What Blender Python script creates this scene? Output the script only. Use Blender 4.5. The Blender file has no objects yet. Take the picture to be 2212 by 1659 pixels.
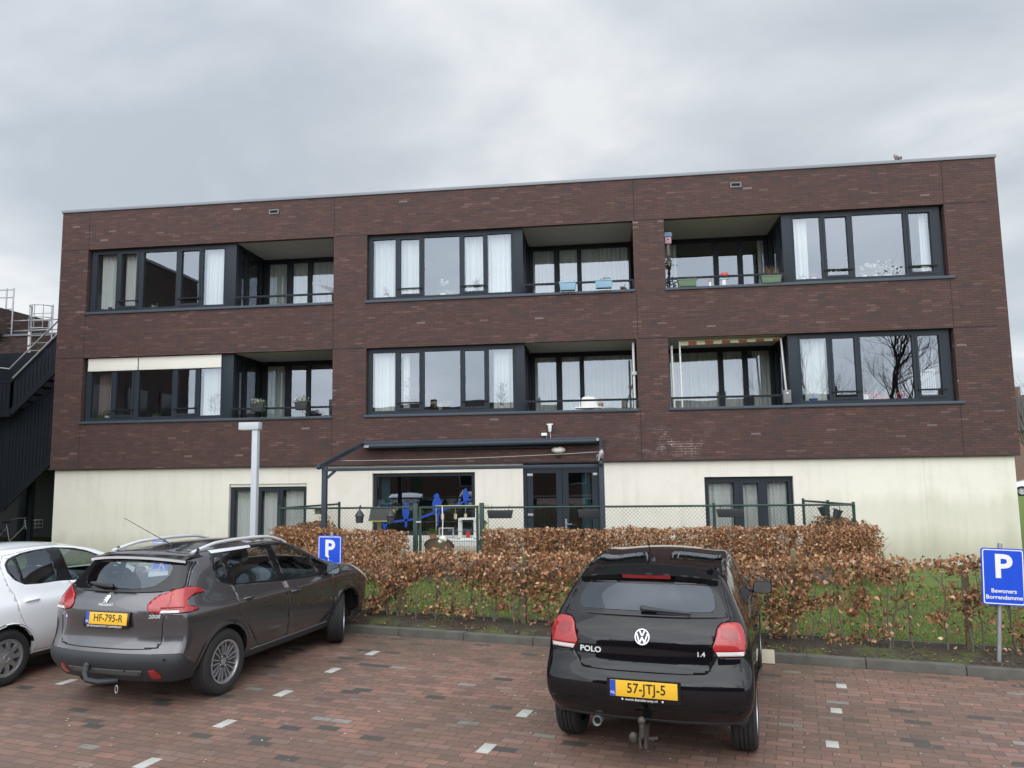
import bpy, bmesh, math, random
import numpy as np
from mathutils import Vector, Matrix
random.seed(7)
SC = bpy.context.scene
COL = SC.collection
R = math.radians
# ------------------------------------------------------------------ camera
cam_d = bpy.data.cameras.new("camera"); cam = bpy.data.objects.new("camera", cam_d); COL.objects.link(cam)
SC.camera = cam
cam_d.sensor_width = 36.0; cam_d.sensor_fit = 'HORIZONTAL'
cam_d.lens = 1640.0 / 2212.0 * 36.0
cam_d.clip_start = 0.1; cam_d.clip_end = 2000
def cam_basis(yaw, pitch, roll):
    f = Vector((math.sin(yaw)*math.cos(pitch), math.cos(yaw)*math.cos(pitch), math.sin(pitch)))
    r = Vector((math.cos(yaw), -math.sin(yaw), 0)); u = r.cross(f)
    c, s = math.cos(roll), math.sin(roll)
    return c*r + s*u, -s*r + c*u, f
cr, cu, cf = cam_basis(-0.1230, 0.1109, -0.0145)
CAM = Vector((0, -18.026, 2.32))
cam.matrix_world = Matrix(((cr.x, cu.x, -cf.x, CAM.x), (cr.y, cu.y, -cf.y, CAM.y), (cr.z, cu.z, -cf.z, CAM.z), (0, 0, 0, 1)))
# ------------------------------------------------------------------ render settings
SC.view_settings.view_transform = 'Standard'; SC.view_settings.look = 'None'
SC.view_settings.exposure = 0.35; SC.view_settings.gamma = 1.0
SC.cycles.max_bounces = 10; SC.cycles.transparent_max_bounces = 24
SC.cycles.caustics_reflective = False; SC.cycles.caustics_refractive = False
SC.cycles.use_denoising = True
SC.cycles.sample_clamp_indirect = 6
# ------------------------------------------------------------------ light
SUN_DIR = Vector((-0.02, -0.74, 0.60)).normalized()      # towards the sun, high behind the photographer
SUN_EL = math.asin(SUN_DIR.z); SUN_AZ = math.atan2(SUN_DIR.x, SUN_DIR.y)
sun_d = bpy.data.lights.new("sun", 'SUN'); sun = bpy.data.objects.new("sun", sun_d); COL.objects.link(sun)
sun_d.energy = 1.15; sun_d.angle = R(100); sun_d.color = (1.0, 0.96, 0.90)
sun.rotation_euler = SUN_DIR.to_track_quat('Z', 'Y').to_euler()
W = bpy.data.worlds.new("World"); SC.world = W; W.use_nodes = True
nt = W.node_tree; nt.nodes.clear()
def wn(t, **k):
    n = nt.nodes.new(t)
    for a, v in k.items(): setattr(n, a, v)
    return n
def wl(a, b): nt.links.new(a, b)
def wmath(op, a, b=None, clamp=False):
    n = wn('ShaderNodeMath', operation=op, use_clamp=clamp)
    for i, v in enumerate((a, b)):
        if v is None: continue
        if isinstance(v, (int, float)): n.inputs[i].default_value = v
        else: wl(v, n.inputs[i])
    return n.outputs[0]
sky = wn('ShaderNodeTexSky', sky_type='NISHITA', sun_disc=False, sun_elevation=SUN_EL, sun_rotation=SUN_AZ)
tc = wn('ShaderNodeTexCoord'); sp = wn('ShaderNodeSeparateXYZ'); wl(tc.outputs['Generated'], sp.inputs[0])
zc = wmath('ADD', wmath('MAXIMUM', sp.outputs[2], 0.0), 0.30)
cx = wn('ShaderNodeCombineXYZ'); wl(wmath('DIVIDE', sp.outputs[0], zc), cx.inputs[0]); wl(wmath('DIVIDE', sp.outputs[1], zc), cx.inputs[1])
mp = wn('ShaderNodeMapping'); wl(cx.outputs[0], mp.inputs[0]); mp.inputs['Rotation'].default_value = (0, 0, 0.9); mp.inputs['Scale'].default_value = (1.0, 1.25, 1.0)
mp.inputs['Location'].default_value = (3.1, 1.7, 0)
n1 = wn('ShaderNodeTexNoise'); wl(mp.outputs[0], n1.inputs['Vector']); n1.inputs['Scale'].default_value = 1.75; n1.inputs['Detail'].default_value = 7; n1.inputs['Roughness'].default_value = 0.50; n1.inputs['Distortion'].default_value = 0.3
n2 = wn('ShaderNodeTexNoise'); wl(cx.outputs[0], n2.inputs['Vector']); n2.inputs['Scale'].default_value = 0.7; n2.inputs['Detail'].default_value = 3
cl = wn('ShaderNodeValToRGB'); wl(wmath('ADD', wmath('MULTIPLY', n1.outputs['Fac'], 0.85), wmath('MULTIPLY', n2.outputs['Fac'], 0.15)), cl.inputs[0])
e = cl.color_ramp.elements
e[0].position = 0.38; e[0].color = (5.6, 6.2, 6.85, 1)
e[1].position = 0.64; e[1].color = (9.3, 9.55, 9.8, 1)
k = e.new(0.48); k.color = (6.6, 7.15, 7.7, 1)
k = e.new(0.56); k.color = (7.7, 8.15, 8.6, 1)
mix = wn('ShaderNodeMix', data_type='RGBA'); mix.inputs[0].default_value = 0.93; wl(sky.outputs[0], mix.inputs[6]); wl(cl.outputs[0], mix.inputs[7])
# gain added to unseen sky behind the camera lights the facade; horizon lifted too
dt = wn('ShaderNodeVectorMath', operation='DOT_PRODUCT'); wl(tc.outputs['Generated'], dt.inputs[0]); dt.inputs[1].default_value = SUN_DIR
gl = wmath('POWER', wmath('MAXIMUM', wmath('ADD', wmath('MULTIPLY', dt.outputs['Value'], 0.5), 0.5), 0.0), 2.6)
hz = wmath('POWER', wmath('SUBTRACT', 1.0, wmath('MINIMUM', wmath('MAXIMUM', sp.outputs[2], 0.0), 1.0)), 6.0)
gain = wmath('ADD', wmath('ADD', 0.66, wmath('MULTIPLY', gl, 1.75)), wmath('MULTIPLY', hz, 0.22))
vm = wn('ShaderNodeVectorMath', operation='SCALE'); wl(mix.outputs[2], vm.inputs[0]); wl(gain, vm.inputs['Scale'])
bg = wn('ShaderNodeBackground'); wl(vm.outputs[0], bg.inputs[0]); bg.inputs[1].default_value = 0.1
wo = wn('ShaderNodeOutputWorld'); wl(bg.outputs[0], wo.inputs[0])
# ------------------------------------------------------------------ materials
class NT:
    def __init__(s, name):
        s.m = bpy.data.materials.new(name); s.m.use_nodes = True; s.t = s.m.node_tree
        s.b = s.t.nodes['Principled BSDF']; s.o = s.t.nodes['Material Output']
    def n(s, t, ins=None, **k):
        n = s.t.nodes.new(t)
        for a, v in k.items(): setattr(n, a, v)
        for a, v in (ins or {}).items(): s.put(n.inputs[a], v)
        return n
    def put(s, sock, v):
        if hasattr(v, 'is_output'): s.t.links.new(v, sock)
        else: sock.default_value = v
    def math(s, op, a, b=0.0, c=0.0, clamp=False):
        n = s.n('ShaderNodeMath', operation=op, use_clamp=clamp)
        s.put(n.inputs[0], a); s.put(n.inputs[1], b); s.put(n.inputs[2], c); return n.outputs[0]
    def mix(s, f, a, b, mode='MIX'):
        n = s.n('ShaderNodeMix', data_type='RGBA', blend_type=mode)
        s.put(n.inputs[0], f); s.put(n.inputs[6], a if hasattr(a, 'is_output') else (*a, 1)[:4]); s.put(n.inputs[7], b if hasattr(b, 'is_output') else (*b, 1)[:4]); return n.outputs[2]
    def ramp(s, f, stops, interp='LINEAR'):
        n = s.n('ShaderNodeValToRGB'); s.put(n.inputs[0], f); n.color_ramp.interpolation = interp
        el = n.color_ramp.elements
        while len(el) > 1: el.remove(el[-1])
        for i, (p, c) in enumerate(stops):
            k = el[0] if i == 0 else el.new(p)
            k.position = p; k.color = (*c, 1) if len(c) == 3 else c
        return n.outputs[0]
    def obj(s): return s.n('ShaderNodeTexCoord').outputs['Object']
    def pos(s): return s.n('ShaderNodeNewGeometry').outputs['Position']
    def noise(s, scale, vec=None, detail=4, rough=0.55, dist=0.0):
        n = s.n('ShaderNodeTexNoise', {'Scale': scale, 'Detail': detail, 'Roughness': rough, 'Distortion': dist})
        s.put(n.inputs['Vector'], vec if vec is not None else s.pos()); return n.outputs['Fac']
    def bump(s, h, strength=0.3, dist=0.01):
        n = s.n('ShaderNodeBump', {'Strength': strength, 'Distance': dist, 'Height': h}); s.put(s.b.inputs['Normal'], n.outputs[0]); return n
    def set(s, **k):
        for a, v in k.items():
            key = {'col': 'Base Color', 'rough': 'Roughness', 'metal': 'Metallic', 'spec': 'Specular IOR Level', 'coat': 'Coat Weight', 'coatr': 'Coat Roughness', 'trans': 'Transmission Weight', 'alpha': 'Alpha', 'sheen': 'Sheen Weight', 'emit': 'Emission Color', 'estr': 'Emission Strength', 'ior': 'IOR'}[a]
            if a in ('col', 'emit') and not hasattr(v, 'is_output'): v = (*v, 1)[:4]
            s.put(s.b.inputs[key], v)
        return s
MATS = {}
def plain(name, col, rough=0.5, metal=0.0, vary=0.12, scale=6.0, spec=0.5, coat=0.0, bump=0.0):
    if name in MATS: return MATS[name]
    t = NT(name); f = t.noise(scale, t.obj(), 5)
    c = t.mix(f, tuple(x*(1-vary) for x in col), tuple(min(1, x*(1+vary)) for x in col))
    t.set(col=c, rough=t.math('ADD', rough-0.06, t.math('MULTIPLY', f, 0.12)), metal=metal, spec=spec, coat=coat)
    if bump: t.bump(t.noise(scale*12, t.obj(), 3), bump, 0.003)
    MATS[name] = t.m; return t.m
# ------------------------------------------------------------------ mesh builder
class MB:
    def __init__(s): s.v = []; s.f = []; s.mi = []
    def add(s, vs, fs, mi=0):
        b = len(s.v); s.v += [tuple(v) for v in vs]; s.f += [tuple(b+i for i in f) for f in fs]; s.mi += [mi]*len(fs); return s
    def quad(s, a, b, c, d, mi=0): return s.add([a, b, c, d], [(0, 1, 2, 3)], mi)
    def box(s, x0, x1, y0, y1, z0, z1, mi=0, M=None):
        vs = [Vector((x, y, z)) for z in (z0, z1) for y in (y0, y1) for x in (x0, x1)]
        if M: vs = [M @ v for v in vs]
        return s.add(vs, [(0, 2, 3, 1), (4, 5, 7, 6), (0, 1, 5, 4), (2, 6, 7, 3), (0, 4, 6, 2), (1, 3, 7, 5)], mi)
    def bar(s, p, q, w, h=None, mi=0, up=(0, 0, 1)):
        p, q = Vector(p), Vector(q); h = h or w; d = (q-p).normalized(); up = Vector(up)
        if abs(d.dot(up)) > 0.97: up = Vector((0, 1, 0))
        a = d.cross(up).normalized(); b = a.cross(d)
        vs = [c + a*sx*w/2 + b*sz*h/2 for c in (p, q) for sx, sz in ((-1, -1), (1, -1), (1, 1), (-1, 1))]
        return s.add(vs, [(0, 3, 2, 1), (4, 5, 6, 7), (0, 1, 5, 4), (1, 2, 6, 5), (2, 3, 7, 6), (3, 0, 4, 7)], mi)
    def tube(s, pts, r, n=8, mi=0, cap=True):
        pts = [Vector(p) for p in pts]; rr = r if isinstance(r, (list, tuple)) else [r]*len(pts)
        vs = []; fs = []; pa = None
        for i, p in enumerate(pts):
            d = (pts[min(i+1, len(pts)-1)] - pts[max(i-1, 0)]).normalized()
            if pa is None:
                a = d.cross(Vector((0, 0, 1)) if abs(d.z) < 0.9 else Vector((1, 0, 0))).normalized()
            else:
                a = (pa - d*pa.dot(d)).normalized()
            pa = a; b = d.cross(a)
            for k in range(n):
                t = 2*math.pi*k/n; vs.append(p + (a*math.cos(t) + b*math.sin(t))*rr[i])
        for i in range(len(pts)-1):
            for k in range(n):
                fs.append((i*n+k, i*n+(k+1) % n, (i+1)*n+(k+1) % n, (i+1)*n+k))
        if cap: fs.append(tuple(range(n-1, -1, -1))); fs.append(tuple((len(pts)-1)*n+k for k in range(n)))
        return s.add(vs, fs, mi)
    def lathe(s, prof, n=24, M=None, mi=0, closed=False):      # prof [(r, h)] about local z
        vs = []; fs = []; m = len(prof)
        for k in range(n):
            t = 2*math.pi*k/n
            for r, h in prof:
                v = Vector((r*math.cos(t), r*math.sin(t), h)); vs.append(M @ v if M else v)
        for k in range(n):
            k2 = (k+1) % n
            for i in range(m if closed else m-1):
                j = (i+1) % m; fs.append((k*m+i, k2*m+i, k2*m+j, k*m+j))
        return s.add(vs, fs, mi)
    def prism(s, poly, t, M=None, mi=0):      # poly in local xy, thickness t along z
        n = len(poly); vs = [Vector((x, y, 0)) for x, y in poly] + [Vector((x, y, t)) for x, y in poly]
        if M: vs = [M @ v for v in vs]
        return s.add(vs, [tuple(range(n-1, -1, -1)), tuple(range(n, 2*n))] + [(i, (i+1) % n, n+(i+1) % n, n+i) for i in range(n)], mi)
    def sphere(s, c, r, n=10, m=6, mi=0, sc=(1, 1, 1)):
        prof = [(r*math.sin(math.pi*i/m), -r*math.cos(math.pi*i/m)) for i in range(m+1)]
        prof[0] = (r*0.01, -r); prof[-1] = (r*0.01, r)
        M = Matrix.Translation(Vector(c)) @ Matrix.Diagonal((*sc, 1)); return s.lathe(prof, n, M, mi)
    def build(s, name, mat, parent=None, smooth=False, bevel=0, sharp=35, loc=None):
        me = bpy.data.meshes.new(name); me.from_pydata(s.v, [], s.f)
        for m in (mat if isinstance(mat, (list, tuple)) else [mat]): me.materials.append(m)
        if any(s.mi): me.polygons.foreach_set('material_index', s.mi)
        if bevel:
            bm = bmesh.new(); bm.from_mesh(me)
            bmesh.ops.remove_doubles(bm, verts=bm.verts, dist=1e-5)
            ed = [e for e in bm.edges if len(e.link_faces) == 2 and e.calc_face_angle(0) > R(40)]
            bmesh.ops.bevel(bm, geom=ed, offset=bevel, segments=2, affect='EDGES', profile=0.6, clamp_overlap=True)
            bm.to_mesh(me); bm.free(); smooth = True
        me.update()
        if smooth:
            bm = bmesh.new(); bm.from_mesh(me)
            bmesh.ops.recalc_face_normals(bm, faces=bm.faces)
            for f in bm.faces: f.smooth = True
            for e_ in bm.edges: e_.smooth = not (len(e_.link_faces) == 2 and e_.calc_face_angle(0) > R(sharp))
            bm.to_mesh(me); bm.free()
        return link(name, me, parent, loc)
def link(name, me, parent=None, loc=None):
    o = bpy.data.objects.new(name, me); COL.objects.link(o)
    if parent: o.parent = parent
    if loc is not None: o.location = loc
    return o
def thing(name, label, cat, loc=(0, 0, 0), rz=0, group=None):
    o = bpy.data.objects.new(name, None); COL.objects.link(o); o.empty_display_size = 0.1
    o.location = loc; o.rotation_euler = (0, 0, rz); return tag(o, label, cat, group)
def tag(o, label=None, cat=None, group=None, kind=None):
    if label: o['label'] = label
    if cat: o['category'] = cat
    if group: o['group'] = group
    if kind: o['kind'] = kind
    return o
def struct(o): o['kind'] = 'structure'; return o
def copy_tree(o, parent=None):
    c = o.copy(); COL.objects.link(c)
    if parent: c.parent = parent
    for ch in list(o.children): copy_tree(ch, c)
    return c
def text(name, body, size, mat, parent, M, extrude=0.002, align='CENTER', bold=0.0, shear=0.0, space=1.0, xs=1.0):
    cu_ = bpy.data.curves.new(name, 'FONT'); cu_.body = body; cu_.size = size; cu_.extrude = extrude; cu_.offset = bold
    cu_.align_x = align; cu_.align_y = 'CENTER'; cu_.shear = shear; cu_.space_character = space; cu_.resolution_u = 3
    tmp = bpy.data.objects.new(name, cu_); COL.objects.link(tmp)
    dg = bpy.context.evaluated_depsgraph_get(); me = bpy.data.meshes.new_from_object(tmp.evaluated_get(dg))
    bpy.data.objects.remove(tmp); bpy.data.curves.remove(cu_)
    if xs != 1.0: me.transform(Matrix.Diagonal((xs, 1, 1, 1)))
    me.transform(M); me.name = name; me.materials.clear(); me.materials.append(mat)
    return link(name, me, parent)
def grid_holes(mb, x0, x1, z0, z1, holes, yf, yb, mi=0, back=False):
    """flat wall in the xz plane (facing -y) with rectangular holes; reveals run from yf to yb"""
    xs = sorted({x0, x1, *[h[0] for h in holes], *[h[1] for h in holes]}); zs = sorted({z0, z1, *[h[2] for h in holes], *[h[3] for h in holes]})
    for i in range(len(xs)-1):
        for j in range(len(zs)-1):
            cx_, cz_ = (xs[i]+xs[i+1])/2, (zs[j]+zs[j+1])/2
            if any(h[0] < cx_ < h[1] and h[2] < cz_ < h[3] for h in holes): continue
            mb.quad((xs[i], yf, zs[j]), (xs[i+1], yf, zs[j]), (xs[i+1], yf, zs[j+1]), (xs[i], yf, zs[j+1]), mi)
            if back: mb.quad((xs[i], yb, zs[j]), (xs[i], yb, zs[j+1]), (xs[i+1], yb, zs[j+1]), (xs[i+1], yb, zs[j]), mi)
    for a, b, c, d in holes:
        mb.quad((a, yf, c), (a, yf, d), (a, yb, d), (a, yb, c), mi); mb.quad((b, yf, d), (b, yf, c), (b, yb, c), (b, yb, d), mi)
        mb.quad((a, yf, d), (b, yf, d), (b, yb, d), (a, yb, d), mi); mb.quad((b, yf, c), (a, yf, c), (a, yb, c), (b, yb, c), mi)
    if back:
        mb.quad((x0, yf, z0), (x0, yf, z1), (x0, yb, z1), (x0, yb, z0), mi); mb.quad((x1, yf, z1), (x1, yf, z0), (x1, yb, z0), (x1, yb, z1), mi)
        mb.quad((x0, yf, z1), (x1, yf, z1), (x1, yb, z1), (x0, yb, z1), mi); mb.quad((x1, yf, z0), (x0, yf, z0), (x0, yb, z0), (x1, yb, z0), mi)
    return mb
# ------------------------------------------------------------------ building materials
def brick_mat(name, stops, mortar, bw, bh, ms, vec='xz', rot=0.0, off=0.5, rough=0.85, bump=0.5, extra=None, squash=1.0):
    t = NT(name); p = t.pos(); s = t.n('ShaderNodeSeparateXYZ', {0: p})
    if vec == 'xz':
        v = t.n('ShaderNodeCombineXYZ', {0: t.math('ADD', s.outputs[0], s.outputs[1]), 1: s.outputs[2]}).outputs[0]
    else:
        v = t.n('ShaderNodeMapping', {'Vector': p, 'Rotation': (0, 0, rot)}).outputs[0]
    wob = t.n('ShaderNodeTexNoise', {'Vector': v, 'Scale': 9.0, 'Detail': 2}).outputs['Color']
    wv = t.n('ShaderNodeVectorMath', {0: wob, 1: (0.5, 0.5, 0.5)}, operation='SUBTRACT').outputs[0]
    wv = t.n('ShaderNodeVectorMath', {0: wv}, operation='SCALE'); t.put(wv.inputs['Scale'], bh*0.12)
    v = t.n('ShaderNodeVectorMath', {0: v, 1: wv.outputs[0]}, operation='ADD').outputs[0]
    b = t.n('ShaderNodeTexBrick', {'Vector': v, 'Color1': (0, 0, 0, 1), 'Color2': (1, 1, 1, 1), 'Mortar': (0.5, 0.5, 0.5, 1), 'Scale': 1.0, 'Mortar Size': ms, 'Mortar Smooth': 0.25, 'Bias': 0.0, 'Brick Width': bw, 'Row Height': bh}, offset=off, offset_frequency=2)
    col = t.ramp(b.outputs['Color'], stops)
    big = t.noise(0.55, v, 5); fine = t.noise(30, v, 4)
    col = t.mix(t.math('MULTIPLY', t.math('SUBTRACT', big, 0.35, clamp=True), 0.9, clamp=True), col, tuple(c*0.72 for c in stops[1][1]))
    col = t.mix(0.35, col, t.ramp(fine, [(0.3, (0.55,)*3), (0.7, (1.35,)*3)]), 'MULTIPLY')
    m = t.mix(t.math('MULTIPLY', t.noise(3, v, 3), 0.6), mortar, tuple(c*0.6 for c in mortar))
    col = t.mix(b.outputs['Fac'], col, m)
    if extra: col = extra(t, col, s, b, v)
    t.set(col=col, rough=t.math('ADD', rough-0.1, t.math('MULTIPLY', fine, 0.2)))
    h = t.math('ADD', t.math('MULTIPLY', t.math('SUBTRACT', 1.0, b.outputs['Fac']), 1.0), t.math('MULTIPLY', fine, 0.35))
    t.bump(h, bump, 0.006)
    MATS[name] = t.m; return t.m
def facade_stains(t, col, s, b, v):
    # lime bloom on the joints over the terrace
    n = t.noise(1.7, v, 5, 0.65); m = t.math('MULTIPLY', t.math('MULTIPLY', t.math('SUBTRACT', n, 0.52, clamp=True), 9.0, clamp=True), b.outputs['Fac'])
    bx = t.math('MULTIPLY', t.math('SUBTRACT', 1.0, t.math('MULTIPLY', t.math('ABSOLUTE', t.math('SUBTRACT', s.outputs[0], 1.3)), 0.55), clamp=True), t.math('SUBTRACT', 1.0, t.math('MULTIPLY', t.math('ABSOLUTE', t.math('SUBTRACT', s.outputs[2], 2.85)), 1.9), clamp=True))
    return t.mix(t.math('MULTIPLY', t.math('MULTIPLY', m, bx), 1.2, clamp=True), col, (0.55, 0.5, 0.48))
M_BRICK = brick_mat('dark_brick', [(0.0, (0.056, 0.040, 0.039)), (0.12, (0.074, 0.040, 0.035)), (0.45, (0.086, 0.043, 0.037)), (0.80, (0.097, 0.047, 0.040)), (0.95, (0.116, 0.057, 0.047)), (0.9955, (0.15, 0.085, 0.07)), (0.998, (0.17, 0.135, 0.12)), (1.0, (0.20, 0.165, 0.15))], (0.040, 0.030, 0.029), 0.225, 0.0578, 0.0055, off=0.37, extra=facade_stains)
def stucco():
    t = NT('cream_stucco'); p = t.pos(); s = t.n('ShaderNodeSeparateXYZ', {0: p})
    st = t.n('ShaderNodeMapping', {'Vector': p, 'Scale': (2.6, 1, 0.35)}).outputs[0]
    n = t.noise(1.0, st, 6, 0.6); n2 = t.noise(0.6, p, 5); fine = t.noise(90, p, 3)
    c = t.mix(n2, (0.72, 0.675, 0.595), (0.80, 0.76, 0.685))
    # green algae film, below a rain-shadowed top strip, strongest at the right-hand end
    xg = t.math('ADD', t.math('MULTIPLY', t.math('MULTIPLY', t.math('SUBTRACT', s.outputs[0], 3.2), 0.22, clamp=True), 0.50), 0.16)
    lim = t.math('ADD', 1.72, t.math('MULTIPLY', t.math('SUBTRACT', n, 0.5), 0.9))
    zg = t.math('MULTIPLY', t.math('SUBTRACT', lim, s.outputs[2]), 3.2, clamp=True)
    a = t.math('MULTIPLY', t.math('MULTIPLY', xg, zg), t.math('ADD', 0.55, t.math('MULTIPLY', n, 0.9)), clamp=True)
    c = t.mix(a, c, (0.56, 0.545, 0.435))
    str_ = t.math('MULTIPLY', t.math('SUBTRACT', t.noise(1.0, t.n('ShaderNodeMapping', {'Vector': p, 'Scale': (5, 1, 0.35)}).outputs[0], 6, 0.65), 0.53, clamp=True), 3.0, clamp=True)
    c = t.mix(t.math('MULTIPLY', str_, 0.40), c, (0.42, 0.41, 0.34))
    smu = t.math('MULTIPLY', t.math('SUBTRACT', t.noise(1.9, p, 6, 0.7), 0.50, clamp=True), 2.6, clamp=True); c = t.mix(t.math('MULTIPLY', smu, 0.42), c, (0.50, 0.49, 0.41))
    spl = t.math('MULTIPLY', t.math('SUBTRACT', t.math('ADD', 0.55, t.math('MULTIPLY', n, 0.7)), s.outputs[2], clamp=True), 1.6, clamp=True); c = t.mix(t.math('MULTIPLY', spl, 0.6), c, (0.33, 0.32, 0.23))
    jo = t.math('SUBTRACT', t.math('ABSOLUTE', t.math('SUBTRACT', t.math('MODULO', t.math('ADD', s.outputs[0], 40.05), 4.28), 2.14)), 2.134); c = t.mix(t.math('MULTIPLY', t.math('MULTIPLY', jo, 400.0, clamp=True), 0.35), c, (0.40, 0.39, 0.33))
    t.set(col=c, rough=0.9, spec=0.25); t.bump(fine, 0.25, 0.004); return t.m
M_STUC = stucco()
M_FRAME = plain('anthracite_frame', (0.024, 0.031, 0.041), 0.5, vary=0.10, scale=3, spec=0.22)
M_FRAMED = plain('dark_anthracite', (0.014, 0.018, 0.024), 0.5, vary=0.1, scale=3, spec=0.2)
M_SILL = plain('slate_blue_sill', (0.060, 0.076, 0.098), 0.5, vary=0.10, scale=3, spec=0.3)
M_CAP = plain('zinc_edge', (0.20, 0.22, 0.25), 0.42, vary=0.1, scale=1.5)
M_SOFFIT = plain('soffit_panel', (0.50, 0.50, 0.47), 0.8, vary=0.1, scale=1.3)
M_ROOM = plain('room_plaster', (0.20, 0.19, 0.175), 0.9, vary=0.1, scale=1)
M_BLIND = plain('cream_screen', (0.80, 0.78, 0.70), 0.85, vary=0.04, scale=2)
M_DARK = plain('dark_void', (0.012, 0.012, 0.014), 0.9)
M_WHITE = plain('white_plastic', (0.78, 0.78, 0.76), 0.4, vary=0.05)
M_STEEL = plain('galvanised_steel', (0.42, 0.43, 0.45), 0.4, metal=0.6, vary=0.15, scale=8)
def glass_mat(name, tint, refl, rough=0.0, rip=0.0):
    t = NT(name); t.t.nodes.remove(t.b)
    tr = t.n('ShaderNodeBsdfTransparent', {0: (*tint, 1)}); gl_ = t.n('ShaderNodeBsdfGlossy', {'Color': (0.80, 0.88, 1.0, 1), 'Roughness': rough})
    if rip:
        b = t.n('ShaderNodeBump', {'Strength': 1.0, 'Distance': rip, 'Height': t.noise(1.6, t.pos(), 1)}); t.put(gl_.inputs['Normal'], b.outputs[0])
    fa = t.n('ShaderNodeLayerWeight', {'Blend': 0.5}).outputs['Facing']; r0 = refl + 0.045*(1-refl)
    f = t.math('ADD', r0, t.math('MULTIPLY', t.math('POWER', fa, 5.0), 1.0-r0), clamp=True)      # same from both sides of the sheet
    ms = t.n('ShaderNodeMixShader', {0: f, 1: tr.outputs[0], 2: gl_.outputs[0]}); t.put(t.o.inputs[0], ms.outputs[0]); return t.m
M_GLASS = glass_mat('coated_window_glass', (0.82, 0.86, 0.85), 0.13, rip=0.0006)
M_GLASSD = glass_mat('ground_floor_glass', (0.55, 0.60, 0.60), 0.14, rip=0.0006)
def curtain_mat(name, col, tr=0.35, open_=0.0):
    t = NT(name); t.t.nodes.remove(t.b)
    d = t.n('ShaderNodeBsdfDiffuse', {0: (*col, 1)}); l = t.n('ShaderNodeBsdfTranslucent', {0: (*col, 1)})
    m = t.n('ShaderNodeMixShader', {0: tr, 1: d.outputs[0], 2: l.outputs[0]})
    if open_:
        m = t.n('ShaderNodeMixShader', {0: open_, 1: m.outputs[0], 2: t.n('ShaderNodeBsdfTransparent').outputs[0]})
    t.put(t.o.inputs[0], m.outputs[0]); return t.m
M_CURT = curtain_mat('white_voile', (0.90, 0.90, 0.88), 0.25, 0.06)
M_SHEER = curtain_mat('grey_sheer', (0.88, 0.88, 0.85), 0.3, 0.10)
M_CURTB = curtain_mat('brown_curtain', (0.30, 0.22, 0.20), 0.2)
M_CURTT = curtain_mat('teal_curtain', (0.10, 0.22, 0.27), 0.2)
# ------------------------------------------------------------------ building
BLD = thing('apartment_building', 'three-storey apartment block of dark red-brown brick over a cream rendered ground floor', 'building')
ZB, ZT = 2.444, 9.34
X0, X1 = -14.24, 9.02
OP = [(a, b, z0, z1) for (a, b) in ((-13.46, -6.72), (-5.86, 0.76), (1.50, 7.84)) for (z0, z1) in ((3.63, 5.34), (6.49, 8.23))]
mb = MB(); grid_holes(mb, X0, X1, ZB, ZT-0.07, OP, 0.0, 0.14)
for x, sgn in ((X0, -1), (X1, 1)):
    q = [(x, 0, ZB), (x, 0, ZT-0.07), (x, 12, ZT-0.07), (x, 12, ZB)]; mb.quad(*(q if sgn < 0 else q[::-1]))
mb.quad((X0, 0, ZB), (X0, 0.6, ZB), (X1, 0.6, ZB), (X1, 0, ZB)); mb.quad((X1, 12, 0), (X0, 12, 0), (X0, 12, ZT-0.07), (X1, 12, ZT-0.07))
mb.build('brick_wall', M_BRICK, BLD)
GF = [(-9.40, -7.38, 0.12, 2.03), (-5.71, -3.17, 0.75, 2.25), (-2.01, -0.15, 0.08, 2.436), (2.21, 4.19, 0.12, 2.06)]
mb = MB(); grid_holes(mb, -14.16, 8.93, -0.1, ZB-0.001, GF, 0.09, 0.24)
mb.quad((-14.16, 0.09, -0.1), (-14.16, 0.09, ZB), (-14.16, 12, ZB), (-14.16, 12, -0.1)); mb.quad((8.93, 0.09, ZB), (8.93, 0.09, -0.1), (8.93, 12, -0.1), (8.93, 12, ZB))
mb.build('rendered_wall', M_STUC, BLD)
mb = MB(); mb.box(X0-0.03, X1+0.03, -0.03, 0.32, ZT-0.075, ZT); mb.box(X0-0.03, X0+0.3, 0.323, 12, ZT-0.075, ZT); mb.box(X1-0.3, X1+0.03, 0.323, 12, ZT-0.075, ZT)
mb.build('roof_edge', M_CAP, BLD, bevel=0.008)
MB().box(X0+0.02, X1-0.02, 0.02, 11.98, ZT-0.45, ZT-0.3).build('roof', M_DARK, BLD)
MB().box(X0+0.02, X1-0.02, -0.006, 0.0, ZB, ZB+0.018).build('base_flashing', M_FRAMED, BLD)
for x in (-6.715, 0.80, 7.85, -13.45):
    for a, b in ((8.23, ZT-0.08), (5.34, 6.49), (ZB+0.02, 3.63)): MB().box(x-0.006, x+0.006, -0.002, 0.01, a, b).build('expansion_joint', M_DARK, BLD)
for a, b in ((X0+0.03, -13.46), (-6.70, -5.87), (0.81, 1.49), (7.86, X1-0.25)):
    for z in (8.235, 5.345): MB().box(a, b, -0.002, 0.01, z-0.008, z+0.006).build('expansion_joint', M_DARK, BLD)
for x in (-8.33, 3.22):
    mb = MB(); grid_holes(mb, x-0.13, x+0.13, 8.91, 9.03, [(x-0.10, x+0.10, 8.935, 9.005)], -0.022, -0.004); mb.box(x-0.13, x+0.13, -0.021, -0.001, 8.905, 8.909)
    v_ = mb.build('wall_vent', plain('vent_concrete', (0.19, 0.19, 0.19), 0.8), BLD)
    MB().quad((x-0.10, -0.005, 8.935), (x+0.10, -0.005, 8.935), (x+0.10, -0.005, 9.005), (x-0.10, -0.005, 9.005)).build('opening_shade', M_DARK, v_)  # flat dark quad stands in for the shade inside the vent
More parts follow.
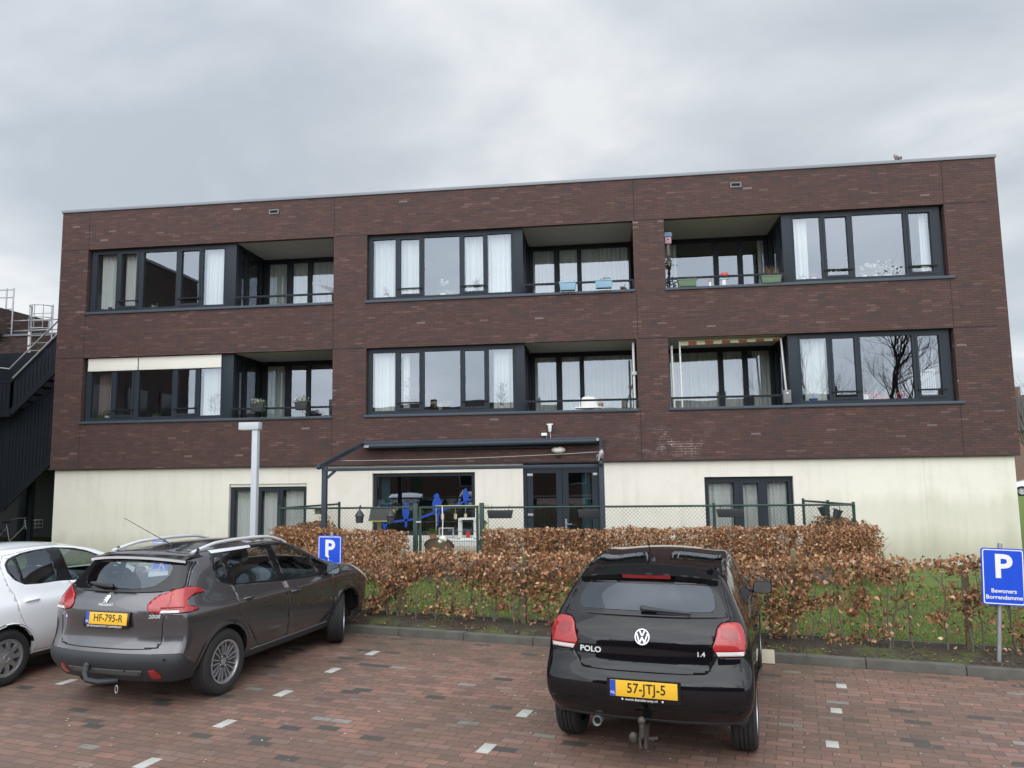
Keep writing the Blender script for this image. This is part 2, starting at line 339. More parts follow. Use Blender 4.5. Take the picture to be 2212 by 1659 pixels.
def curtain_mesh(x0, x1, z0, z1, y, amp=0.028, wl_=0.11, seed=0, hem=0.0):
    rnd = random.Random(seed); n = max(6, int((x1-x0)/0.012)); mb = MB(); vs = []
    ph = rnd.random()*6; ph2 = rnd.random()*6
    for i in range(n+1):
        x = x0 + (x1-x0)*i/n
        dy = amp*(math.sin(2*math.pi*x/wl_+ph+0.9*math.sin(x*9+ph2)) + 0.5*math.sin(2*math.pi*x/(wl_*2.3)+ph2))
        sx = 0.012*math.sin(x*17+ph)
        vs += [(x, y+dy*0.7, z1), (x+sx*0.5, y+dy*0.9, (z0+z1)/2), (x+sx, y+dy*1.1, z0+hem*rnd.random())]
    fs = [(3*i+k, 3*i+3+k, 3*i+4+k, 3*i+1+k) for i in range(n) for k in (0, 1)]
    mb.add(vs, fs); return mb
def window(x0, x1, z0, z1, panes, zg, loc=(0, 0, 0), rz=0, name='window', glass=None, frame=None, curtains=(), bar=0.19, depth=0.07, cm=None, czoff=0.02, cy=0.2, low=None):
    """frame = the part; panes, curtains, guard bars = its sub-parts.  Local x along the wall, front at y = 0"""
    mb = MB(); holes = []
    for i, p in enumerate(panes):
        a, b, k = p; dz = 0.06 if k == 'c' else 0.0
        holes.append((a, b, zg[0]+dz, zg[1]-(0.02 if k == 'c' else 0.0)))
    grid_holes(mb, x0, x1, z0, z1, holes, 0.0, depth, back=True)
    for (a, b, k), h in zip(panes, holes):
        if k == 'c':
            w = 0.055
            ex = [(a-w, a-0.001, h[2]-w, h[3]+w), (b+0.001, b+w, h[2]-w, h[3]+w), (a-0.001, b+0.001, h[2]-w, h[2]-0.001), (a-0.001, b+0.001, h[3]+0.001, h[3]+w)]
            for q in ex: mb.box(q[0], q[1], -0.014, 0.002, q[2], q[3])
        else:
            for q in ((a-0.012, a, h[2]-0.012, h[3]+0.012), (b, b+0.012, h[2]-0.012, h[3]+0.012)): mb.box(q[0], q[1], -0.004, 0.002, q[2], q[3])
    o = mb.build(name, frame or M_FRAME, BLD); o.location = loc; o.rotation_euler = (0, 0, rz)
    g = MB()
    for a, b, c, d in holes:
        j = [random.uniform(-0.003, 0.003) for _ in range(4)]
        g.quad((a, 0.04+j[0], c), (b, 0.04+j[1], c), (b, 0.04+j[0]+j[2]-j[1]+j[1]-j[0], d), (a, 0.04+j[2]-j[1]+j[0], d))
    g.build('pane', glass or M_GLASS, o)
    if bar:
        for a, b, k in panes:
            if k == 'c': MB().bar((a-0.08, -0.03, zg[0]+bar), (b+0.08, -0.03, zg[0]+bar), 0.03, 0.03).build('guard_bar', M_FRAMED, o)
    for i, (a, b) in enumerate(curtains):
        curtain_mesh(a, b, zg[0]-0.03 if low is None else low, zg[1]+0.08, cy, seed=int(abs(a)*100)+int(zg[0]*10)).build('curtain', cm or M_CURT, o, smooth=True, sharp=180)
    return o
def wall_room(x0, x1, z0, z1, y0, y1):
    mb = MB(); mb.quad((x0, y0, z0), (x0, y0, z1), (x0, y1, z1), (x0, y1, z0)); mb.quad((x1, y0, z1), (x1, y0, z0), (x1, y1, z0), (x1, y1, z1))
    mb.quad((x0, y0, z0), (x0, y1, z0), (x1, y1, z0), (x1, y0, z0)); mb.quad((x0, y0, z1), (x1, y0, z1), (x1, y1, z1), (x0, y1, z1)); mb.quad((x0, y1, z0), (x0, y1, z1), (x1, y1, z1), (x1, y1, z0))
    return mb.build('room', M_ROOM, BLD)
YW = 0.115
def loggia(xa, xb, zs, zt, side, panes, curtains, cm, rail_x):
    """recessed balcony between xa and xb; side = x of the glazed return wall; zs sill underside, zt soffit"""
    zf = zs-0.35; yb = 1.75
    mb = MB(); mb.box(xa, xb, 0.142, yb, zt, zt+0.05)
    for x in np.arange(xa+1.05, xb-0.3, 1.1): mb.box(x-0.004, x+0.004, 0.145, yb, zt-0.002, zt)
    mb.build('balcony_soffit', M_SOFFIT, BLD)
    MB().box(xa, xb, 0.14, yb, zf-0.1, zf).build('balcony_floor', M_SOFFIT, BLD)
    window(xa, xb, zf, zt-0.001, panes, (zf+0.12, zt-0.12), (0, yb, 0), curtains=curtains, cm=cm, bar=0, name='balcony_window', cy=0.11, low=zf+0.05, frame=M_FRAMED)
    o = struct_rail = MB()
    o.bar((rail_x[0], 0.03, zs+0.275), (rail_x[1], 0.03, zs+0.275), 0.045, 0.05)
    for x in (rail_x[0]+0.02, rail_x[1]-0.02): o.bar((x, 0.03, zs+0.04), (x, 0.03, zs+0.27), 0.03, 0.05)
    o.build('balcony_rail', M_FRAMED, BLD, bevel=0.006)
for fl, (zs, zt) in enumerate(((3.63, 5.34), (6.49, 8.23))):
    zg = (zs+0.145, zt-0.115); zf = zs+0.05
    for (a, b) in ((-13.46, -6.72), (-5.86, 0.76), (1.50, 7.84)):
        mb = MB(); mb.box(a-0.03, b+(0.12 if a > 0 else 0.0), -0.035, 0.14, zs-0.012, zs+0.05)
        mb.build('window_sill', M_SILL, BLD, bevel=0.005)
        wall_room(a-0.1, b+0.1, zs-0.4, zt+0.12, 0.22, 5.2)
    # left bay
    P5 = [(0.0, 0.56, 'f'), (0.70, 1.13, 'c'), (1.33, 2.24, 'f'), (2.39, 2.87, 'c'), (2.985, 3.56, 'f')]
    def shift(P, x): return [(a+x, b+x, k) for a, b, k in P]
    zgl = (zg[0], zs+1.35) if fl == 0 else zg
    w = window(-13.42, -9.66, zf, zt-0.003, shift(P5, -13.27), zgl, (0, YW, 0),
           curtains=[(-13.25, -12.70), (-12.58, -12.22), (-10.28, -9.70)] if fl else [(-10.28, -9.70)])
    if fl == 0:
        curtain_mesh(-13.25, -12.75, zg[0], zgl[1], 0.3, seed=3).build('curtain', M_CURTB, w, smooth=True, sharp=180)
        for a, b in ((-13.37, -11.985), (-11.955, -9.70)): MB().box(a, b, -0.035, -0.012, zs+1.36, zt-0.02).build('roller_screen', M_BLIND, w, bevel=0.004)
    MB().box(-9.657, -9.37, YW-0.02, YW+0.1, zf, zt-0.002).build('corner_post', M_FRAME, BLD, bevel=0.006)
    loggia(-9.38, -6.72, zs, zt, -9.38, [(-9.25, -8.72, 'f'), (-8.56, -8.12, 'f'), (-8.0, -6.80, 'f')], [(-9.28, -8.6), (-8.6, -6.8)] if fl else [(-9.28, -8.7)], M_SHEER, (-9.36, -6.73))
    window(0.0, 1.6, zs-0.35, zt-0.002, [(0.28, 0.55, 'f'), (0.72, 1.42, 'f')], (zs-0.2, zt-0.12), (-9.38, YW+0.03, 0), R(90), bar=0, name='balcony_side_window', frame=M_FRAMED, curtains=[(0.3, 0.6)], cm=M_SHEER, low=zs-0.2)
    # middle bay
    P5m = [(-5.74, -5.15, 'f'), (-5.02, -4.54, 'c'), (-4.42, -3.515, 'f'), (-3.40, -2.92, 'c'), (-2.81, -2.22, 'f')]
    window(-5.84, -2.15, zf, zt-0.003, P5m, zg, (0, YW, 0), curtains=[(-5.72, -5.10), (-5.06, -4.55), (-3.40, -2.93), (-2.80, -2.22)] if fl else [(-5.72, -5.16), (-4.98, -4.84), (-2.72, -2.22)])
    MB().box(-2.147, -1.925, YW-0.02, YW+0.1, zf, zt-0.002).build('corner_post', M_FRAME, BLD, bevel=0.006)
    loggia(-1.93, 0.76, zs, zt, -1.93, [(-1.83, -1.27, 'f'), (-1.12, -0.66, 'f'), (-0.54, 0.70, 'f')], [(-1.84, -0.6), (-0.56, 0.7)], M_SHEER, (-1.92, 0.75))
    window(0.0, 1.6, zs-0.35, zt-0.002, [(0.28, 0.55, 'f'), (0.72, 1.42, 'f')], (zs-0.2, zt-0.12), (-1.93, YW+0.03, 0), R(90), bar=0, name='balcony_side_window', frame=M_FRAMED)
    # right bay, mirrored
    P4 = [(4.515, 5.115, 'f'), (5.235, 5.72, 'c'), (5.845, 6.975, 'f'), (7.10, 7.56, 'c')]
    window(4.46, 7.78, zf, zt-0.003, P4, zg, (0, YW, 0), curtains=[(4.53, 4.86), (7.40, 7.55)] if fl else [(4.60, 5.10)])
    MB().box(4.24, 4.457, YW-0.02, YW+0.1, zf, zt-0.002).build('corner_post', M_FRAME, BLD, bevel=0.006)
    loggia(1.50, 4.25, zs, zt, 4.25, [(1.60, 2.88, 'f'), (3.01, 3.49, 'f'), (3.62, 4.16, 'f')], [(1.6, 1.95), (4.0, 4.16)] if fl else [(1.6, 2.9), (2.98, 3.5), (3.75, 4.16)], M_SHEER, (1.52, 4.24))
    window(0.0, 1.6, zs-0.35, zt-0.002, [(0.18, 0.88, 'f'), (1.05, 1.32, 'f')], (zs-0.2, zt-0.12), (4.25, 1.745, 0), R(-90), bar=0, name='balcony_side_window', frame=M_FRAMED, curtains=[(0.2, 0.5)], cm=M_SHEER, low=zs-0.2)
# ground floor
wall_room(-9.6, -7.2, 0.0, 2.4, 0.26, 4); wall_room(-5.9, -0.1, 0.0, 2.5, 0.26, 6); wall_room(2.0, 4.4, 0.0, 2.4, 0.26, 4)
window(-9.385, -7.395, 0.12, 1.955, [(-9.28, -8.76, 'f'), (-8.58, -8.16, 'c'), (-8.02, -7.48, 'f')], (0.3, 1.87), (0, 0.17, 0), curtains=[(-9.26, -8.78), (-8.56, -8.18), (-8.0, -7.5)], cm=M_CURT, bar=0, glass=M_GLASS, cy=0.14)
MB().box(-9.385, -7.395, 0.13, 0.24, 1.958, 2.025).build('roller_screen', M_BLIND, BLD, bevel=0.004)
BIGW = window(-5.70, -3.18, 0.75, 2.245, [(-5.62, -3.26, 'f')], (0.84, 2.165), (0, 0.16, 0), curtains=[(-5.6, -5.33)], cm=M_CURTT, bar=0, glass=M_GLASSD, name='terrace_window')
window(2.22, 4.18, 0.12, 2.055, [(2.30, 2.88, 'f'), (3.08, 3.42, 'c'), (3.62, 4.09, 'f')], (0.3, 1.93), (0, 0.17, 0), curtains=[(2.31, 2.87), (3.08, 3.42), (3.63, 4.08)], cm=M_CURT, bar=0, glass=M_GLASS, cy=0.14)
# double terrace door
dr = MB(); grid_holes(dr, -2.0, -0.16, 0.08, 2.43, [(-1.93, -0.23, 0.12, 2.32)], 0.15, 0.23, back=True); DOOR = dr.build('terrace_door', M_FRAME, BLD)
for a, b in ((-1.92, -1.085), (-1.075, -0.24)):
    lf = MB(); grid_holes(lf, a, b, 0.13, 2.31, [(a+0.14, b-0.14, 0.32, 2.20)], 0.165, 0.215, back=True); l = lf.build('door_leaf', M_FRAME, DOOR)
    MB().quad((a+0.14, 0.19, 0.32), (b-0.14, 0.19, 0.32), (b-0.14, 0.19, 2.20), (a+0.14, 0.19, 2.20)).build('pane', M_GLASSD, DOOR)
    hx = a+0.06 if a < -1.5 else b-0.06
    for z in (0.45, 1.22, 2.16):
        MB().box(hx-0.05, hx+0.08 if a < -1.5 else hx+0.05, 0.135, 0.163, z-0.03, z+0.03).build('hinge', M_STEEL, DOOR, bevel=0.005)
MB().box(-1.03, -0.985, 0.15, 0.163, 0.82, 1.12).bar((-1.01, 0.13, 1.0), (-0.87, 0.13, 1.0), 0.02).bar((-1.01, 0.13, 1.0), (-1.01, 0.16, 1.0), 0.02).build('handle', M_STEEL, DOOR)
curtain_mesh(-0.62, -0.42, 0.3, 2.2, 0.32, seed=9).build('curtain', M_CURTT, DOOR, smooth=True, sharp=180)
# ------------------------------------------------------------------ ground
TH = R(-13.2); E1 = Vector((math.cos(TH), math.sin(TH), 0)); E2 = Vector((-math.sin(TH), math.cos(TH), 0))
CURB = Vector((-0.80, -7.82, 0))                                  # a point on the front edge of the kerb
def pk(a, b, z=0.0): v = CURB + E1*a + E2*b; return Vector((v.x, v.y, z))
def paver_dirt(t, col, s, b, v):
    p = t.pos(); n = t.noise(0.8, p, 6, 0.65); n2 = t.noise(2.6, p, 6, 0.7)
    vy = t.n('ShaderNodeVectorMath', {0: p, 1: CURB}, operation='SUBTRACT').outputs[0]
    d = t.n('ShaderNodeVectorMath', {0: vy, 1: E2}, operation='DOT_PRODUCT').outputs['Value']     # <0 in front of the kerb
    e = t.n('ShaderNodeVectorMath', {0: vy, 1: E1}, operation='DOT_PRODUCT').outputs['Value']
    near = t.math('MULTIPLY', t.math('ADD', d, 1.2, clamp=True), t.math('ADD', 0.25, n2))
    # parked cars leave a dirty brown-green film in the stalls
    stall = t.math('MULTIPLY', t.math('SUBTRACT', n, 0.40, clamp=True), 4.0, clamp=True)
    f = t.math('MULTIPLY', t.math('ADD', t.math('MULTIPLY', near, 0.55), t.math('MULTIPLY', stall, 0.55)), 1.0, clamp=True)
    col = t.mix(t.math('MULTIPLY', f, 0.75), col, (0.085, 0.070, 0.045))
    wet = t.math('MULTIPLY', t.math('SUBTRACT', t.noise(0.45, p, 5, 0.6), 0.46, clamp=True), 4.0, clamp=True)
    col = t.mix(t.math('MULTIPLY', wet, 0.5), col, (0.105, 0.075, 0.064))
    oil = t.math('MULTIPLY', t.math('SUBTRACT', t.noise(1.7, p, 2, 0.4), 0.63, clamp=True), 9.0, clamp=True)
    col = t.mix(t.math('MULTIPLY', oil, 0.45), col, (0.05, 0.042, 0.038))
    moss = t.math('MULTIPLY', t.math('MULTIPLY', t.math('SUBTRACT', n2, 0.50, clamp=True), 6.0, clamp=True), b.outputs['Fac'])
    return t.mix(t.math('MULTIPLY', moss, 0.7), col, (0.06, 0.075, 0.025))
M_PAVER = brick_mat('clay_pavers', [(0.0, (0.056, 0.056, 0.056)), (0.032, (0.066, 0.064, 0.062)), (0.034, (0.180, 0.108, 0.086)), (0.3, (0.220, 0.126, 0.098)), (0.6, (0.255, 0.138, 0.105)), (0.85, (0.315, 0.162, 0.122)), (0.95, (0.28, 0.18, 0.148)), (0.988, (0.24, 0.15, 0.12)), (0.990, (0.27, 0.25, 0.22)), (1.0, (0.30, 0.28, 0.25))], (0.10, 0.078, 0.062), 0.214, 0.104, 0.0055, vec='xy', rot=-TH, off=0.42, rough=0.66, bump=0.5, extra=paver_dirt)
M_CURB = plain('kerb_concrete', (0.105, 0.102, 0.088), 0.9, vary=0.5, scale=5, bump=0.6)
def soil():
    t = NT('planting_strip_soil'); p = t.pos(); n = t.noise(2.2, p, 6, 0.7); f = t.noise(28, p, 5, 0.7); g = t.noise(9, p, 4)
    c = t.ramp(f, [(0.25, (0.022, 0.017, 0.012)), (0.55, (0.06, 0.045, 0.032)), (0.8, (0.13, 0.10, 0.075))])
    c = t.mix(t.math('MULTIPLY', t.math('SUBTRACT', n, 0.52, clamp=True), 7.0, clamp=True), c, t.mix(g, (0.07, 0.10, 0.022), (0.12, 0.13, 0.04)))
    t.set(col=c, rough=0.95); t.bump(f, 1.0, 0.03); return t.m
def grass_mat():
    t = NT('winter_lawn'); p = t.pos(); n = t.noise(0.9, p, 6, 0.65); f = t.noise(45, p, 4, 0.7)
    c = t.mix(n, (0.125, 0.190, 0.045), (0.200, 0.255, 0.075)); c = t.mix(t.math('MULTIPLY', f, 0.7), c, (0.08, 0.115, 0.03))
    c = t.mix(t.math('MULTIPLY', t.math('SUBTRACT', t.noise(2.5, p, 5), 0.55, clamp=True), 3.0, clamp=True), c, (0.12, 0.115, 0.05))
    t.set(col=c, rough=0.9, spec=0.2); t.bump(f, 1.0, 0.03); return t.m
M_SOIL, M_GRASS = soil(), grass_mat()
def sheet(name, pts, mat, z=None):
    mb = MB(); mb.add([(p[0], p[1], p[2] if z is None else z) for p in pts], [tuple(range(len(pts)))]); return struct(mb.build(name, mat))
sheet('ground', [(-600, -600, -0.06), (600, -600, -0.06), (600, 900, -0.06), (-600, 900, -0.06)], M_GRASS)
sheet('parking_pavement', [pk(-30, 0), pk(-30, -40), pk(22, -40), pk(22, 0)], M_PAVER, 0.0)
# kerb stones, one metre each
mb = MB(); MX = Matrix.Translation(CURB) @ Matrix.Rotation(TH, 4, 'Z')
for k in range(-20, 14):
    h = 0.10 + 0.004*math.sin(k*2.1); mb.box(k*1.0+0.003-0.25, k+0.997-0.25, 0, 0.13, -0.2, h, M=MX)
struct(mb.build('kerb', M_CURB, bevel=0.012))
def strip():
    mb = MB(); n, m = 120, 10; L0, L1 = -20, 13; vs = []
    for j in range(m+1):
        for i in range(n+1):
            a = L0+(L1-L0)*i/n; b = 0.13+j/m*0.95; v = pk(a, b)
            vs.append((v.x, v.y, 0.075 + 0.02*math.sin(a*3.1+b*7)+0.02*random.random()*(0 < j < m) + 0.05*math.sin(math.pi*j/m)))
    mb.add(vs, [(j*(n+1)+i, j*(n+1)+i+1, (j+1)*(n+1)+i+1, (j+1)*(n+1)+i) for j in range(m) for i in range(n)]); return mb
struct(strip().build('planting_strip', M_SOIL, smooth=True, sharp=180))
mb = MB(); mb.box(-20, 13, 1.08, 1.12, 0.0, 0.115, M=MX); struct(mb.build('edging_strip', M_CURB))
a, b = pk(-30, 1.1), pk(14, 1.1)
sheet('lawn', [(a.x, a.y, 0), (b.x, b.y, 0), (b.x, 0.09, 0), (a.x, 0.09, 0)], M_GRASS, 0.06)
M_TERR = brick_mat('terrace_pavers', [(0.0, (0.16, 0.15, 0.14)), (0.5, (0.2, 0.19, 0.175)), (1.0, (0.25, 0.235, 0.22))], (0.07, 0.065, 0.06), 0.3, 0.3, 0.008, vec='xy', off=0.0, bump=0.3)
sheet('terrace_paving', [(-6.6, -2.4, 0), (4.6, -2.4, 0), (4.6, 0.088, 0), (-6.6, 0.088, 0)], M_TERR, 0.066)
MT = []
M_TILE = plain('pale_marker_paver', (0.42, 0.42, 0.39), 0.85, vary=0.2, scale=9, bump=0.3)
def marker(x, y, w, d, rz):
    o = MB().box(-w/2, w/2, -d/2, d/2, -0.02, 0.004).build('paving_marker', M_TILE, None, bevel=0.002); o.location = (x, y, 0); o.rotation_euler = (0, 0, rz); struct(o)
    o['label'] = 'pale grey paver marking a parking stall'; return o
for x, y in [(-3.05, -8.30), (-3.26, -9.15), (-3.46, -10.08), (-3.60, -11.05), (-3.75, -12.02), (-0.85, -10.54), (-1.07, -11.47), (2.66, -8.48), (2.37, -9.39), (2.08, -10.23), (1.79, -11.14), (-6.12, -9.84), (-6.75, -10.9), (-6.3, -8.9), (1.55, -12.1)]:
    marker(x, y, 0.10 if x > 1.5 else 0.11, 0.21 if x < 1.5 else 0.15, TH + (-0.0))
# ------------------------------------------------------------------ cars: one shell per car, cut into panels
def lerp1(x, xs, ys): return float(np.interp(x, xs, ys))
def smooth_interp(xs, ys):
    """monotone cubic through the points"""
    xs = np.array(xs, float); ys = np.array(ys, float); h = np.diff(xs); d = np.diff(ys)/h
    m = np.zeros(len(xs)); m[0] = d[0]; m[-1] = d[-1]
    for i in range(1, len(xs)-1): m[i] = 0 if d[i-1]*d[i] <= 0 else 2*d[i-1]*d[i]/(d[i-1]+d[i])
    def f(x):
        x = min(max(x, xs[0]), xs[-1]); i = min(max(int(np.searchsorted(xs, x)-1), 0), len(h)-1)
        t = (x-xs[i])/h[i]; return float(ys[i]*(1+2*t)*(1-t)**2 + m[i]*h[i]*t*(1-t)**2 + ys[i+1]*t*t*(3-2*t) + m[i+1]*h[i]*t*t*(t-1))
    return f
def car_shell(P, level=3):
    J = 8; ztop = smooth_interp(*P['ztop']); belt = smooth_interp(*P['belt'])
    ys = P['ys']; n = len(ys); yl = ys[-1]; FR = P.get('frac', [1, .80, .42, 0]); K = 3
    ys0 = [P['yr'][j]+P['dy'][j] for j in range(J+1)]; ref = ys0[3]
    S = {}
    for i in range(n+1):
        for j in range(J+1):
            if i == 0:
                y = ys0[j]; x = P['xr'][j]; z = P['zr'][j]
            else:
                t = (ys[i-1]-ref)/(yl-ref); y = ys0[j] + (yl + P['yf'][j] - ys0[j])*t
                tp = P['taper'][i-1]; z = P['zm'][j] if j < 6 else 0; x = P['xm'][j]*tp
                zt = ztop(y); cr = lerp1(zt, [1.0, 1.2], [0.05, P['crown']]); c = zt-cr
                zb = min(belt(y), c-0.05 if c < belt(y)+0.05 else belt(y))
                g = max(0.0, min(1.0, (c-zb-0.05)/(P['zr'][8]-P['zr'][6]-0.05)))
                if j == 6: z = zb
                elif j == 7: z = zb+(c-zb)*0.52; x = (P['xm'][7]*g + (P['xm'][6]-0.035)*(1-g))*tp
                elif j == 8: z = c; x = (P['xm'][8]*g + (P['xm'][6]-0.10)*(1-g))*tp
                if j == 6: x = (P['xm'][6]*g + (P['xm'][6]-0.005)*(1-g))*tp
                if j < 6: z = min(z, zb-0.05*(6-j)) if zb < P['zm'][6-1]+0.05 else z
                if i == n: z = z*1.0 + P['zf'][j]
            S[i, j] = Vector((x, y, z))
    T = {}; Rr = {}; F = {}
    for i in range(n+1):
        y = S[i, J].y; cr = P['crown'] if i == 0 else lerp1(ztop(y), [1.0, 1.2], [0.05, P['crown']])
        for k in range(K+1):
            f = FR[k]; yy = y - (P['dy'][J]*(1-f**2.5) if i == 0 else 0.0)
            if i == n: yy = y + P['nose'][J]*(1-f**2.2)
            T[i, k] = Vector((S[i, J].x*f, yy, S[i, J].z + cr*(1-f*f)))
    for j in range(J+1):
        for k in range(K+1):
            f = FR[k]
            if j == J: Rr[j, k] = T[0, k]; F[j, k] = T[n, k]; continue
            a = S[0, j]; Rr[j, k] = Vector((a.x*f, P['yr'][j] + P['dy'][j]*f**3.2, a.z + P.get('rcr', 0.0)*(1-f*f)*(j/8)**2))
            a = S[n, j]; F[j, k] = Vector((a.x*f, a.y + P['nose'][j]*(1-f**2.2), a.z))
    idx = {}; V = []
    def vid(v):
        key = (round(v.x, 5), round(v.y, 5), round(v.z, 5))
        if key not in idx: idx[key] = len(V); V.append(Vector(v))
        return idx[key]
    faces = []
    def patch(G, a, b, flip):
        for i in range(a):
            for j in range(b):
                q = [G[i, j], G[i+1, j], G[i+1, j+1], G[i, j+1]]
                for mir in (0, 1):
                    qq = [Vector((-v.x, v.y, v.z)) if mir else v for v in q]
                    ids = [vid(v) for v in qq]
                    if (flip+mir) % 2: ids = ids[::-1]
                    faces.append(ids)
    patch(S, n, J, 0); patch(T, n, K, 0); patch(Rr, J, K, 1); patch({(j, k): F[j, k] for j in range(J+1) for k in range(K+1)}, J, K, 0)
    tgt = np.array([tuple(v) for v in V]); cur = tgt.copy()
    me = bpy.data.meshes.new('shell'); me.from_pydata(V, [], faces); me.update()
    bm = bmesh.new(); bm.from_mesh(me); bmesh.ops.recalc_face_normals(bm, faces=bm.faces)
    c = bm.faces[0]
    if sum((f.calc_center_median()-Vector((0, 2, .7))).dot(f.normal) for f in bm.faces) < 0: bmesh.ops.reverse_faces(bm, faces=bm.faces)
    bm.to_mesh(me); bm.free()
    ob = bpy.data.objects.new('shell', me); COL.objects.link(ob); md = ob.modifiers.new('s', 'SUBSURF'); md.levels = 2; md.render_levels = 2; md.boundary_smooth = 'PRESERVE_CORNERS'
    N = len(V)
    for it in range(2):
        dg = bpy.context.evaluated_depsgraph_get(); m2 = ob.evaluated_get(dg).to_mesh(); co = np.zeros(len(m2.vertices)*3); m2.vertices.foreach_get('co', co)
        co = co.reshape(-1, 3)[:N]; cur = cur + 0.7*(tgt-co); me.vertices.foreach_set('co', cur.ravel()); me.update(); ob.evaluated_get(dg).to_mesh_clear()
    md.levels = level; dg = bpy.context.evaluated_depsgraph_get()
    out = bpy.data.meshes.new_from_object(ob.evaluated_get(dg)); bpy.data.objects.remove(ob); bpy.data.meshes.remove(me)
    bm = bmesh.new(); bm.from_mesh(out); bpy.data.meshes.remove(out); return bm
POLO = dict(zr=[.32, .40, .50, .63, .735, .86, 1.00, 1.165, 1.305], yr=[.12, .05, .01, .015, .06, .075, .115, .28, .43], dy=[.10, .13, .15, .16, .16, .16, .16, .13, .10],
    xr=[.70, .775, .815, .822, .805, .795, .765, .685, .60], xm=[.74, .795, .828, .836, .838, .832, .795, .705, .605], zm=[.24, .35, .49, .63, .735, .86],
    ys=[.36, .69, 1.05, 1.5, 2.0, 2.4, 2.75, 3.16, 3.55, 3.78], taper=[.985, 1, 1, 1, 1, 1, .995, .985, .955, .89], yf=[0]*6+[-.03, -.06, -.09], nose=[.14, .18, .19, .19, .17, .14, .10, .08, .07], zf=[0]*9,
    ztop=([.40, .6, .9, 1.3, 1.7, 2.0, 2.3, 2.6, 2.85, 3.0, 3.3, 3.6, 3.85], [1.35, 1.39, 1.43, 1.455, 1.455, 1.43, 1.34, 1.18, 1.03, .985, .94, .87, .76]), belt=([.1, 1.5, 2.8, 4], [1.0, .96, .91, .9]), crown=.05)
SUV = dict(zr=[.27, .40, .52, .64, .78, .93, 1.08, 1.27, 1.435], yr=[.16, .05, .01, .06, .075, .065, .11, .28, .43], dy=[.11, .15, .18, .17, .17, .17, .16, .13, .10],
    xr=[.70, .79, .83, .83, .825, .82, .755, .68, .59], xm=[.76, .82, .855, .866, .868, .862, .805, .725, .61], zm=[.27, .40, .52, .64, .78, .93],
    ys=[.40, .82, 1.15, 1.6, 2.1, 2.5, 2.9, 3.36, 3.78, 4.05], taper=[.985, 1, 1, 1, 1, 1, .995, .985, .955, .88], yf=[0]*6+[-.03, -.06, -.09], nose=[.14, .19, .20, .20, .18, .14, .10, .08, .07], zf=[0]*9,
    ztop=([.42, .6, .9, 1.3, 1.7, 2.1, 2.45, 2.8, 3.05, 3.2, 3.55, 3.85, 4.15], [1.475, 1.505, 1.525, 1.535, 1.53, 1.505, 1.43, 1.29, 1.17, 1.125, 1.08, 1.01, .88]), belt=([.1, 1.2, 2.8, 4.2], [1.08, 1.035, .99, .98]), crown=.06)
HATCH = dict(zr=[.22, .34, .48, .62, .74, .86, .985, 1.17, 1.345], yr=[.13, .05, .01, .02, .05, .07, .12, .30, .47], dy=[.10, .14, .16, .18, .19, .19, .19, .15, .10],
    xr=[.72, .79, .83, .835, .83, .815, .77, .68, .575], xm=[.76, .82, .86, .87, .87, .855, .80, .71, .59], zm=[.22, .34, .48, .62, .74, .86],
    ys=[.38, .72, 1.08, 1.5, 2.0, 2.4, 2.75, 3.2, 3.6, 3.82], taper=[.985, 1, 1, 1, 1, 1, .995, .985, .955, .88], yf=[0]*6+[-.03, -.06, -.09], nose=[.14, .19, .20, .20, .18, .14, .10, .08, .07], zf=[0]*9,
    ztop=([.45, .65, .95, 1.35, 1.75, 2.05, 2.35, 2.65, 2.9, 3.1, 3.4, 3.7, 3.9], [1.45, 1.48, 1.50, 1.50, 1.475, 1.42, 1.31, 1.15, 1.02, .985, .945, .88, .78]), belt=([.1, 1.5, 2.8, 4], [.985, .955, .91, .9]), crown=.065)
POSES = {'POLO': (0.215, -11.85, 11.5, 1.05), 'SUV': (-5.06, -10.82, 10.6, 1.0), 'HATCH': (-7.66, -10.62, 10.6, 1.0)}
# ------------------------------------------------------------------ car materials
from mathutils.bvhtree import BVHTree
def paint(name, col, metal=0.0, rough=0.35, dk=0.45, spec=0.5):
    t = NT(name); n = t.noise(2.2, t.obj(), 5, 0.6)
    sx = t.n('ShaderNodeSeparateXYZ', {0: t.obj()}); low = t.math('MULTIPLY', t.math('SUBTRACT', 0.62, sx.outputs[2], clamp=True), 1.3, clamp=True)
    dirt = t.math('MULTIPLY', t.math('ADD', 0.03, low), t.math('ADD', 0.35, n), clamp=True)
    c = t.mix(t.math('MULTIPLY', dirt, dk), col, (0.10, 0.085, 0.07))
    bf = t.n('ShaderNodeNewGeometry').outputs['Backfacing']; c = t.mix(bf, c, (0.015, 0.015, 0.016))
    t.set(spec=spec, col=c, rough=rough, metal=t.math('MULTIPLY', t.math('SUBTRACT', 1.0, bf), metal), coat=t.math('MULTIPLY', t.math('SUBTRACT', 1.0, bf), 1.0), coatr=t.math('ADD', 0.03, t.math('MULTIPLY', dirt, 0.25)))
    return t.m
M_BLACKP = paint('black_paint', (0.004, 0.004, 0.006), dk=0.06, spec=0.0)
M_GREYP = paint('warm_grey_metallic_paint', (0.112, 0.109, 0.118), 0.75, 0.24)
M_WHITEP = paint('white_paint', (0.88, 0.90, 0.93), 0.0, 0.4, 0.15)
M_TRIM = plain('black_plastic_trim', (0.030, 0.034, 0.040), 0.55, vary=0.2, scale=5)
M_GLOSSB = plain('gloss_black_trim', (0.008, 0.008, 0.010), 0.12, vary=0.05)
M_RUB = plain('tyre_rubber', (0.020, 0.020, 0.021), 0.8, vary=0.25, scale=9)
M_ALLOY = plain('silver_alloy', (0.46, 0.47, 0.49), 0.32, metal=0.75, vary=0.1, scale=9)
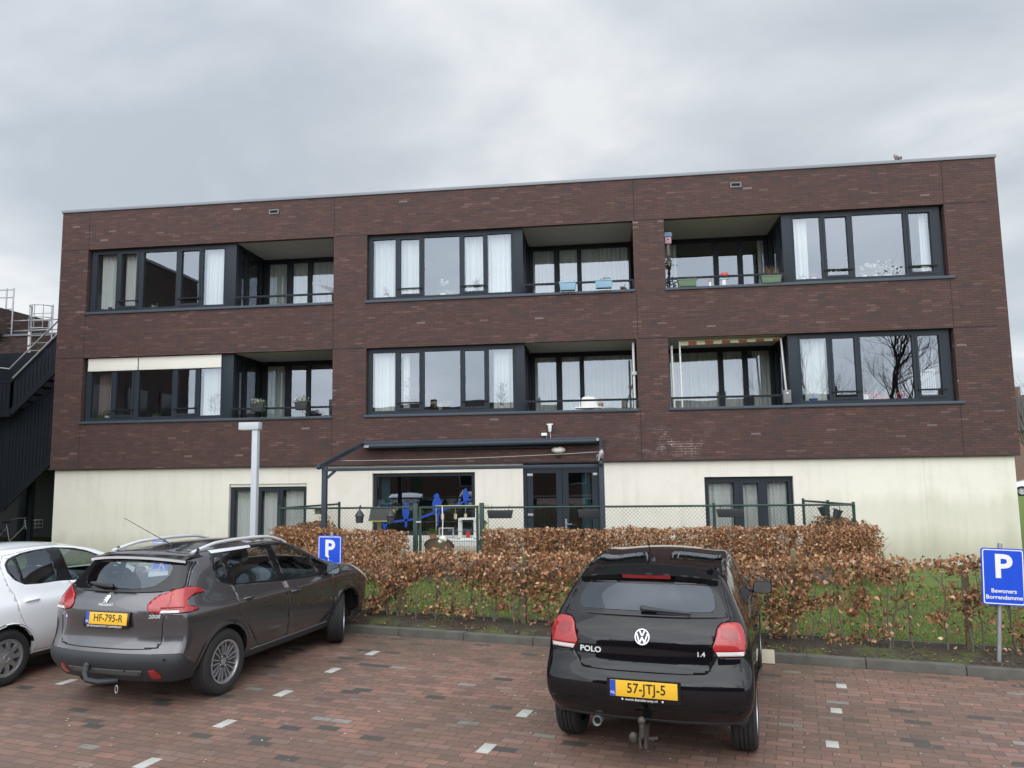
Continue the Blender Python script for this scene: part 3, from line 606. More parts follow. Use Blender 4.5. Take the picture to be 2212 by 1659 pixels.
M_CHROME = plain('chrome', (0.78, 0.79, 0.80), 0.28, metal=0.55, vary=0.05)
M_INT = plain('dark_upholstery', (0.060, 0.062, 0.066), 0.8, vary=0.2)
M_SATIN = plain('satin_silver_rail', (0.74, 0.75, 0.78), 0.30, metal=0.25, vary=0.05)
M_CARGL = glass_mat('car_glass', (0.70, 0.77, 0.75), 0.10)
M_TINT = glass_mat('tinted_rear_glass', (0.10, 0.11, 0.12), 0.045)
M_REARGL = glass_mat('sky_lit_rear_glass', (0.62, 0.70, 0.68), 0.07)
M_MIRR = plain('mirror_glass', (0.20, 0.235, 0.25), 0.03, metal=1.0, vary=0.0)
def lamp_mat(name, a, b_):
    t = NT(name); p = t.obj(); w = t.n('ShaderNodeTexWave', {'Vector': p, 'Scale': 22.0, 'Distortion': 0.0, 'Detail': 0.0}, bands_direction='Z').outputs['Fac']
    n = t.noise(11, p, 3); c = t.mix(n, a, b_); c = t.mix(t.math('MULTIPLY', w, 0.35), c, tuple(x*0.45 for x in a))
    t.set(col=c, rough=0.25, coat=1.0, coatr=0.02); return t.m
M_LAMP = lamp_mat('red_lamp_lens', (0.33, 0.005, 0.008), (0.48, 0.016, 0.018))
M_LAMPD = lamp_mat('dark_red_lens', (0.25, 0.008, 0.010), (0.32, 0.02, 0.02))
M_LAMPW = plain('clear_lamp_lens', (0.62, 0.62, 0.60), 0.15, vary=0.15, scale=20, coat=1.0)
M_YEL = plain('number_plate_yellow', (0.80, 0.47, 0.035), 0.35, vary=0.05)
M_BLUE = plain('plate_blue', (0.02, 0.07, 0.45), 0.4, vary=0.05)
M_INK = plain('black_ink', (0.012, 0.012, 0.012), 0.5)
M_LETW = plain('white_letters', (0.80, 0.80, 0.78), 0.5, vary=0.03)
# ------------------------------------------------------------------ cutting the shell
PROJ = {'rear': (Vector((1, 0, 0)), Vector((0, 0, 1)), Vector((0, -1, 0))), 'side': (Vector((0, 1, 0)), Vector((0, 0, 1)), Vector((1, 0, 0))),
        'wrap': (Vector((1, 1, 0)), Vector((0, 0, 1)), Vector((1, -1, 0)).normalized()), 'top': (Vector((1, 0, 0)), Vector((0, 1, 0)), Vector((0, 0, 1)))}
def in_poly(x, y, P):
    c = False; n = len(P); j = n-1
    for i in range(n):
        xi, yi = P[i]; xj, yj = P[j]
        if (yi > y) != (yj > y) and x < (xj-xi)*(y-yi)/(yj-yi)+xi: c = not c
        j = i
    return c
def offset_poly(P, d):
    n = len(P); A = sum(P[i][0]*P[(i+1) % n][1]-P[(i+1) % n][0]*P[i][1] for i in range(n)); sg = 1 if A > 0 else -1; out = []
    for i in range(n):
        a, b, c = P[i-1], P[i], P[(i+1) % n]
        n1 = Vector((b[1]-a[1], -(b[0]-a[0]))).normalized()*sg; n2 = Vector((c[1]-b[1], -(c[0]-b[0]))).normalized()*sg
        m = (n1+n2); m = m/max(0.35, m.length_squared/2) if m.length > 1e-6 else n1
        out.append((b[0]+m.x*d, b[1]+m.y*d))
    return out
def round_poly(P, r, n=3):
    out = []; N = len(P)
    for i in range(N):
        a, b, c = Vector(P[i-1]), Vector(P[i]), Vector(P[(i+1) % N])
        u = (a-b); v = (c-b); lu, lv = u.length, v.length; rr = min(r, lu*0.45, lv*0.45); p = b+u/lu*rr; q = b+v/lv*rr
        for k in range(n+1):
            t = k/n; out.append(tuple(p*(1-t)**2 + b*2*t*(1-t) + q*t*t))
    return out
class Cutter:
    def __init__(s, bm):
        s.bm = bm; s.lay = bm.faces.layers.int.new('part'); s.names = ['body']; s.bvh = BVHTree.FromBMesh(bm)
    def hit(s, o, d):
        h = s.bvh.ray_cast(Vector(o), Vector(d)); return h[0], h[1]
    def cut(s, name, poly, proj, mirror=True, cond=None, sides=None):
        for sg in (sides or ((1, -1) if mirror else (1,))):
            A, B, D = [Vector((v.x*sg, v.y, v.z)) for v in PROJ[proj]]
            nm = name; 
            if nm not in s.names: s.names.append(nm)
            pid = s.names.index(nm)
            xs = [p[0] for p in poly]; ys = [p[1] for p in poly]; bb = (min(xs)-.02, max(xs)+.02, min(ys)-.02, max(ys)+.02)
            def cand():
                out = []
                for f in s.bm.faces:
                    if f.normal.dot(D) < 0.08: continue
                    c = f.calc_center_median(); a, b = c.dot(A), c.dot(B)
                    r = max((v.co-c).length for v in f.verts)
                    if a+r*1.5 < bb[0] or a-r*1.5 > bb[1] or b+r < bb[2] or b-r > bb[3]: continue
                    if cond and not cond(c, sg): continue
                    out.append(f)
                return out
            F = cand()
            for i in range(len(poly)):
                p, q = Vector(poly[i]), Vector(poly[(i+1) % len(poly)]); d = q-p
                if d.length < 1e-6: continue
                nv = Vector((-d.y, d.x)).normalized(); no = A/A.length_squared*nv.x*A.length_squared + B*nv.y
                co = A*(p.x/A.length_squared) + B*p.y
                lo = (min(p.x, q.x), min(p.y, q.y)); hi = (max(p.x, q.x), max(p.y, q.y)); fs = []
                for f in F:
                    if not f.is_valid: continue
                    pr_ = [(v.co.dot(A), v.co.dot(B)) for v in f.verts]
                    if min(u for u, _ in pr_) > hi[0]+1e-4 or max(u for u, _ in pr_) < lo[0]-1e-4 or min(w for _, w in pr_) > hi[1]+1e-4 or max(w for _, w in pr_) < lo[1]-1e-4: continue
                    sd = [(Vector(u)-p).dot(nv) for u in pr_]
                    if min(sd) > -1e-5 or max(sd) < 1e-5: continue
                    fs.append(f)
                if not fs: continue
                es = {e for f in fs for e in f.edges}; vs = {v for f in fs for v in f.verts}
                r = bmesh.ops.bisect_plane(s.bm, geom=list(vs)+list(es)+fs, plane_co=co, plane_no=no.normalized(), dist=1e-6)
                F = [f for f in F if f.is_valid] + [g for g in r['geom'] if isinstance(g, bmesh.types.BMFace) and g.is_valid]
                F = list(set(F))
            for f in set(F):
                if not f.is_valid: continue
                c = f.calc_center_median()
                if in_poly(c.dot(A), c.dot(B), poly): f[s.lay] = pid
    def plane(s, name, co, no, cond):
        """everything on the positive side of a plane where cond holds"""
        if name not in s.names: s.names.append(name)
        fs = [f for f in s.bm.faces if cond(f.calc_center_median())]; es = {e for f in fs for e in f.edges}; vs = {v for f in fs for v in f.verts}
        bmesh.ops.bisect_plane(s.bm, geom=list(vs)+list(es)+fs, plane_co=co, plane_no=no, dist=1e-6)
        no = Vector(no); co = Vector(co)
        for f in s.bm.faces:
            c = f.calc_center_median()
            if cond(c) and (c-co).dot(no) > 0 and f[s.lay] == 0: f[s.lay] = s.names.index(name)
    def extract(s, spec, parent):
        """spec: list of (part key, object name, material, normal offset, split by side, thickness); returns objects"""
        s.bm.normal_update(); res = {}
        VN = {v: v.normal.copy() for v in s.bm.verts}
        def mk(fs, name, mat, off, thick):
            idx = {}; V = []; N = []; FF = []
            for f in fs:
                ids = []
                for v in f.verts:
                    if v not in idx: idx[v] = len(V); V.append(v.co + VN[v]*off); N.append(VN[v])
                    ids.append(idx[v])
                FF.append(ids)
            if thick:      # turned-in edge so that the panel reads as a solid
                cnt = {}
                for ids in FF:
                    for a, b in zip(ids, ids[1:]+ids[:1]): cnt[(a, b)] = 1
                bd = [(a, b) for (a, b) in cnt if (b, a) not in cnt]
                inn = {}
                for a, b in bd:
                    for q in (a, b):
                        if q not in inn: inn[q] = len(V); V.append(V[q]-N[q]*thick); N.append(N[q])
                rim = [[b, a, inn[a], inn[b]] for a, b in bd]
            else: rim = []
            me = bpy.data.meshes.new(name); me.from_pydata([tuple(v) for v in V], [], FF+rim); me.materials.append(mat)
            me.update(); me.polygons.foreach_set('use_smooth', [True]*len(FF)+[False]*len(rim))
            try: me.normals_split_custom_set_from_vertices([tuple(n) for n in N]) if not rim else None
            except Exception: pass
            return link(name, me, parent)
        by = {}
        for f in s.bm.faces: by.setdefault(s.names[f[s.lay]], []).append(f)
        for key, name, mat, off, split, thick in spec:
            fs = by.get(key, [])
            if not fs: continue
            if split:
                for sg in (1, -1):
                    q = [f for f in fs if f.calc_center_median().x*sg > 0]
                    if q: res[key, sg] = mk(q, name, mat, off, thick)
            else: res[key, 0] = mk(fs, name, mat, off, thick)
        return res
def frame_at(p, n, up=(0, 0, 1)):
    """local x to the right seen from outside, local y up, local z along the outward normal"""
    z = Vector(n).normalized(); x = Vector(up).cross(z).normalized(); y = z.cross(x)
    return Matrix(((x.x, y.x, z.x, p[0]), (x.y, y.y, z.y, p[1]), (x.z, y.z, z.z, p[2]), (0, 0, 0, 1)))
def arc_pts(cx_, cy_, r, a0, a1, n): return [(cx_+r*math.cos(a0+(a1-a0)*i/n), cy_+r*math.sin(a0+(a1-a0)*i/n)) for i in range(n+1)]
# ------------------------------------------------------------------ wheels
def wheel(parent, x, y, r, w, style, steer=0.0):
    sg = 1 if x > 0 else -1
    hub = MB(); Mx = Matrix.Rotation(R(90), 4, 'Y')                 # lathe axis z -> +x (outwards)
    hub.lathe([(0.001, -0.03), (r*0.5, -0.03), (r*0.5, -0.05), (0.001, -0.05)], 24, Mx)
    hub.lathe([(r*0.66, -0.16), (r*0.66, -0.045), (r*0.64, -0.045), (r*0.64, -0.16)], 24, Mx)
    o = hub.build('wheel', M_TRIM, parent, smooth=True); o.location = (x, y, r); o.rotation_euler = (0, 0, (0 if sg > 0 else math.pi)+steer)
    ri = r*(0.655 if style != 'rim15' else 0.64); prof = [(ri, -w+0.01), (ri+0.02, -w), (r*0.86, -w-0.003), (r-0.022, -w+0.004), (r-0.006, -w+0.022)]
    m = 4
    for i in range(m):
        a = -w+0.03+(w-0.06)*i/m; b = -w+0.03+(w-0.06)*(i+1)/m
        prof += [(r, a+0.003), (r, b-0.008), (r-0.008, b-0.006), (r-0.008, b)]
    prof += [(r-0.006, -0.022), (r-0.022, -0.004), (r*0.86, 0.003), (ri+0.02, 0.0), (ri, -0.012)]
    ty = MB().lathe(prof, 56, Mx); ty.build('tyre', M_RUB, o, smooth=True, sharp=30)
    rm = MB(); rm.lathe([(ri+0.004, -0.014), (ri+0.004, -0.002), (ri-0.014, -0.002), (ri-0.022, -0.02), (ri-0.022, -0.12)], 48, Mx)
    def spoke(a, r0, r1, w0, w1, x0, x1, off=0.0):
        ca, sa = math.cos(a), math.sin(a)
        def P(rr, t, xx): return (xx, rr*ca - t*sa, rr*sa + t*ca)
        vs = [P(r0, off*0.4-w0/2, x0-0.02), P(r0, off*0.4+w0/2, x0-0.02), P(r1, off-w1/2, x1-0.02), P(r1, off+w1/2, x1-0.02), P(r0, off*0.4-w0/2, x0), P(r0, off*0.4+w0/2, x0), P(r1, off-w1/2, x1), P(r1, off+w1/2, x1)]
        rm.add(vs, [(0, 1, 3, 2), (4, 6, 7, 5), (0, 4, 5, 1), (2, 3, 7, 6), (0, 2, 6, 4), (1, 5, 7, 3)])
    if style == 'pairs':
        for k in range(9):
            a = 2*math.pi*(k+0.3)/9
            for s2 in (-1, 1): spoke(a, r*0.19, ri-0.012, 0.010, 0.013, -0.024, -0.012, s2*0.030)
        rm.lathe([(0.001, -0.022), (r*0.11, -0.024), (r*0.13, -0.045)], 20, Mx)
        for k in range(4):
            a = k*math.pi/2+0.5; rm.sphere((-0.028, r*0.17*math.cos(a), r*0.17*math.sin(a)), 0.011, 8, 5)
    elif style == 'cover':
        for k in range(9):
            a = 2*math.pi*k/9
            spoke(a, r*0.20, ri-0.01, 0.060, 0.030, -0.010, -0.006); spoke(a, r*0.42, ri-0.01, 0.042, 0.075, -0.020, -0.010)
        rm.lathe([(0.001, -0.004), (r*0.20, -0.004), (r*0.25, -0.012), (r*0.30, -0.02)], 28, Mx)
        rm.lathe([(r*0.10, -0.003), (r*0.115, 0.0), (r*0.13, -0.003)], 24, Mx)
        rm.lathe([(ri-0.035, -0.012), (ri-0.02, -0.006), (ri, -0.003)], 48, Mx)
    else:
        for k in range(5): spoke(2*math.pi*k/5, r*0.15, ri-0.01, 0.075, 0.055, -0.03, -0.008)
        rm.lathe([(0.001, -0.02), (r*0.16, -0.025), (r*0.2, -0.05)], 24, Mx)
    rm.build('rim', M_ALLOY, o, smooth=True, sharp=30)
    return o
def wheel_well(parent, x, y, r):
    mb = MB(); n = 20
    for k in range(n):
        a0, a1 = math.pi*(0.02+0.96*k/n), math.pi*(0.02+0.96*(k+1)/n); R_ = r+0.075
        sx = (0.35, abs(x)-0.05); s2 = 1 if x > 0 else -1
        mb.quad((s2*sx[0], y+R_*math.cos(a0), r+R_*math.sin(a0)), (s2*sx[1], y+R_*math.cos(a0), r+R_*math.sin(a0)), (s2*sx[1], y+R_*math.cos(a1), r+R_*math.sin(a1)), (s2*sx[0], y+R_*math.cos(a1), r+R_*math.sin(a1)))
        mb.add([(s2*sx[0], y, r), (s2*sx[0], y+R_*math.cos(a0), r+R_*math.sin(a0)), (s2*sx[0], y+R_*math.cos(a1), r+R_*math.sin(a1))], [(0, 1, 2)])
    return mb.build('wheel_well', M_DARK, parent)
def interior(car, L, hw, zf, belt, y_front, y_rear, col=None):
    m = col or M_INT
    MB().box(-hw+0.12, hw-0.12, 0.45, L-0.85, zf, zf+0.04).box(-hw+0.16, hw-0.16, 0.25, 0.95, zf+0.3, belt-0.12).build('cabin_floor', M_DARK, car)
    for sx in (-1, 1):
        for yy, nm, wd in ((y_front, 'front_seat', 0.50), (y_rear, 'rear_seat', 0.56)):
            sq = MB(); x = sx*0.36; hs = 1.0 if nm == 'front_seat' else 0.70
            sq.box(x-wd/2, x+wd/2, yy-0.05, yy+0.45, zf+0.12, zf+0.34)
            M_ = Matrix.Translation((x, yy, zf+0.3)) @ Matrix.Rotation(R(14), 4, 'X')
            sq.box(-wd/2, wd/2, -0.10, 0.04, 0, 0.58*hs, M=M_); sq.box(-0.13, 0.13, -0.09, 0.02, 0.64*hs, 0.83*hs, M=M_); sq.box(-0.07, -0.05, -0.05, -0.03, 0.57*hs, 0.66*hs, M=M_); sq.box(0.05, 0.07, -0.05, -0.03, 0.57*hs, 0.66*hs, M=M_)
            sq.build(nm, m, car, bevel=0.035)
    MB().box(-hw+0.14, hw-0.14, y_front+0.78, y_front+1.15, belt-0.32, belt-0.03).build('dashboard', M_INT, car, bevel=0.05)
    M_ = Matrix.Translation((-0.36, y_front+0.66, belt-0.08)) @ Matrix.Rotation(R(65), 4, 'X')
    sw = MB().lathe([(0.178, -0.012), (0.19, 0), (0.178, 0.012), (0.166, 0)], 28, M_, closed=True); sw.box(-0.17, 0.17, -0.015, 0.015, -0.01, 0.01, M=M_); sw.build('steering_wheel', M_GLOSSB, car, smooth=True)
def plate(car, p, n, w, h, txt, dealer, tilt_up=(0, 0, 1)):
    F = frame_at(p, n, tilt_up)
    MB().box(-w/2-0.025, w/2+0.025, -h/2-0.035, h/2+0.012, 0.002, 0.014, M=F).build('plate_holder', M_GLOSSB, car, bevel=0.004)
    pl = MB().box(-w/2, w/2, -h/2, h/2, 0.0145, 0.018, M=F).build('number_plate', M_YEL, car, bevel=0.0015)
    MB().box(-w/2+0.001, -w/2+0.045, -h/2+0.001, h/2-0.001, 0.0182, 0.0188, M=F).build('country_strip', M_BLUE, pl)
    text('country_code', 'NL', 0.030, M_LETW, pl, F @ Matrix.Translation((-w/2+0.0225, -h*0.28, 0.0192)), 0.0004)
    text('registration', txt, h*0.86, M_INK, pl, F @ Matrix.Translation((0.022, 0.002, 0.0185)), 0.0006, xs=0.92, bold=0.0012, space=1.02)
    if dealer: text('dealer_line', dealer, 0.026, M_LETW, pl, F @ Matrix.Translation((-0.02, -h/2-0.019, 0.0145)), 0.0004, shear=0.15, xs=1.25)
    return F
def door_mirror(car, p, mat, sg=1):
    o = MB(); M_ = Matrix.Translation(p) @ Matrix.Rotation(R(4)*sg, 4, 'Z') @ Matrix.Rotation(R(90), 4, 'X')
    base = round_poly([(-0.10, -0.058), (0.085, -0.062), (0.105, 0.015), (0.075, 0.062), (-0.085, 0.060)] if sg > 0 else [(0.10, -0.058), (0.085, 0.060), (-0.075, 0.062), (-0.105, 0.015), (-0.085, -0.062)], 0.035, 4); n = len(base); vs = []; fs = []
    for k, (sc_, dz) in enumerate(((1.0, 0.0), (1.03, -0.03), (0.92, -0.075), (0.65, -0.11), (0.2, -0.13))): vs += [M_ @ Vector((x*sc_, y*sc_, dz)) for x, y in base]
    for k in range(4): fs += [(k*n+i, k*n+(i+1) % n, (k+1)*n+(i+1) % n, (k+1)*n+i) for i in range(n)]
    fs.append(tuple(4*n+i for i in range(n))); o.add(vs, fs); h = o.build('door_mirror', mat, car, smooth=True, sharp=60)
    MB().add([M_ @ Vector((x*0.93, y*0.93, -0.004)) for x, y in base], [tuple(range(n))]).build('mirror_glass', M_MIRR, h)
    MB().bar(Vector(p)+Vector((-0.06*sg, 0.05, -0.035)), Vector(p)+Vector((-0.19*sg, 0.09, -0.065)), 0.06, 0.035).build('mirror_arm', M_TRIM, h, bevel=0.008)
    return h
def pull_handle(door, p, n, ln, mat):
    F = frame_at(p, n); MB().lathe([(0.001, -0.002), (0.042, 0.0008), (0.046, 0.0015), (0.05, -0.001)], 20, F @ Matrix.Diagonal((1.5, 0.75, 1, 1))).build('handle_cup', M_TRIM if mat is not M_WHITEP else M_WHITEP, door, smooth=True)
    return MB().tube([F @ Vector((-ln/2, 0, -0.004)), F @ Vector((-ln/2+0.02, 0, 0.016)), F @ Vector((ln/2-0.03, 0, 0.018)), F @ Vector((ln/2, 0, 0.0))], [0.010, 0.014, 0.014, 0.010], 8).build('handle', mat, door, smooth=True, sharp=60)
def aerial(car, p, tip, r=0.004):
    MB().lathe([(0.028, 0), (0.022, 0.02), (0.012, 0.03), (0.001, 0.032)], 12, Matrix.Translation(p) @ Matrix.Diagonal((0.8, 1.3, 1, 1))).tube([p, Vector(p).lerp(Vector(tip), 0.4), tip], [r*1.5, r*1.1, r*0.8], 6).build('aerial', M_TRIM, car, smooth=True)
# ------------------------------------------------------------------ the three cars
def place(key, name, label):
    x, y, h, s = POSES[key]; o = thing(name, label, 'car', (x, y, 0), -R(h)); o.scale = (1.0 if key == 'POLO' else s, s, s); return o
def mirx(P): return P + [(-x, z) for x, z in P[::-1]]
def arches(C, ya, yb, r, rw):
    for y in (ya, yb): C.cut('void', [(y+(rw)*math.cos(2*math.pi*k/28), r+rw*math.sin(2*math.pi*k/28)) for k in range(28)], 'side', cond=lambda c, sg: c.x*sg > 0.55)
def arch_lips(car, C, ya, yb, r, rw, mat, wd=0.035):
    for y in (ya, yb):
        for sg in (1, -1):
            mb = MB(); pts = []
            for k in range(29):
                a = math.pi*(0.0+1.0*k/28); row = []
                for q in (rw-0.004, rw+wd*0.5, rw+wd):
                    yy, zz = y+q*math.cos(a), r+q*math.sin(a); h, n = C.hit((sg*1.5, yy, zz), (-sg, 0, 0))
                    xx = abs(h.x) if h else 0.80
                    row.append((sg*(xx+(0.010 if q < rw+wd*0.7 else -0.002)), yy, zz))
                row.insert(0, (sg*(abs(row[0][0])-0.05), row[0][1], row[0][2])); pts.append(row)
            for i in range(28):
                for j in range(3): mb.quad(pts[i][j], pts[i+1][j], pts[i+1][j+1], pts[i][j+1])
            mb.build('arch_lip', mat, car, smooth=True, sharp=50)
def underbody(car, L, hw, z=0.24):
    MB().box(-hw+0.22, hw-0.22, 0.45, L-0.25, z, z+0.12).build('underbody', M_DARK, car)
def seam(C, poly, proj, w=0.0035, **k): C.cut('seam', offset_poly(poly, w), proj, **k)
# ---- black hatchback seen from behind
def build_black():
    car = place('POLO', 'black_hatchback', 'black hatchback parked rear-on with dark tinted rear window and round badge'); bm = car_shell(POLO); C = Cutter(bm)
    gate = mirx([(0.30, 0.692), (0.49, 0.70), (0.575, 0.822), (0.54, 0.88), (0.60, 1.0), (0.672, 1.062), (0.585, 1.318), (0.3, 1.338)])
    seam(C, gate, 'rear', mirror=False, cond=lambda c, sg: c.y < 0.7); C.cut('tailgate', gate, 'rear', mirror=False, cond=lambda c, sg: c.y < 0.7)
    rw = round_poly(mirx([(0.655, 1.07), (0.570, 1.315), (0.3, 1.33)]), 0.03); C.cut('rwin', rw, 'rear', mirror=False, cond=lambda c, sg: c.y < 0.7)
    cl = round_poly(mirx([(0.57, 1.105), (0.515, 1.285)]), 0.07, 5); C.cut('rclear', cl, 'rear', mirror=False, cond=lambda c, sg: c.y < 0.7)
    lamp = round_poly([(.655, .872), (.755, 1.0), (.83, 1.035), (.98, 1.04), (1.03, 1.02), (1.02, .92), (.96, .815), (.70, .815)], 0.025)
    C.cut('seam', offset_poly(lamp, 0.008), 'wrap', cond=lambda c, sg: c.y < 0.5); C.cut('lamp', lamp, 'wrap', cond=lambda c, sg: c.y < 0.5)
    C.cut('lampw', [(.70, .817), (.958, .817), (.968, .845), (.685, .845)], 'wrap', cond=lambda c, sg: c.y < 0.5)
    C.cut('lampd', round_poly([(.76, .945), (.79, 1.0), (.93, 1.0), (.94, .935), (.85, .91)], 0.04), 'wrap', cond=lambda c, sg: c.y < 0.5)
    wf = [(0.62, 1.10), (0.66, 1.30), (0.95, 1.395), (1.5, 1.412), (2.0, 1.37), (2.35, 1.235), (2.62, 1.05), (2.66, 0.935), (0.78, 1.0)]
    C.cut('wtrim', round_poly(wf, 0.03), 'side')
    C.cut('swin', round_poly([(0.70, 1.11), (0.72, 1.28), (0.97, 1.365), (1.05, 1.37), (1.08, 1.0), (0.82, 1.03)], 0.03), 'side'); C.cut('swin', round_poly([(1.10, 1.0), (1.07, 1.375), (1.52, 1.385), (1.56, 0.985)], 0.02), 'side'); C.cut('swin', round_poly([(1.64, 0.98), (1.60, 1.385), (1.98, 1.35), (2.30, 1.22), (2.52, 1.06), (2.54, 0.955)], 0.02), 'side')
    d1 = [(0.80, 0.985), (0.84, 0.75), (1.02, 0.52), (1.06, 0.33), (1.60, 0.31), (1.60, 0.965)]; d2 = [(1.612, 0.965), (1.612, 0.31), (2.60, 0.30), (2.72, 0.5), (2.72, 0.92)]
    for d, nm in ((d1, 'door1'), (d2, 'door2')): seam(C, d, 'side'); C.cut(nm, d, 'side')
    arches(C, 0.69, 3.16, 0.30, 0.345)
    C.plane('lower', (0, 0, 0.345), (0, 0, -1), lambda c: c.y < 0.45); C.plane('lower', (0, 0, 0.30), (0, 0, -1), lambda c: c.y >= 0.45)
    C.cut('wscreen', [(-.54, 2.18), (.54, 2.18), (.66, 2.78), (-.66, 2.78)], 'top', mirror=False)
    r = C.extract([('body', 'body', M_BLACKP, 0, False, 0.012), ('tailgate', 'tailgate', M_BLACKP, 0.001, False, 0.012), ('rwin', 'window_surround', M_GLOSSB, 0.001, False, 0.004), ('rclear', 'rear_window', M_TINT, 0.001, False, 0), ('lamp', 'tail_lamp', M_LAMP, 0.008, True, 0.02), ('lampd', 'lamp_bowl', M_LAMPD, 0.009, True, 0), ('lampw', 'reversing_lamp', M_LAMPW, 0.008, True, 0.02),
        ('wtrim', 'window_trim', M_GLOSSB, -0.002, True, 0.008), ('swin', 'side_window', M_CARGL, -0.004, True, 0), ('door1', 'rear_door', M_BLACKP, 0.0, True, 0.012), ('door2', 'front_door', M_BLACKP, 0.0, True, 0.012), ('lower', 'lower_bumper', M_TRIM, 0.002, False, 0.01), ('seam', 'panel_gap', M_DARK, -0.008, False, 0), ('wscreen', 'windscreen', M_CARGL, 0, False, 0)], car)
    for sg in (1, -1):
        for a in ('lampd', 'lampw'):
            if (a, sg) in r: r[a, sg].parent = r['lamp', sg]
    arch_lips(car, C, 0.69, 3.16, 0.30, 0.345, M_BLACKP, 0.02); underbody(car, 3.95, 0.82); interior(car, 3.97, 0.80, 0.30, 0.98, 1.62, 0.92)
    for x, y, st in ((0.825, 0.69, 0), (-0.825, 0.69, 0), (0.825, 3.16, 0), (-0.825, 3.16, 0)):
        wheel(car, x, y, 0.30, 0.20, 'rim15', st); wheel_well(car, x, y, 0.30)
    # roof spoiler with the high brake lamp
    sp_ = MB(); n = 24
    rows = []
    for i in range(n+1):
        x = -0.575+1.15*i/n; f = abs(x)/0.575; h, nn = C.hit((x, 0.66, 2.0), (0, 0, -1)); z0 = h.z if h else 1.40
        ye = 0.365+0.09*f**2.4; ze = 1.362-0.045*f**2.2
        rows.append([(x, 0.66, z0+0.002), (x, 0.52, ze+0.022), (x, ye+0.015, ze+0.006), (x, ye, ze-0.003), (x, ye+0.018, ze-0.042), (x, 0.53, ze-0.05)])
    for i in range(n):
        for j in range(5): sp_.quad(rows[i][j], rows[i+1][j], rows[i+1][j+1], rows[i][j+1])
    so = sp_.build('roof_spoiler', M_BLACKP, car, smooth=True, sharp=50)
    bl = MB()
    for i in range(8):
        x0, x1 = -0.20+0.05*i, -0.15+0.05*i
        bl.add([(x0, 0.365+0.09*(abs(x0)/.6)**2.4, 1.354), (x1, 0.365+0.09*(abs(x1)/.6)**2.4, 1.354), (x1, 0.375+0.09*(abs(x1)/.6)**2.4, 1.326), (x0, 0.375+0.09*(abs(x0)/.6)**2.4, 1.326), (x0, 0.42, 1.354), (x1, 0.42, 1.354)], [(3, 2, 1, 0), (0, 1, 5, 4), (4, 5, 2, 3)])
    bl.build('brake_lamp', M_LAMPD, so)
    seamr = MB(); rr_ = []
    for i in range(25):
        x = -0.585+1.17*i/24; h, nn = C.hit((x, 0.655+0.02*(x/0.6)**2, 2), (0, 0, -1)); rr_.append((x, 0.655+0.02*(x/0.6)**2, (h.z if h else 1.4)+0.001))
    seamr.tube(rr_, 0.0035, 5).build('roof_gap', M_DARK, car)
    # badge, lettering, plate
    h, nn = C.hit((0.0, -1, 0.935), (0, 1, 0)); F = frame_at(h, nn)
    bd = MB().lathe([(0.001, 0.002), (0.060, 0.004), (0.066, 0.0)], 40, F).build('badge', M_GLOSSB, car, smooth=True)
    vw = MB().lathe([(0.049, 0.004), (0.052, 0.009), (0.058, 0.009), (0.061, 0.004)], 40, F)
    def stroke(a, b, w): 
        a, b = Vector((*a, 0)), Vector((*b, 0)); vw.bar(F @ (a+Vector((0, 0, 0.0065))), F @ (b+Vector((0, 0, 0.0065))), w, 0.006, up=F.to_3x3() @ Vector((0, 0, 1)))
    for a, b in (((-0.021, 0.047), (-0.001, 0.006)), ((0.021, 0.047), (0.001, 0.006)), ((-0.043, 0.024), (-0.019, -0.044)), ((0.043, 0.024), (0.019, -0.044)), ((-0.019, -0.044), (0.0, -0.003)), ((0.019, -0.044), (0.0, -0.003))): stroke(a, b, 0.0095)
    vw.build('badge_emblem', M_CHROME, bd, smooth=True, sharp=30)
    for (x, z, s_, tx, sz) in ((-0.42, 0.823, 0, 'POLO', 0.056), (0.445, 0.828, 0, '1.4', 0.045)):
        h, nn = C.hit((x, -1, z), (0, 1, 0)); text('lettering', tx, sz, M_CHROME, car, frame_at(h, nn) @ Matrix.Translation((0, 0, 0.003)), 0.003, bold=0.0012, xs=1.25)
    h, nn = C.hit((0.012, -1, 0.578), (0, 1, 0)); F = plate(car, h, Vector((0, -1, 0.02)), 0.52, 0.115, '57-JTJ-5', 'www.benderooy.nl')
    for x in (-0.165, 0.145): MB().lathe([(0.001, 0.003), (0.006, 0.002), (0.0075, 0)], 10, F @ Matrix.Translation((x, -0.0765, 0.0142))).build('plate_screw', M_LETW, car, smooth=True)
    # wiper, tow bar, exhaust, mirrors, aerial
    a, an = C.hit((0.0, -1, 1.105), (0, 1, 0)); b, bn = C.hit((0.37, -1, 1.085), (0, 1, 0))
    a = a+an*0.03; b = b+bn*0.022; wp = MB().tube([a, a.lerp(b, 0.45), b], [0.020, 0.013, 0.008], 8); wp.sphere(a, 0.027, 12, 8, sc=(1.15, 0.7, 0.9)); wp.bar(a.lerp(b, 0.28)-an*0.012-Vector((0, 0, 0.012)), b-bn*0.010-Vector((0, 0, 0.012)), 0.012, 0.024); wp.build('rear_wiper', M_TRIM, car, smooth=True)
    tb = MB().tube([(0.0, 0.22, 0.27), (0.0, 0.02, 0.24), (0.0, -0.055, 0.27), (0.0, -0.06, 0.33)], [0.024, 0.024, 0.022, 0.017], 10); tb.sphere((0.0, -0.06, 0.375), 0.029, 14, 9); tb.tube([(0, -0.06, 0.33), (0, -0.06, 0.36)], 0.02, 10)
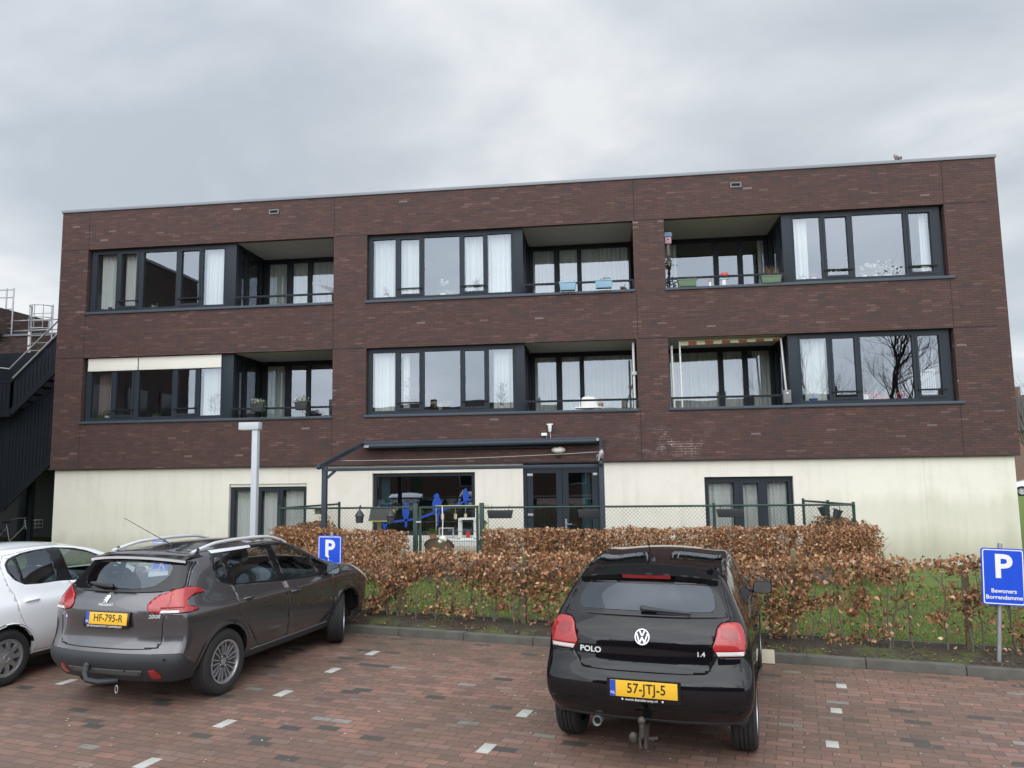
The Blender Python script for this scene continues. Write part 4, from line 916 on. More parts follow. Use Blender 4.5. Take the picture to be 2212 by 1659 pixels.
    tb.sphere((-0.075, -0.01, 0.235), 0.04, 12, 8, sc=(0.9, 0.6, 1)); tb.bar((-0.055, 0.0, 0.225), (0.11, 0.0, 0.245), 0.016, 0.016); tb.box(-0.03, -0.012, -0.03, 0.08, 0.17, 0.27); tb.box(0.012, 0.03, -0.03, 0.08, 0.17, 0.27)
    tb.build('tow_bar', plain('rusty_steel', (0.075, 0.065, 0.055), 0.6, metal=0.4, vary=0.4, scale=20), car, smooth=True, sharp=40)
    ex = MB().lathe([(0.026, 0.22), (0.030, 0.0), (0.034, -0.004), (0.036, 0.004), (0.036, 0.22)], 24, Matrix.Translation((-0.385, 0.10, 0.292)) @ Matrix.Rotation(R(-90), 4, 'X')); ex.build('exhaust', M_STEEL, car, smooth=True, sharp=50)
    MB().lathe([(0.001, 0.03), (0.028, 0.03)], 16, Matrix.Translation((-0.385, 0.10, 0.292)) @ Matrix.Rotation(R(-90), 4, 'X')).build('exhaust_bore', M_DARK, car)
    for sg in (1, -1): door_mirror(car, (sg*0.885, 2.42, 0.985), M_BLACKP, sg)
    for (k, y, z) in (('door1', 1.04, 0.86), ('door2', 1.80, 0.84)):
        for sg in (1, -1):
            h, nn = C.hit((sg*2, y, z), (-sg, 0, 0)); pull_handle(r[k, sg], h, nn, 0.17, M_BLACKP)
    aerial(car, Vector((0.0, 0.80, 1.415)), Vector((-0.02, 0.62, 1.60)), 0.005)
    bm.free(); return car
# ---- grey crossover
def build_grey():
    car = place('SUV', 'grey_crossover', 'grey-brown crossover with silver roof rails and black lower bumper'); bm = car_shell(SUV); C = Cutter(bm)
    nearr = lambda c, sg: c.y < 0.75
    gate = mirx([(0.30, 0.600), (0.60, 0.615), (0.628, 0.65), (0.626, 0.82), (0.665, 0.95), (0.70, 1.10), (0.735, 1.165), (0.64, 1.39), (0.3, 1.44)])
    seam(C, gate, 'rear', mirror=False, cond=nearr); C.cut('tailgate', gate, 'rear', mirror=False, cond=nearr)
    RW = round_poly(mirx([(0.34, 1.128), (0.60, 1.145), (0.722, 1.172), (0.66, 1.32), (0.63, 1.40), (0.30, 1.435)]), 0.02); C.cut('seam', offset_poly(RW, 0.004), 'rear', mirror=False, cond=nearr); C.cut('rwin', RW, 'rear', mirror=False, cond=nearr)
    C.cut('rclear', round_poly(mirx([(0.26, 1.162), (0.44, 1.185), (0.525, 1.27), (0.515, 1.36), (0.46, 1.392), (0.2, 1.402)]), 0.05, 4), 'rear', mirror=False, cond=nearr)
    lamp = [(.586, 1.018), (.681, 1.086), (.802, 1.12), (.946, 1.153), (1.094, 1.167), (1.208, 1.159), (1.266, 1.142), (1.339, 1.104), (1.265, 1.099), (1.148, 1.091), (1.091, 1.058), (1.085, 1.026), (1.111, .996), (1.248, .965), (1.254, .951), (1.156, .945), (.965, .945), (.833, .944), (.713, .944), (.613, .955), (.582, .985)]
    lamp = round_poly(lamp, 0.012, 2); cw = lambda c, sg: c.y < 0.85
    C.cut('seam', offset_poly(lamp, 0.006), 'wrap', cond=cw); C.cut('lamp', lamp, 'wrap', cond=cw)
    C.cut('lampw', [(.74, .946), (.985, .946), (.985, .968), (.76, .97)], 'wrap', cond=cw)
    C.cut('lampd', [(.826, .972), (.834, .972), (.905, 1.12), (.897, 1.12)], 'wrap', cond=cw); C.cut('lampd', [(.60, .972), (1.06, .978), (1.06, .988), (.60, .982)], 'wrap', cond=cw)
    wf = [(.833, 1.438), (.77, 1.334), (.765, 1.224), (.835, 1.148), (.99, 1.103), (1.3, 1.07), (1.945, 1.020), (2.668, .978), (3.05, .958), (3.09, 1.0), (2.86, 1.17), (2.50, 1.355), (2.215, 1.438), (1.864, 1.468), (1.4, 1.468), (.995, 1.453)]
    C.cut('wtrim', round_poly(wf, 0.02, 2), 'side')
    C.cut('swin', round_poly([(.862, 1.406), (.94, 1.415), (.94, 1.20), (.874, 1.185), (.825, 1.244), (.829, 1.354)], 0.02), 'side')
    C.cut('swin', round_poly([(1.01, 1.435), (1.74, 1.448), (1.79, 1.056), (1.045, 1.108)], 0.02), 'side')
    C.cut('swin', round_poly([(1.895, 1.445), (2.19, 1.42), (2.44, 1.345), (2.565, 1.27), (2.635, .998), (2.284, 1.008), (1.955, 1.034)], 0.02), 'side')
    C.cut('swin', round_poly([(2.645, 1.24), (2.80, 1.155), (3.00, 1.03), (3.0, .985), (2.70, .998)], 0.012), 'side')
    d1 = [(.985, 1.10), (1.018, .918), (1.144, .705), (1.40, .40), (1.47, .365), (1.975, .350), (1.965, .678), (1.90, .897), (1.915, 1.017)]
    d2 = [(1.925, 1.015), (1.912, .896), (1.977, .677), (1.985, .350), (2.82, .365), (2.95, .46), (3.03, .668), (3.0, .90), (2.95, .962)]
    for d, nm in ((d1, 'door1'), (d2, 'door2')): seam(C, d, 'side'); C.cut(nm, d, 'side')
    low = [(-0.1, .10), (-0.1, .560), (.63, .562), (1.02, .555), (1.15, .45), (1.30, .33), (1.30, .10)]
    C.cut('lower', low, 'wrap', cond=lambda c, sg: c.y < 0.7)
    C.plane('lower', (0, 0, 0.345), (0, 0, -1), lambda c: c.y > 0.7 and abs(c.x) > 0.3)
    for fx in (1, -1): C.cut('fog', round_poly([(.51, .312), (.525, .408), (.592, .411), (.63, .345), (.60, .305)], 0.012), 'rear', sides=(fx,), cond=nearr)
    C.cut('skid', round_poly(mirx([(.42, .345), (.47, .405)]), 0.02), 'rear', mirror=False, cond=nearr)
    arches(C, 0.83, 3.36, 0.335, 0.385)
    C.cut('wscreen', [(-.52, 2.36), (.52, 2.36), (.60, 2.75), (.70, 3.06), (-.70, 3.06), (-.60, 2.75)], 'top', mirror=False)
    C.cut('roofgl', round_poly([(-.40, 0.80), (.40, 0.80), (.40, 2.1), (-.40, 2.1)], 0.08), 'top', mirror=False)
    hl = [(3.72, .98), (3.95, .96), (4.1, .86), (4.14, .74), (3.98, .76), (3.80, .86)]; C.cut('head', hl, 'side', cond=lambda c, sg: c.y > 3.4)
    r = C.extract([('body', 'body', M_GREYP, 0, False, 0.012), ('tailgate', 'tailgate', M_GREYP, 0.001, False, 0.012), ('rwin', 'window_surround', M_GLOSSB, 0.001, False, 0.004), ('rclear', 'rear_window', M_REARGL, 0.001, False, 0), ('lamp', 'tail_lamp', M_LAMP, 0.010, True, 0.02), ('lampd', 'lamp_divider', M_LAMPD, 0.011, True, 0), ('lampw', 'reversing_lamp', M_LAMPW, 0.010, True, 0.02),
        ('wtrim', 'window_trim', M_GLOSSB, -0.002, True, 0.008), ('swin', 'side_window', M_CARGL, -0.004, True, 0), ('door1', 'rear_door', M_GREYP, 0.0, True, 0.012), ('door2', 'front_door', M_GREYP, 0.0, True, 0.012), ('lower', 'lower_bumper', M_TRIM, 0.006, False, 0.012), ('skid', 'skid_plate', plain('grey_skid_plate', (0.10, 0.11, 0.115), 0.5), 0.012, False, 0.01), ('fog', 'reflector', M_LAMP, 0.010, True, 0.01), ('seam', 'panel_gap', M_DARK, -0.008, False, 0), ('wscreen', 'windscreen', M_CARGL, 0, False, 0), ('roofgl', 'roof_glass', M_GLOSSB, 0.001, False, 0), ('head', 'headlight', M_LAMPW, 0.004, True, 0.01)], car)
    for sg in (1, -1):
        for a in ('lampd', 'lampw'):
            if (a, sg) in r: r[a, sg].parent = r['lamp', sg]
    arch_lips(car, C, 0.83, 3.36, 0.335, 0.385, M_GREYP, 0.05); underbody(car, 4.1, 0.84, 0.25); interior(car, 4.16, 0.82, 0.36, 1.05, 1.80, 0.98)
    # dark sill with its bright step
    for sg in (1, -1):
        pts = []
        for i in range(13):
            y = 1.30+1.62*i/12; h, nn = C.hit((sg*2, y, 0.352), (-sg, 0, 0)); pts.append((h.x+sg*0.006, y, 0.352))
        MB().tube(pts, 0.005, 6).build('sill_strip', M_ALLOY, car, smooth=True)
        # roof rails
        rl = []
        for t in np.linspace(0, 1, 15):
            y = 0.64+1.70*t; x = sg*(0.535-0.012*math.sin(math.pi*t)); h, nn = C.hit((x, y, 2), (0, 0, -1)); lift = 0.052*min(1.0, 6*t*(1-t)+0.02)
            rl.append((x, y, (h.z if h else 1.5)+lift))
        ro = MB().tube(rl, 0.019, 8, cap=True); o = ro.build('roof_rail', M_SATIN, car, smooth=True)
        for t in (0.03, 0.97):
            i = 0 if t < .5 else -1; p = Vector(rl[i]); MB().bar(p+Vector((0, 0.0, -0.03)), p+Vector((0, 0.10 if i == 0 else -0.14, 0.035)), 0.035, 0.03).build('rail_foot', M_TRIM, o, bevel=0.006)
        # bright kick above the rear quarter window
        st = MB(); rows = []
        for i in range(13):
            y = 0.85+0.66*i/12; t = i/12; row = []
            for zz in (1.449, 1.462+0.012*(1-t), 1.480-0.006*t):
                h, nn = C.hit((sg*2, y, zz), (-sg, 0, 0)); row.append(tuple(h+nn*0.004) if h else (sg*0.58, y, zz))
            rows.append(row)
        for i in range(12):
            for j in range(2): st.quad(rows[i][j], rows[i+1][j], rows[i+1][j+1], rows[i][j+1])
        st.build('roof_flash', M_SATIN, car, smooth=True)
    for x, y, st in ((0.855, 0.83, 0), (-0.855, 0.83, 0), (0.80, 3.36, R(28)), (-0.80, 3.36, R(28))):
        wheel(car, x, y, 0.335, 0.215, 'pairs', st); wheel_well(car, x, y, 0.335)
    # spoiler: grey lip with a bright edge
    sp_ = MB(); ed = MB(); n = 24; rows = []
    for i in range(n+1):
        x = -0.62+1.24*i/n; f = abs(x)/0.62; h, nn = C.hit((x, 0.72, 2.0), (0, 0, -1)); z0 = h.z if h else 1.47
        ye = 0.335+0.115*f**2.6; ze = 1.468-0.045*f**2.4
        rows.append([(x, 0.72, z0+0.002), (x, 0.52, ze+0.020), (x, ye+0.01, ze+0.006), (x, ye, ze-0.004), (x, ye+0.006, ze-0.030), (x, ye+0.05, ze-0.040), (x, 0.56, ze-0.06)])
    for i in range(n):
        for j in range(6):
            (ed if j in (3,) else sp_).quad(rows[i][j], rows[i+1][j], rows[i+1][j+1], rows[i][j+1])
    so = sp_.build('roof_spoiler', M_GLOSSB, car, smooth=True, sharp=60); ed.build('bright_edge', M_SATIN, so, smooth=True)
    # plate in its recess, lettering, lion badge
    h, nn = C.hit((0.03, -1, 0.885), (0, 1, 0)); plate(car, h+Vector((0, -0.004, 0)), Vector((0, -1, 0.10)), 0.52, 0.115, 'HF-795-R', 'DE BOKELPOORT DRIMMELEN')
    h, nn = C.hit((-0.012, -1, 1.012), (0, 1, 0)); text('lettering', 'PEUGEOT', 0.030, M_CHROME, car, frame_at(h, nn) @ Matrix.Translation((0, 0, 0.003)), 0.002, bold=0.0004, xs=1.2, space=1.2)
    h, nn = C.hit((0.565, -1, 0.912), (0, 1, 0)); text('lettering', '2008', 0.048, M_CHROME, car, frame_at(h, nn) @ Matrix.Translation((-0.01, 0, 0.003)), 0.003, bold=0.0006, xs=1.25, shear=0.1)
    h, nn = C.hit((-0.02, -1, 1.062), (0, 1, 0)); F = frame_at(h, nn) @ Matrix.Translation((0, 0, 0.004))
    lion = [(-.036, -.048), (-.014, -.048), (-.020, -.036), (-.004, -.022), (.006, -.036), (.002, -.048), (.024, -.048), (.020, -.030), (.024, -.008), (.030, .010), (.040, .022), (.034, .040), (.022, .050), (.030, .052), (.014, .056), (-.004, .052), (-.018, .050), (-.026, .040), (-.012, .034), (-.034, .026), (-.044, .012), (-.026, .012), (-.012, .014), (-.018, .000), (-.042, -.004), (-.048, -.016), (-.028, -.014), (-.016, -.012), (-.028, -.030)]
    lb = bmesh.new(); vs = [lb.verts.new(F @ Vector((x*0.82, y*0.82, 0))) for x, y in lion]; f0 = lb.faces.new(vs); ext = bmesh.ops.extrude_face_region(lb, geom=[f0])
    for v in ext['geom']:
        if isinstance(v, bmesh.types.BMVert): v.co += F.to_3x3() @ Vector((0, 0, 0.006))
    bmesh.ops.triangulate(lb, faces=lb.faces); bmesh.ops.recalc_face_normals(lb, faces=lb.faces); me = bpy.data.meshes.new('badge'); lb.to_mesh(me); lb.free(); me.materials.append(M_CHROME); link('badge', me, car)
    h, nn = C.hit((-0.56, -1, 0.875), (0, 1, 0)); F = frame_at(h, nn)
    fl = MB(); 
    for i, q in enumerate((-0.03, -0.01, 0.01)): fl.box(q, q+0.02, -0.011, 0.011, 0.001, 0.003, i, M=F)
    fl.build('flag_sticker', [M_BLUE, M_LETW, M_LAMP], car)
    a, an = C.hit((-0.03, -1, 1.162), (0, 1, 0)); b, bn = C.hit((-0.36, -1, 1.19), (0, 1, 0)); a = a+an*0.03; b = b+bn*0.02
    wp = MB().tube([a, a.lerp(b, 0.3), a.lerp(b, 0.7), b], [0.022, 0.028, 0.024, 0.008], 8); wp.sphere(a, 0.028, 10, 7); wp.build('rear_wiper', M_GLOSSB, car, smooth=True)
    tb = MB().tube([(-0.16, 0.02, 0.43), (-0.16, 0.0, 0.36), (-0.13, -0.01, 0.30), (-0.04, 0.04, 0.27), (0.10, 0.16, 0.27)], [0.030, 0.030, 0.028, 0.030, 0.030], 10); tb.sphere((-0.16, 0.02, 0.43), 0.032, 10, 7); tb.build('tow_bar', M_TRIM, car, smooth=True)
    MB().tube([(0.19+0.016*math.cos(a_), 0.05, 0.215+0.036*math.sin(a_)) for a_ in np.linspace(0, 2*math.pi, 15)], 0.005, 6).build('towing_eye', M_STEEL, car, smooth=True)
    for x, z in ((-0.391, 0.395), (0.278, 0.404), (0.70, 0.51)):
        h, nn = C.hit((x, -1, z), (0, 1, 0)); MB().lathe([(0.001, 0.010), (0.011, 0.009), (0.013, 0.004)], 12, frame_at(h, nn) @ Matrix.Translation((0, 0, 0.006))).build('parking_sensor', M_GLOSSB, car, smooth=True)
    for sg in (1, -1): door_mirror(car, (sg*0.955, 2.79, 1.045), M_GREYP, sg)
    for (k, y, z) in (('door1', 1.20, 0.935), ('door2', 2.09, 0.88)):
        for sg in (1, -1):
            h, nn = C.hit((sg*2, y, z), (-sg, 0, 0)); pull_handle(r[k, sg], h, nn, 0.18, M_GREYP)
    aerial(car, Vector((-0.03, 0.98, 1.52)), Vector((-0.10, 0.35, 1.86)), 0.0035)
    bm.free(); return car
# ---- white hatchback, cut by the frame
def build_white():
    car = place('HATCH', 'white_hatchback', 'white hatchback beside the grey crossover with silver wheel covers'); bm = car_shell(HATCH); C = Cutter(bm)
    nearr = lambda c, sg: c.y < 0.75
    wf = [(.785, 1.312), (.84, 1.367), (1.02, 1.416), (1.209, 1.434), (1.5, 1.438), (1.776, 1.402), (1.96, 1.352), (2.3, 1.20), (2.58, 1.03), (2.58, .955), (2.0, .995), (1.422, 1.045), (1.153, 1.05), (.969, 1.064), (.853, 1.132), (.79, 1.226)]
    C.cut('wtrim', round_poly(wf, 0.02, 2), 'side')
    C.cut('swin', round_poly([(.815, 1.305), (.86, 1.352), (.90, 1.365), (.93, 1.09), (.875, 1.15), (.82, 1.235)], 0.015), 'side')
    C.cut('swin', round_poly([(.945, 1.375), (1.05, 1.402), (1.21, 1.418), (1.37, 1.42), (1.40, 1.062), (1.16, 1.066), (.975, 1.08)], 0.015), 'side')
    C.cut('swin', round_poly([(1.555, 1.42), (1.776, 1.385), (1.955, 1.335), (2.27, 1.19), (2.48, 1.05), (2.48, .98), (2.0, 1.01), (1.60, 1.04)], 0.015), 'side')
    d1 = [(.80, 1.40), (.745, 1.32), (.742, 1.234), (.775, 1.066), (.82, .971), (.845, .78), (.93, .611), (1.0, .496), (1.055, .36), (1.11, .30), (1.585, .285), (1.60, .938), (1.562, 1.038), (1.50, 1.438), (1.2, 1.445)]
    d2 = [(1.572, 1.035), (1.612, .938), (1.597, .285), (2.50, .285), (2.68, .42), (2.72, .65), (2.66, .95)]
    seam(C, wf, 'side', 0.002) if 0 else None
    for d, nm in ((d1, 'door1'), (d2, 'door2')):
        C.cut('seam', offset_poly(d, 0.0045), 'side', cond=lambda c, sg: c.x*sg > 0.5 and not in_poly(c.y, c.z, wf)); C.cut(nm, d, 'side', cond=lambda c, sg: not in_poly(c.y, c.z, wf))
    arches(C, 0.72, 3.23, 0.305, 0.355)
    C.cut('rwin', round_poly(mirx([(0.60, 1.06), (0.52, 1.34)]), 0.04), 'rear', mirror=False, cond=nearr)
    lamp = round_poly([(.62, .80), (.60, 1.0), (.80, 1.03), (1.02, 1.04), (1.10, 1.0), (1.02, .84)], 0.02); C.cut('lamp', lamp, 'wrap', cond=lambda c, sg: c.y < 0.5)
    C.cut('wscreen', [(-.53, 2.25), (.53, 2.25), (.66, 2.86), (-.66, 2.86)], 'top', mirror=False)
    C.plane('lower', (0, 0, 0.27), (0, 0, -1), lambda c: True)
    r = C.extract([('body', 'body', M_WHITEP, 0, False, 0.012), ('rwin', 'rear_window', M_CARGL, 0.001, False, 0), ('lamp', 'tail_lamp', M_LAMP, 0.008, True, 0.02), ('wtrim', 'window_trim', M_GLOSSB, -0.002, True, 0.008), ('swin', 'side_window', M_CARGL, -0.004, True, 0), ('door1', 'rear_door', M_WHITEP, 0.0, True, 0.012), ('door2', 'front_door', M_WHITEP, 0.0, True, 0.012), ('lower', 'sill_cladding', M_TRIM, 0.002, False, 0.01), ('seam', 'panel_gap', M_DARK, -0.008, False, 0), ('wscreen', 'windscreen', M_CARGL, 0, False, 0)], car)
    arch_lips(car, C, 0.72, 3.23, 0.305, 0.355, M_WHITEP, 0.02); underbody(car, 4.0, 0.84); interior(car, 4.02, 0.82, 0.32, 1.0, 1.68, 0.95)
    for x, y in ((0.855, 0.72), (-0.855, 0.72), (0.845, 3.23), (-0.845, 3.23)):
        wheel(car, x, y, 0.305, 0.20, 'cover'); wheel_well(car, x, y, 0.305)
    for (k, y, z) in (('door1', 1.01, 0.885), ('door2', 1.80, 0.865)):
        for sg in (1, -1):
            h, nn = C.hit((sg*2, y, z), (-sg, 0, 0)); pull_handle(r[k, sg], h, nn, 0.19, M_WHITEP)
    for sg in (1, -1): door_mirror(car, (sg*0.96, 2.50, 1.03), M_WHITEP, sg)
    bm.free(); return car
CAR_B = build_black(); CAR_G = build_grey(); CAR_W = build_white()
# ------------------------------------------------------------------ hedges, trees, grass
from mathutils import noise as MN
def leaf_mat(name, stops, tr=0.25):
    t = NT(name); g = t.n('ShaderNodeNewGeometry').outputs['Random Per Island']
    c = t.ramp(g, stops); c = t.mix(0.3, c, t.ramp(t.noise(40, t.pos(), 2), [(0.3, (0.6,)*3), (0.7, (1.3,)*3)]), 'MULTIPLY')
    t.set(col=c, rough=0.55, spec=0.3); tl = t.n('ShaderNodeBsdfTranslucent', {0: c}); ms = t.n('ShaderNodeMixShader', {0: tr, 1: t.b.outputs[0], 2: tl.outputs[0]}); t.put(t.o.inputs[0], ms.outputs[0]); return t.m
M_BEECH = leaf_mat('dry_beech_leaves', [(0.0, (0.13, 0.066, 0.038)), (0.25, (0.27, 0.135, 0.068)), (0.6, (0.44, 0.225, 0.115)), (0.85, (0.60, 0.345, 0.195)), (1.0, (0.78, 0.55, 0.36))])
M_BARK = plain('grey_bark', (0.150, 0.130, 0.105), 0.9, vary=0.35, scale=14, bump=0.5)
M_WOOD = plain('mossy_stake', (0.15, 0.135, 0.075), 0.9, vary=0.3, scale=8, bump=0.4)
class Leaves:
    def __init__(s): s.P = []
    def add(s, p, size): s.P.append((p[0], p[1], p[2], size))
    def build(s, name, mat, parent=None, seed=1, droop=0.35, curl=0.35, aspect=0.62):
        rg = np.random.default_rng(seed); A = np.array(s.P); n = len(A); c = A[:, :3]; L = A[:, 3:4]
        d = rg.normal(size=(n, 3)); d[:, 2] -= droop*1.5; d /= np.linalg.norm(d, axis=1, keepdims=True)
        r = rg.normal(size=(n, 3)); w = np.cross(d, r); w /= np.linalg.norm(w, axis=1, keepdims=True)+1e-9; nn = np.cross(w, d)
        cu_ = (rg.random((n, 1))*2-0.6)*curl*L; wd = L*aspect*(0.35+0.3*rg.random((n, 1)))
        base = c - d*L*0.5; mid = c + nn*cu_*0.3; tip = c + d*L*0.5 - nn*cu_*0.4
        l1 = c - w*wd + nn*cu_ - d*L*0.08; r1 = c + w*wd + nn*cu_ - d*L*0.08
        V = np.stack([base, l1, tip, r1, mid], 1).reshape(-1, 3); i = np.arange(n)[:, None]*5
        F = np.concatenate([i+[0, 4, 1], i+[1, 4, 2], i+[0, 3, 4], i+[3, 2, 4]], 1).reshape(-1, 3)
        me = bpy.data.meshes.new(name); me.vertices.add(len(V)); me.vertices.foreach_set('co', V.ravel()); me.loops.add(F.size); me.loops.foreach_set('vertex_index', F.ravel()); me.polygons.add(len(F)); me.polygons.foreach_set('loop_start', np.arange(0, F.size, 3)); me.polygons.foreach_set('loop_total', np.full(len(F), 3)); me.update(); me.validate(); me.materials.append(mat)
        return link(name, me, parent)
def vn(x, y, z=0.0): return MN.fractal(Vector((x, y, z)), 1.0, 2.0, 3)
def twig_stem(base, h, lean, rnd, r=0.014, twigs=8, spread=0.28):
    mb = MB(); p0 = Vector(base); pts = [p0]; n = 6
    for i in range(1, n+1):
        t = i/n; pts.append(p0 + Vector((lean[0]*t + rnd.uniform(-.018, .018), lean[1]*t + rnd.uniform(-.018, .018), h*t)))
    mb.tube(pts, [r*(1-0.75*i/n) for i in range(n+1)], 5)
    for k in range(twigs):
        t = rnd.uniform(0.12, 0.98); i = min(n-1, int(t*n)); q = pts[i].lerp(pts[i+1], t*n-i); a = rnd.uniform(0, 6.28); ln = rnd.uniform(0.10, spread)*(1.15-0.5*t)
        d = Vector((math.cos(a), math.sin(a), rnd.uniform(0.25, 1.1))); e = q + d*ln
        m = q.lerp(e, 0.5)+Vector((rnd.uniform(-.02, .02), rnd.uniform(-.02, .02), 0))
        mb.tube([q, m, e], [0.0042, 0.003, 0.0016], 4, cap=False)
        if rnd.random() < 0.7: mb.tube([m, m + Vector((rnd.uniform(-.1, .1), rnd.uniform(-.1, .1), rnd.uniform(0, .12)))], [0.0026, 0.0012], 3, cap=False)
    return mb
def front_hedge():
    root = thing('beech_hedge', 'young brown-leaved beech hedge along the kerb with bare stems and gaps', 'hedge', pk(-1, 0.5, 0.08)); inv = root.location
    rnd = random.Random(11); lv = Leaves(); A0, A1 = -7.2, 7.4
    top = lambda a: 1.13 + 0.012*a + 0.055*vn(a*0.9, 3.0) + 0.03*vn(a*4, 8)
    N = 150000
    for _ in range(N):
        a = rnd.uniform(A0, A1); z = rnd.uniform(0.10, 1.25); tp = top(a); dpt = rnd.gauss(0, 0.12)
        if z > tp + rnd.uniform(-0.06, 0.03): continue
        f = (tp-z)                                            # depth under the top edge
        open_ = max(0.0, min(1.0, (a-3.4)/0.8))               # right of the black car the hedge is thinner
        band = 0.42 - 0.22*open_ + 0.26*vn(a*1.6, 17.0)
        cl = vn(a*1.9, z*2.6, 5.0)*0.5+0.5 + 0.25*vn(a*6, z*7, 2.0)
        if f < band: p = (0.80 if cl > 0.34 else 0.30) * (1.0 if f < 0.28 else 0.8)
        else:
            u = (f-band)/max(0.15, tp-band-0.1); p = max(0.0, (cl-0.44-0.16*u-0.05*open_))*2.8 + (0.07 if u < 0.8 else 0.015)
            if a < 1.2: p += 0.05*max(0, 1-u*1.3)
        if rnd.random() > p*0.47: continue
        w = 0.16 if f < band else 0.13
        v = pk(a, 0.64 + max(-2.2, min(2.2, dpt/0.12))*w*0.75, z + 0.0)
        lv.add(v - inv, rnd.uniform(0.034, 0.084))
    lv.build('foliage', M_BEECH, root, 5)
    a = A0
    while a < A1:
        a += rnd.uniform(0.17, 0.33)
        for q in range(1 if rnd.random() < 0.65 else 2):
            b = pk(a + rnd.uniform(-.04, .04), 0.64+rnd.uniform(-.05, .05), 0.08)
            twig_stem(b-inv, top(a)-0.18, (rnd.uniform(-.14, .14), rnd.uniform(-.07, .07)), rnd, rnd.uniform(0.009, 0.017), rnd.randint(9, 15)).build('stem', M_BARK, root, smooth=True)
    return root
HEDGE_F = front_hedge()
def back_hedge(segs, label, seed, n_per=9000):
    root = thing('beech_hedge', label, 'hedge', (segs[0][0], segs[0][1], 0.06)); inv = root.location; rnd = random.Random(seed); lv = Leaves()
    for (x0, y0, x1, y1, w, h0, h1) in segs:
        L = math.hypot(x1-x0, y1-y0); ux, uy = (x1-x0)/L, (y1-y0)/L; N = int(n_per*L)
        for _ in range(N):
            s_ = rnd.uniform(0, L); z = rnd.uniform(0.12, max(h0, h1)+0.08); hh = h0+(h1-h0)*s_/L + 0.05*vn(s_*1.2+seed, 2) + 0.03*vn(s_*5, seed)
            if z > hh: continue
            t = rnd.random(); d = (w/2)*(1 if rnd.random() < .5 else -1)*(1-0.9*t*t); 
            if hh-z < 0.12: d *= rnd.uniform(0, 1)
            e = min(s_, L-s_); 
            cl = vn(s_*2.3+seed, z*3.0, 1.0)*0.5+0.5
            p = 0.9 if z > 0.45 else 0.10+0.5*max(0, z-0.15)
            if cl < 0.28: p *= 0.35
            if rnd.random() > p*0.6: continue
            d *= 1+0.25*vn(s_*2, z*2, 9)
            lv.add((x0+ux*s_-uy*d-inv.x, y0+uy*s_+ux*d-inv.y, z), rnd.uniform(0.032, 0.078))
        s_ = 0.15
        while s_ < L:
            twig_stem((x0+ux*s_-inv.x, y0+uy*s_-inv.y, 0.0), h0+(h1-h0)*s_/L-0.2, (rnd.uniform(-.1, .1), rnd.uniform(-.06, .06)), rnd, 0.012, 8).build('stem', M_BARK, root, smooth=True); s_ += rnd.uniform(0.28, 0.45)
    lv.build('foliage', M_BEECH, root, seed); return root
back_hedge([(-6.85, -2.85, -4.08, -2.85, 0.55, 1.12, 1.03), (-6.72, -2.6, -6.72, -0.35, 0.5, 1.10, 1.10)], 'dense brown beech hedge left of the garden gate', 21)
back_hedge([(-2.50, -2.85, 5.0, -2.85, 0.55, 1.06, 1.10), (4.72, -2.6, 4.72, -0.35, 0.6, 1.12, 1.15)], 'dense brown beech hedge right of the garden gate', 33)
# bare trees: seen mirrored in the windows and beyond the right-hand corner
def bare_tree(x, y, h, label, seed, depth=5, r0=None, group=None, spread=0.55):
    rnd = random.Random(seed); t = thing('bare_tree', label, 'tree', (x, y, -0.05), 0, group); tr = MB(); cr_ = MB(); r0 = r0 or h*0.016
    def grow(p, d, ln, r, lv, mb):
        n = 3; pts = [p]; q = p; dd = d
        for i in range(n):
            dd = (dd + Vector((rnd.uniform(-.12, .12), rnd.uniform(-.12, .12), rnd.uniform(-.02, .14)))).normalized(); q = q + dd*ln/n; pts.append(q)
        mb.tube(pts, [r*(1-0.4*i/n) for i in range(n+1)], max(3, 7-lv), cap=False)
        if lv >= depth: return
        k = 3 if lv < 4 else 2+int(rnd.random() < .5)
        for j in range(k):
            a = rnd.uniform(0, 6.28); s_ = spread*rnd.uniform(0.6, 1.2); u = dd.orthogonal().normalized(); v = dd.cross(u)
            nd = (dd + (u*math.cos(a)+v*math.sin(a))*s_ + Vector((0, 0, 0.12))).normalized(); st = pts[-1] if j < 2 else pts[rnd.randint(1, n)]
            grow(st, nd, ln*rnd.uniform(0.62, 0.85), r*0.55, lv+1, cr_)
    grow(Vector((0, 0, 0)), Vector((0.02, 0, 1)), h*0.26, r0, 0, tr)
    tr.build('trunk', M_BARK, t, smooth=True); cr_.build('crown', plain('dark_twigs', (0.062, 0.054, 0.046), 0.9), t); return t
TW = 'bare winter trees'
bare_tree(19.6, -34, 16.5, 'tall spreading bare tree across the street, mirrored in the lower right windows', 3, 7, 0.30, None, 0.72)
bare_tree(15.5, -37, 13, 'slimmer bare tree across the street, left of the tall spreading one', 8, 7, 0.20, None, 0.6)
bare_tree(-14.5, -36, 8.0, 'low bare tree across the street, mirrored in the lower middle window', 5, 5)
bare_tree(-8.0, -41, 8.6, 'small bare tree in front of the far terrace of houses', 12, 5)
bare_tree(31.5, 44, 11, 'bare tree beyond the right-hand corner of the apartment block', 14, 6)
